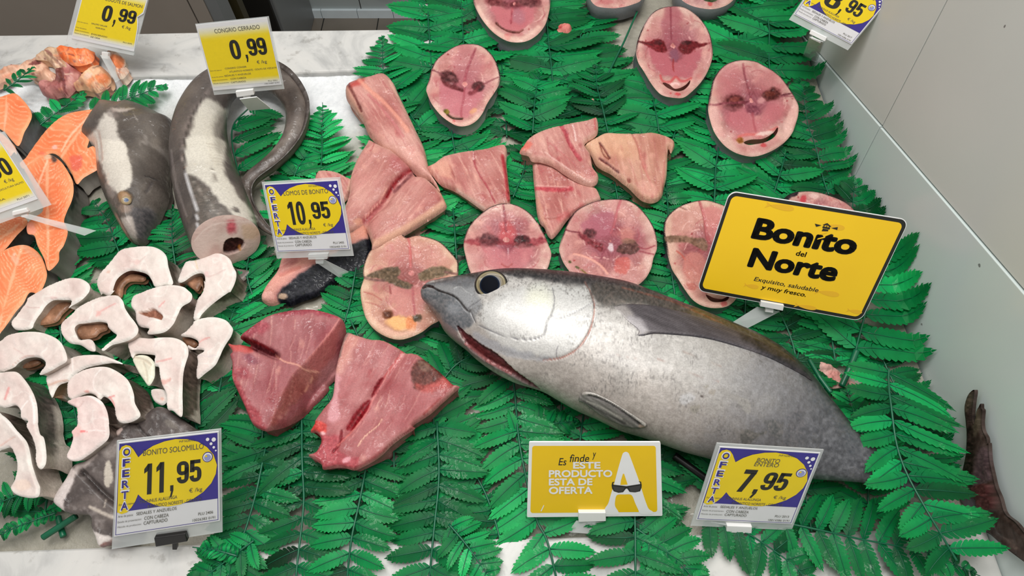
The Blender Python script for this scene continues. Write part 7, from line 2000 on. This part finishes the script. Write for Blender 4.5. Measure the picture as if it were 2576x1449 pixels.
# ------------------------------------------------------------------ price tags and signs
GTAG = 'price tags on small stands'
FISH_UV = [(0.015, 0.09), (0.035, 0.045), (0.075, 0.03), (0.115, 0.045), (0.15, 0.09), (0.2, 0.185), (0.26, 0.125), (0.34, 0.075), (0.45, 0.04), (0.56, 0.028), (0.68, 0.045), (0.79, 0.09), (0.88, 0.165), (0.945, 0.26), (0.978, 0.38), (0.965, 0.48), (0.92, 0.575), (0.84, 0.66), (0.74, 0.72), (0.62, 0.76), (0.5, 0.765), (0.4, 0.745), (0.31, 0.69), (0.25, 0.64), (0.21, 0.59), (0.185, 0.66), (0.15, 0.72), (0.11, 0.765), (0.06, 0.775), (0.02, 0.75)]
def grow(poly, k):
    p = np.array(poly)
    nx = np.roll(p, -1, 0) - np.roll(p, 1, 0)
    nn = np.stack([nx[:, 1], -nx[:, 0]], 1)
    nn /= np.linalg.norm(nn, axis=1)[:, None]
    return np.clip(p + nn * k, 0.004, 0.996)
def plate_obj(sh, name, uvs, o0, o1, m, parent=None, bev=0.0):
    v, f = sh.plate(uvs, o0, o1)
    o = mesh_obj(name, v, f, m, parent=parent, smooth=False, origin=None if parent else v.mean(0))
    if bev: bevel(o, bev, 2)
    return o
def foot_strip(name, px4, z4, m, parent, th=0.0012):
    q = onz(np.array(px4, float), np.array(z4, float))
    n = np.cross(q[1] - q[0], q[3] - q[0]); n /= np.linalg.norm(n)
    v, f = prism(q, q + n * th)
    return mesh_obj(name, v, f, m, parent=parent, smooth=False)
def tag_root(name, label, cat, sh, group=None):
    c = sh.at([(0.5, 1.0)])[0]
    r = empty(name, c)
    return tagobj(r, label, cat, group)
def uvr(sh, c, pts):
    u = sh.uv(T(c, pts))
    return u
def stand(sh, r, clip=None, clip_m=None, link=None, foot=None, fz=None, foot_m=None, holder=(-0.03, -0.03, 1.03, 1.10), holder_m=None):
    if holder is not None:
        a, b, c, d = holder
        plate_obj(sh, 'holder', [(a, b), (c, b), (c, d), (a, d)], -0.0022, -0.0008, holder_m or M_ACR, r)
    if clip is not None:
        plate_obj(sh, 'clip', sh.uv(clip), -0.004, 0.0035, clip_m or M_CLIP, r, 0.0008)
    if link is not None:
        plate_obj(sh, 'clip_link', sh.uv(link), -0.004, 0.001, clip_m or M_CLIP, r, 0.0006)
    if foot is not None:
        foot_strip('foot', foot, fz, foot_m or M_ACR, r)
def offer_tag(label, corners, zb, tilt, heading, price, plu, code, hs=None, **st):
    sh = Sheet(corners, zb, tilt)
    r = tag_root('price_tag', label, 'price tag', sh, GTAG)
    plate_obj(sh, 'card', [(0, 0), (1, 0), (1, 1), (0, 1)], -0.0006, 0.0002, M_PAPER, r)
    prints(sh, 'violet_background', [[(0.012, 0.012), (0.985, 0.012), (0.985, 0.755), (0.012, 0.755)]], M_PUR, 0, r)
    prints(sh, 'frame_line', [[(0.012, 0.012), (0.017, 0.012), (0.017, 0.985), (0.012, 0.985)], [(0.98, 0.012), (0.985, 0.012), (0.985, 0.985), (0.98, 0.985)], [(0.012, 0.98), (0.985, 0.98), (0.985, 0.985), (0.012, 0.985)]], M_PUR, 1, r)
    e = prints(sh, 'fish_emblem', [grow(FISH_UV, -0.013)], M_WHITEINK, 1, r, 'white outline of the printed fish')
    prints(sh, 'fish_body', [FISH_UV], M_YEL, 2, r, 'yellow printed fish')
    prints(sh, 'bubbles', [ellipse_uv(0.885, 0.075, 0.018, 0.02, 18), ellipse_uv(0.948, 0.085, 0.022, 0.025, 18), ellipse_uv(0.92, 0.13, 0.015, 0.017, 18), ellipse_uv(0.948, 0.175, 0.013, 0.015, 16), ellipse_uv(0.968, 0.215, 0.009, 0.01, 14)], M_WHITEINK, 2, r)
    prints(sh, 'eye_ring', [ellipse_uv(0.885, 0.275, 0.052, 0.058)], M_PUR, 4, r)
    prints(sh, 'eye_white', [ellipse_uv(0.885, 0.275, 0.044, 0.049)], M_WHITEINK, 5, r)
    prints(sh, 'eye_disc', [ellipse_uv(0.885, 0.28, 0.034, 0.038)], M_LILAC, 6, r)
    prints(sh, 'eye_spark', [ellipse_uv(0.872, 0.262, 0.011, 0.012, 16)], M_YEL, 7, r)
    bl, fr = [], []
    for i, ch in enumerate('OFERTA'):
        v0 = 0.06 + i * 0.117
        du = -0.004 * i
        w = 0.068
        bl.append((ch, 0.043, v0 - 0.008, 0.043 + w + 0.018, v0 + 0.10, 0.045))
        fr.append((ch, 0.053, v0 + 0.003, 0.053 + w, v0 + 0.089, 0.028))
    letters(sh, 'offer_outline', bl, M_WHITEINK, 3, r)
    letters(sh, 'offer_lettering', fr, M_PUR, 4, r)
    letters(sh, 'heading', hs or [(heading, 0.245, 0.112, 0.845, 0.175, 0.0)], M_GREYINK, 4, r)
    numerals(sh, 'price', price, M_INK, 3, r)
    letters(sh, 'unit', [('€ /kg', 0.70, 0.60, 0.83, 0.66, 0.0)], M_GREYINK, 4, r)
    letters(sh, 'small_print', [('PVP NORMAL', 0.60, 0.05, 0.76, 0.075), ('THUNNUS ALALUNGA', 0.225, 0.655, 0.585, 0.69, 0.004), ('Zona de captura:', 0.03, 0.665, 0.19, 0.69), ('ATLANTICO NORESTE - GOLFO D', 0.30, 0.715, 0.82, 0.75, 0.004),
                                ('SEDALES Y ANZUELOS', 0.20, 0.778, 0.58, 0.81, 0.003), ('Arte de pesca:', 0.03, 0.785, 0.17, 0.815), ('CON CABEZA', 0.275, 0.835, 0.505, 0.87, 0.003), ('Estado de presentacion:', 0.03, 0.845, 0.25, 0.87),
                                ('CAPTURADO', 0.27, 0.885, 0.495, 0.92, 0.003), ('Metodo de produccion:', 0.03, 0.897, 0.25, 0.92), (plu, 0.79, 0.875, 0.935, 0.905, 0.002), (code, 0.735, 0.935, 0.955, 0.962)], M_GREYINK, 4, r)
    stand(sh, r, **st)
    return r
def price2(a, b):
    """euros, comma, cents in the heavy black numerals of the tags"""
    return [(a, 0.25, 0.27, 0.485, 0.605, 0.03), (',', 0.505, 0.54, 0.555, 0.665, 0.03), (b, 0.575, 0.29, 0.825, 0.535, 0.03)]

offer_tag('price tag headed LOMOS DE BONITO reading 10,95',
          T('F', [(232, 412), (908, 370), (1018, 1005), (355, 1030)]), 0.052, 33, 'LOMOS DE BONITO', price2('10', '95'), 'PLU 2405', '10026405 0191',
          clip=T('F', [(640, 1040), (825, 1030), (815, 1085), (640, 1090)]), clip_m=M_ACR, link=T('F', [(700, 1085), (780, 1085), (775, 1135), (705, 1135)]),
          foot=T('F', [(700, 1120), (790, 1105), (1060, 1240), (960, 1290)]), fz=[0.04, 0.04, 0.008, 0.008])
offer_tag('price tag headed BONITO SOLOMILLO reading 11,95 with a black clip',
          T('M', [(1080, 235), (1995, 130), (2005, 945), (1040, 1090)]), 0.046, 33, 'BONITO SOLOMILLO', price2('11', '95'), 'PLU 2406', '10026383 0191',
          clip=T('M', [(1415, 1080), (1700, 1040), (1720, 1110), (1430, 1160)]), clip_m=M_BLACK, link=T('M', [(1570, 1140), (1615, 1135), (1615, 1205), (1572, 1205)]), holder=(-0.02, -0.015, 1.02, 1.13))
r7 = offer_tag('price tag headed BONITO ENTERO reading 7,95',
          np.vstack([T('O', [(2210, 268)]), T('Q', [(680, 325), (420, 975)]), T('O', [(1995, 935)])]), 0.030, 33, 'BONITO', [('7', 0.30, 0.27, 0.44, 0.575, 0.03, 0.12), (',', 0.45, 0.53, 0.52, 0.65, 0.03, 0.12), ('95', 0.53, 0.29, 0.80, 0.535, 0.03, 0.12)], 'PLU 2013', '10014386 0191',
          hs=[('BONITO', 0.40, 0.11, 0.63, 0.165, 0.004, 0.1), ('ENTERO', 0.39, 0.165, 0.635, 0.22, 0.004, 0.1)],
          clip=np.vstack([T('O', [(2270, 965)]), T('Q', [(50, 975), (45, 1040)]), T('O', [(2262, 1030)])]), link=T('O', [(2325, 1030), (2400, 1035), (2395, 1080), (2318, 1075)]),
          foot=T('O', [(2130, 960), (2270, 985), (2330, 1060), (2260, 1040)]), fz=[0.026, 0.026, 0.012, 0.012])
offer_tag('price tag cut off at the top right corner, leaning against the tiled wall',
          T('D', [(753, -321), (1315, -19), (965, 405), (440, 130)]), 0.112, 30, 'BONITO RODAJAS', price2('8', '95'), 'PLU 2017', '10014386 0191',
          clip=T('D', [(600, 268), (745, 340), (725, 380), (582, 308)]), link=T('D', [(600, 330), (690, 370), (680, 395), (590, 352)]),
          foot=T('D', [(580, 340), (705, 385), (650, 570), (515, 520)]), fz=[0.104, 0.104, 0.006, 0.006], holder=(-0.02, -0.02, 1.01, 1.13))

def yellow_tag(label, corners, zb, tilt, items_black, items_grey, card_uv=None, **st):
    sh = Sheet(corners, zb, tilt)
    r = tag_root('price_tag', label, 'price tag', sh, GTAG)
    cu = card_uv or [(0, 0), (1, 0), (1, 1), (0, 1)]
    plate_obj(sh, 'card', cu, -0.0006, 0.0002, M_PAPER, r)
    # the print fades from white through yellow to white
    rows, cols = [], []
    vs_ = np.linspace(0.05, 0.95, 28)
    for v in vs_:
        a = max([p[0] for p in cu]) * 0.985
        if card_uv:
            a = np.interp(v, [0, 0.32, 0.42, 0.5, 0.62, 1.0], [0.985, 0.975, 0.90, 0.93, 0.955, 0.985])
        wv = 0.01 * math.sin(v * 30)
        rows += [(0.015, v), (a, v)]
        y = float(sstep(0.05, 0.26, np.array(v + wv)) * sstep(0.95, 0.84, np.array(v + wv)))
        c = np.array([228.0, 228, 226]) * (1 - y) + np.array([240.0, 212, 26]) * y
        cols += [c, c]
    V = sh.at(np.array(rows), 0.00035)
    F = [[2 * i, 2 * i + 1, 2 * i + 3, 2 * i + 2] for i in range(len(vs_) - 1)]
    o = mesh_obj('yellow_print', V, F, M_PRINT, np.array(cols), parent=r, smooth=False)
    fix_normals(o, sh.n)
    numerals(sh, 'price', items_black, M_INK, 2, r)
    letters(sh, 'small_print', items_grey, M_GREYINK, 2, r)
    stand(sh, r, **st)
    return r
M_PRINT = colmat('yellow_faded_print', rough=0.45, nstr=0.0, cstr=0.05, var=0.03, nscale=200)
grey_rows = [('€ /kg', 0.72, 0.60, 0.86, 0.665, 0.0), ('Zona de captura:', 0.03, 0.685, 0.2, 0.705), ('Arte de pesca:', 0.03, 0.785, 0.2, 0.805), ('Estado de presentacion:', 0.03, 0.835, 0.25, 0.855), ('Metodo de produccion:', 0.03, 0.885, 0.26, 0.905)]
yellow_tag('price tag headed CONGRIO CERRADO reading 0,99',
           np.vstack([T('A', [(1785, 228)]), T('B', [(262, 160), (395, 770)]), T('A', [(1945, 825)])]), 0.088, 18,
           [('0', 0.385, 0.265, 0.535, 0.555, 0.03), (',', 0.575, 0.50, 0.625, 0.61, 0.03), ('99', 0.635, 0.27, 0.905, 0.525, 0.03)],
           [('CONGRIO CERRADO', 0.235, 0.085, 0.87, 0.145, 0.0), ('CONGRIO CONGER', 0.25, 0.665, 0.56, 0.69), ('ATLANTICO NORESTE - GOLFO DE VIZCAYA', 0.3, 0.72, 0.98, 0.745), ('SEDALES Y ANZUELOS', 0.215, 0.775, 0.60, 0.80), ('CON CABEZA', 0.29, 0.83, 0.52, 0.855), ('CAPTURADO', 0.285, 0.885, 0.50, 0.91), ('PLU 2021', 0.82, 0.915, 0.95, 0.935), ('10014487 0191', 0.76, 0.955, 0.97, 0.972)] + grey_rows,
           clip=T('A', [(2150, 825), (2310, 805), (2322, 855), (2162, 880)]), link=T('A', [(2215, 875), (2280, 868), (2285, 900), (2220, 908)]),
           foot=T('A', [(2185, 905), (2340, 885), (2470, 990), (2270, 1010)]), fz=[0.078, 0.078, 0.05, 0.05], foot_m=M_CLIP, holder=(-0.01, -0.01, 1.02, 1.075))
yellow_tag('torn yellow price tag reading 0,99, cut off by the top edge',
           T('A', [(785, -173), (1361, -53), (1222, 470), (650, 350)]), 0.05, 33,
           [('0', 0.37, 0.325, 0.53, 0.60, 0.03), (',', 0.56, 0.54, 0.61, 0.66, 0.03), ('99', 0.63, 0.325, 0.90, 0.55, 0.03)],
           [('COGOTE DE SALMON', 0.36, 0.20, 0.95, 0.255, 0.0), ('SALMO SALAR', 0.25, 0.665, 0.50, 0.69), ('NORUEGA', 0.33, 0.72, 0.48, 0.745), ('EVISCERADO', 0.29, 0.84, 0.54, 0.865), ('DE CRIA', 0.29, 0.89, 0.44, 0.915), ('PLU 2070', 0.80, 0.87, 0.94, 0.89)] + grey_rows,
           card_uv=[(0, 0), (1, 0), (0.99, 0.34), (0.915, 0.42), (0.945, 0.5), (0.965, 0.62), (1, 1), (0, 1)],
           link=T('A', [(930, 470), (990, 480), (985, 540), (930, 530)]), foot=T('A', [(910, 500), (990, 510), (1110, 720), (1050, 750)]), fz=[0.045, 0.045, 0.015, 0.015], holder=(-0.075, -0.02, 1.0, 1.07))
yellow_tag('slanted yellow price tag at the left edge in front of the salmon steaks',
           T('P', [(-172, 401), (-8, 341), (95, 500.5), (-69, 560)]), 0.070, 33,
           [('0', 0.78, 0.30, 0.93, 0.56, 0.03), ('9', 0.6, 0.3, 0.76, 0.56, 0.03)],
           [('SALMON RODAJAS', 0.2, 0.09, 0.9, 0.15, 0.004), ('NORUEGA - ACUICULTURA SALMO', 0.3, 0.70, 0.96, 0.725), ('DE CRIA', 0.29, 0.83, 0.6, 0.855), ('PLU 2071', 0.74, 0.90, 0.92, 0.925)] + grey_rows,
           clip=T('E', [(115, 655), (245, 625), (272, 655), (120, 695)]), link=T('E', [(190, 690), (250, 680), (260, 705), (200, 715)]),
           foot=T('E', [(185, 705), (260, 685), (875, 835), (770, 880)]), fz=[0.062, 0.062, 0.03, 0.03], foot_m=M_ACR, holder=(-0.02, -0.02, 1.12, 1.14))

# the big yellow sign
sh = Sheet(np.array([(1836, 480), (2288, 553), (2166, 808), (1753, 731)], float), 0.045, 36)
r = tag_root('display_sign', 'big yellow sign with a black rim reading Bonito del Norte', 'sign', sh)
def rrect(u0, v0, u1, v1, ru, rv, n=8):
    out = []
    for cx, cy, a0 in ((u1 - ru, v0 + rv, -90), (u1 - ru, v1 - rv, 0), (u0 + ru, v1 - rv, 90), (u0 + ru, v0 + rv, 180)):
        for k in range(n + 1):
            a = math.radians(a0 + 90 * k / n)
            out.append((cx + ru * math.cos(a), cy + rv * math.sin(a)))
    return out
plate_obj(sh, 'board', rrect(0, 0, 1, 1, 0.045, 0.075), -0.0016, 0.0002, M_WHITEINK, r)
prints(sh, 'black_rim', [rrect(0.003, 0.006, 0.997, 0.994, 0.044, 0.073)], M_INK, 0, r)
prints(sh, 'yellow_field', [rrect(0.022, 0.037, 0.978, 0.963, 0.03, 0.05)], M_YELS, 1, r)
M_YELD = flat('deeper_amber_print', (240, 186, 40), 0.4, var=0.02)
fishes = []
for x, y, rx, ry in ((760, 1405, 95, 32), (330, 620, 110, 32), (820, 800, 80, 30), (60, 1340, 60, 26), (1000, 1570, 60, 24), (560, 1530, 90, 26)):
    c = sh.uv(T('H', [(x, y)]))[0]
    a, b = rx / 3.623 / 450, ry / 3.623 / 262
    t = np.linspace(0, 2 * math.pi, 30, endpoint=False)
    e = np.stack([c[0] + a * np.cos(t), c[1] + b * np.sin(t) * (0.75 + 0.25 * np.cos(t))], 1)
    fishes.append(e)
    fishes.append(np.array([(c[0] - a * 0.9, c[1]), (c[0] - a * 1.4, c[1] - b * 0.9), (c[0] - a * 1.25, c[1]), (c[0] - a * 1.4, c[1] + b * 0.9)]))
prints(sh, 'faint_fish_pattern', fishes, M_YELD, 2, r)
def hbox(c, bl, tl, rt):
    """uv box from the pixel at bottom left, top left and far right"""
    a, b, d = sh.uv(T(c, [bl, tl, rt]))
    return min(a[0], b[0]), b[1], d[0], a[1]
u0, v0, u1, v1 = hbox('H', (48, 905), (108, 712), (1028, 950))
letters(sh, 'title_lettering', [('Bonıto', u0, v0, u1, v1, 0.05), ('Norte',) + hbox('H', (10, 1162), (70, 985), (850, 1200)) + (0.05,), ('del',) + hbox('H', (450, 1058), (468, 1013), (553, 1045)) + (0.02,)], M_INK, 3, r)
letters(sh, 'tagline', [('Exquisito, saludable',) + hbox('H', (72, 1300), (84, 1252), (665, 1370)) + (0.008, 0.12), ('y muy fresco.',) + hbox('H', (132, 1372), (150, 1325), (548, 1425)) + (0.018, 0.12)], M_INK, 3, r)
def hp(pts):
    return sh.uv(T('H', pts))
prints(sh, 'lighthouse_emblem', [hp([(742, 763), (778, 795), (765, 800), (742, 780), (712, 785), (700, 778)]), hp([(700, 792), (768, 806), (762, 822), (696, 806)]), hp([(712, 780), (718, 782), (712, 800), (706, 798)]), hp([(736, 782), (742, 784), (738, 806), (731, 804)]), hp([(758, 790), (764, 792), (758, 810), (752, 808)]), hp([(702, 812), (752, 824), (748, 838), (690, 836)]),
                                 hp([(628, 768), (690, 784), (640, 797)]), hp([(838, 800), (778, 808), (832, 826)])], M_INK, 4, r)
prints(sh, 'lighthouse_stripe', [hp([(676, 856), (742, 838), (738, 850), (668, 870)]), hp([(654, 902), (724, 884), (720, 896), (648, 914)])], M_YELS, 5, r)
plate_obj(sh, 'clip', sh.uv(np.array([(1913, 754), (1971, 764), (1968, 779), (1910, 768)], float)), -0.004, 0.004, M_CLIP, r, 0.0008)
plate_obj(sh, 'clip_link', sh.uv(np.array([(1926, 773), (1946, 777), (1945, 787), (1924, 784)], float)), -0.003, 0.001, M_CLIP, r, 0.0006)
foot_strip('foot', [(1905, 772), (1962, 784), (1880, 826), (1832, 818)], [0.034, 0.034, 0.016, 0.016], M_ACR, r)

# the small weekend-offer sign
sh = Sheet(T('O', [(475, 228), (1672, 228), (1690, 900), (455, 912)]), 0.026, 33)
r = tag_root('display_sign', 'small yellow sign with a white border and a big white letter A in sunglasses', 'sign', sh)
plate_obj(sh, 'board', rrect(0, 0, 1, 1, 0.01, 0.018), -0.0014, 0.0002, M_WHITEINK, r)
def op(pts):
    return sh.uv(T('O', pts))
M_YELF = flat('golden_yellow_print', (244, 200, 6), 0.4, var=0.03, nscale=20)
prints(sh, 'yellow_field', [rrect(0.024, 0.05, 0.962, 0.945, 0.018, 0.035)], M_YELF, 0, r)
def obox(x0, y0, x1, y1):
    a, b = sh.uv(T('O', [(x0, y0), (x1, y1)]))
    return a[0], a[1], b[0], b[1]
letters(sh, 'white_lettering', [('ESTE',) + obox(875, 405, 1125, 466) + (0.034,), ('PRODUCTO',) + obox(655, 480, 1232, 543) + (0.034,), ('ESTA DE',) + obox(655, 556, 1052, 618) + (0.034,), ('OFERTA',) + obox(655, 632, 1052, 696) + (0.034,)], M_WHITEINK, 1, r)
letters(sh, 'handwriting', [('Es',) + obox(742, 372, 815, 438) + (0.005, 0.2), ('finde',) + obox(845, 338, 1022, 408) + (0.005, 0.2), ('y',) + obox(1050, 322, 1085, 388) + (0.005, 0.2)], M_INK, 1, r)
Ao = catmull(T('O', [(1322, 345), (1335, 322), (1357, 314), (1378, 324), (1392, 352), (1440, 480), (1480, 590), (1510, 690), (1540, 780), (1565, 835), (1600, 858), (1598, 880), (1490, 880), (1470, 845), (1440, 780), (1407, 708), (1340, 703), (1275, 708), (1258, 760), (1258, 810), (1285, 855), (1288, 884), (1170, 884), (1165, 832), (1195, 785), (1220, 700), (1248, 610), (1285, 470)]), 2.5, True, 4)
prints(sh, 'letter_a', [sh.uv(Ao)], M_WHITEINK, 1, r)
prints(sh, 'letter_opening', [op([(1330, 512), (1340, 515), (1372, 612), (1305, 616), (1312, 570)])], M_YELF, 2, r)
prints(sh, 'sunglasses_frame', [op([(1226, 618), (1240, 612), (1360, 626), (1490, 606), (1500, 610), (1498, 640), (1485, 672), (1440, 682), (1390, 678), (1368, 648), (1356, 648), (1330, 680), (1290, 686), (1245, 672), (1230, 646)]), op([(1226, 618), (1232, 590), (1254, 586), (1240, 600), (1240, 620)]), op([(1498, 610), (1494, 585), (1470, 582), (1486, 592), (1488, 612)])], M_INK, 3, r)
prints(sh, 'sunglasses_lenses', [op([(1238, 624), (1345, 636), (1325, 672), (1290, 678), (1250, 664)]), op([(1380, 634), (1488, 616), (1486, 640), (1474, 666), (1440, 674), (1396, 670)])], M_LENS, 4, r)
prints(sh, 'white_scratch', [op([(606, 798), (612, 802), (588, 855), (578, 855)])], M_WHITEINK, 2, r)
plate_obj(sh, 'clip', op([(920, 840), (1168, 840), (1170, 920), (922, 928)]), -0.004, 0.0045, M_CLIP, r, 0.0008)
plate_obj(sh, 'clip_link', op([(1002, 928), (1086, 926), (1084, 1000), (1004, 1002)]), -0.004, 0.001, M_CLIP, r, 0.0006)
foot_strip('foot', T('O', [(905, 950), (1160, 955), (1050, 1066), (832, 1050)]), [0.022, 0.022, 0.013, 0.013], M_ACR, r)

for o in list(bpy.data.objects):
    if '_o' in o:
        del o['_o']
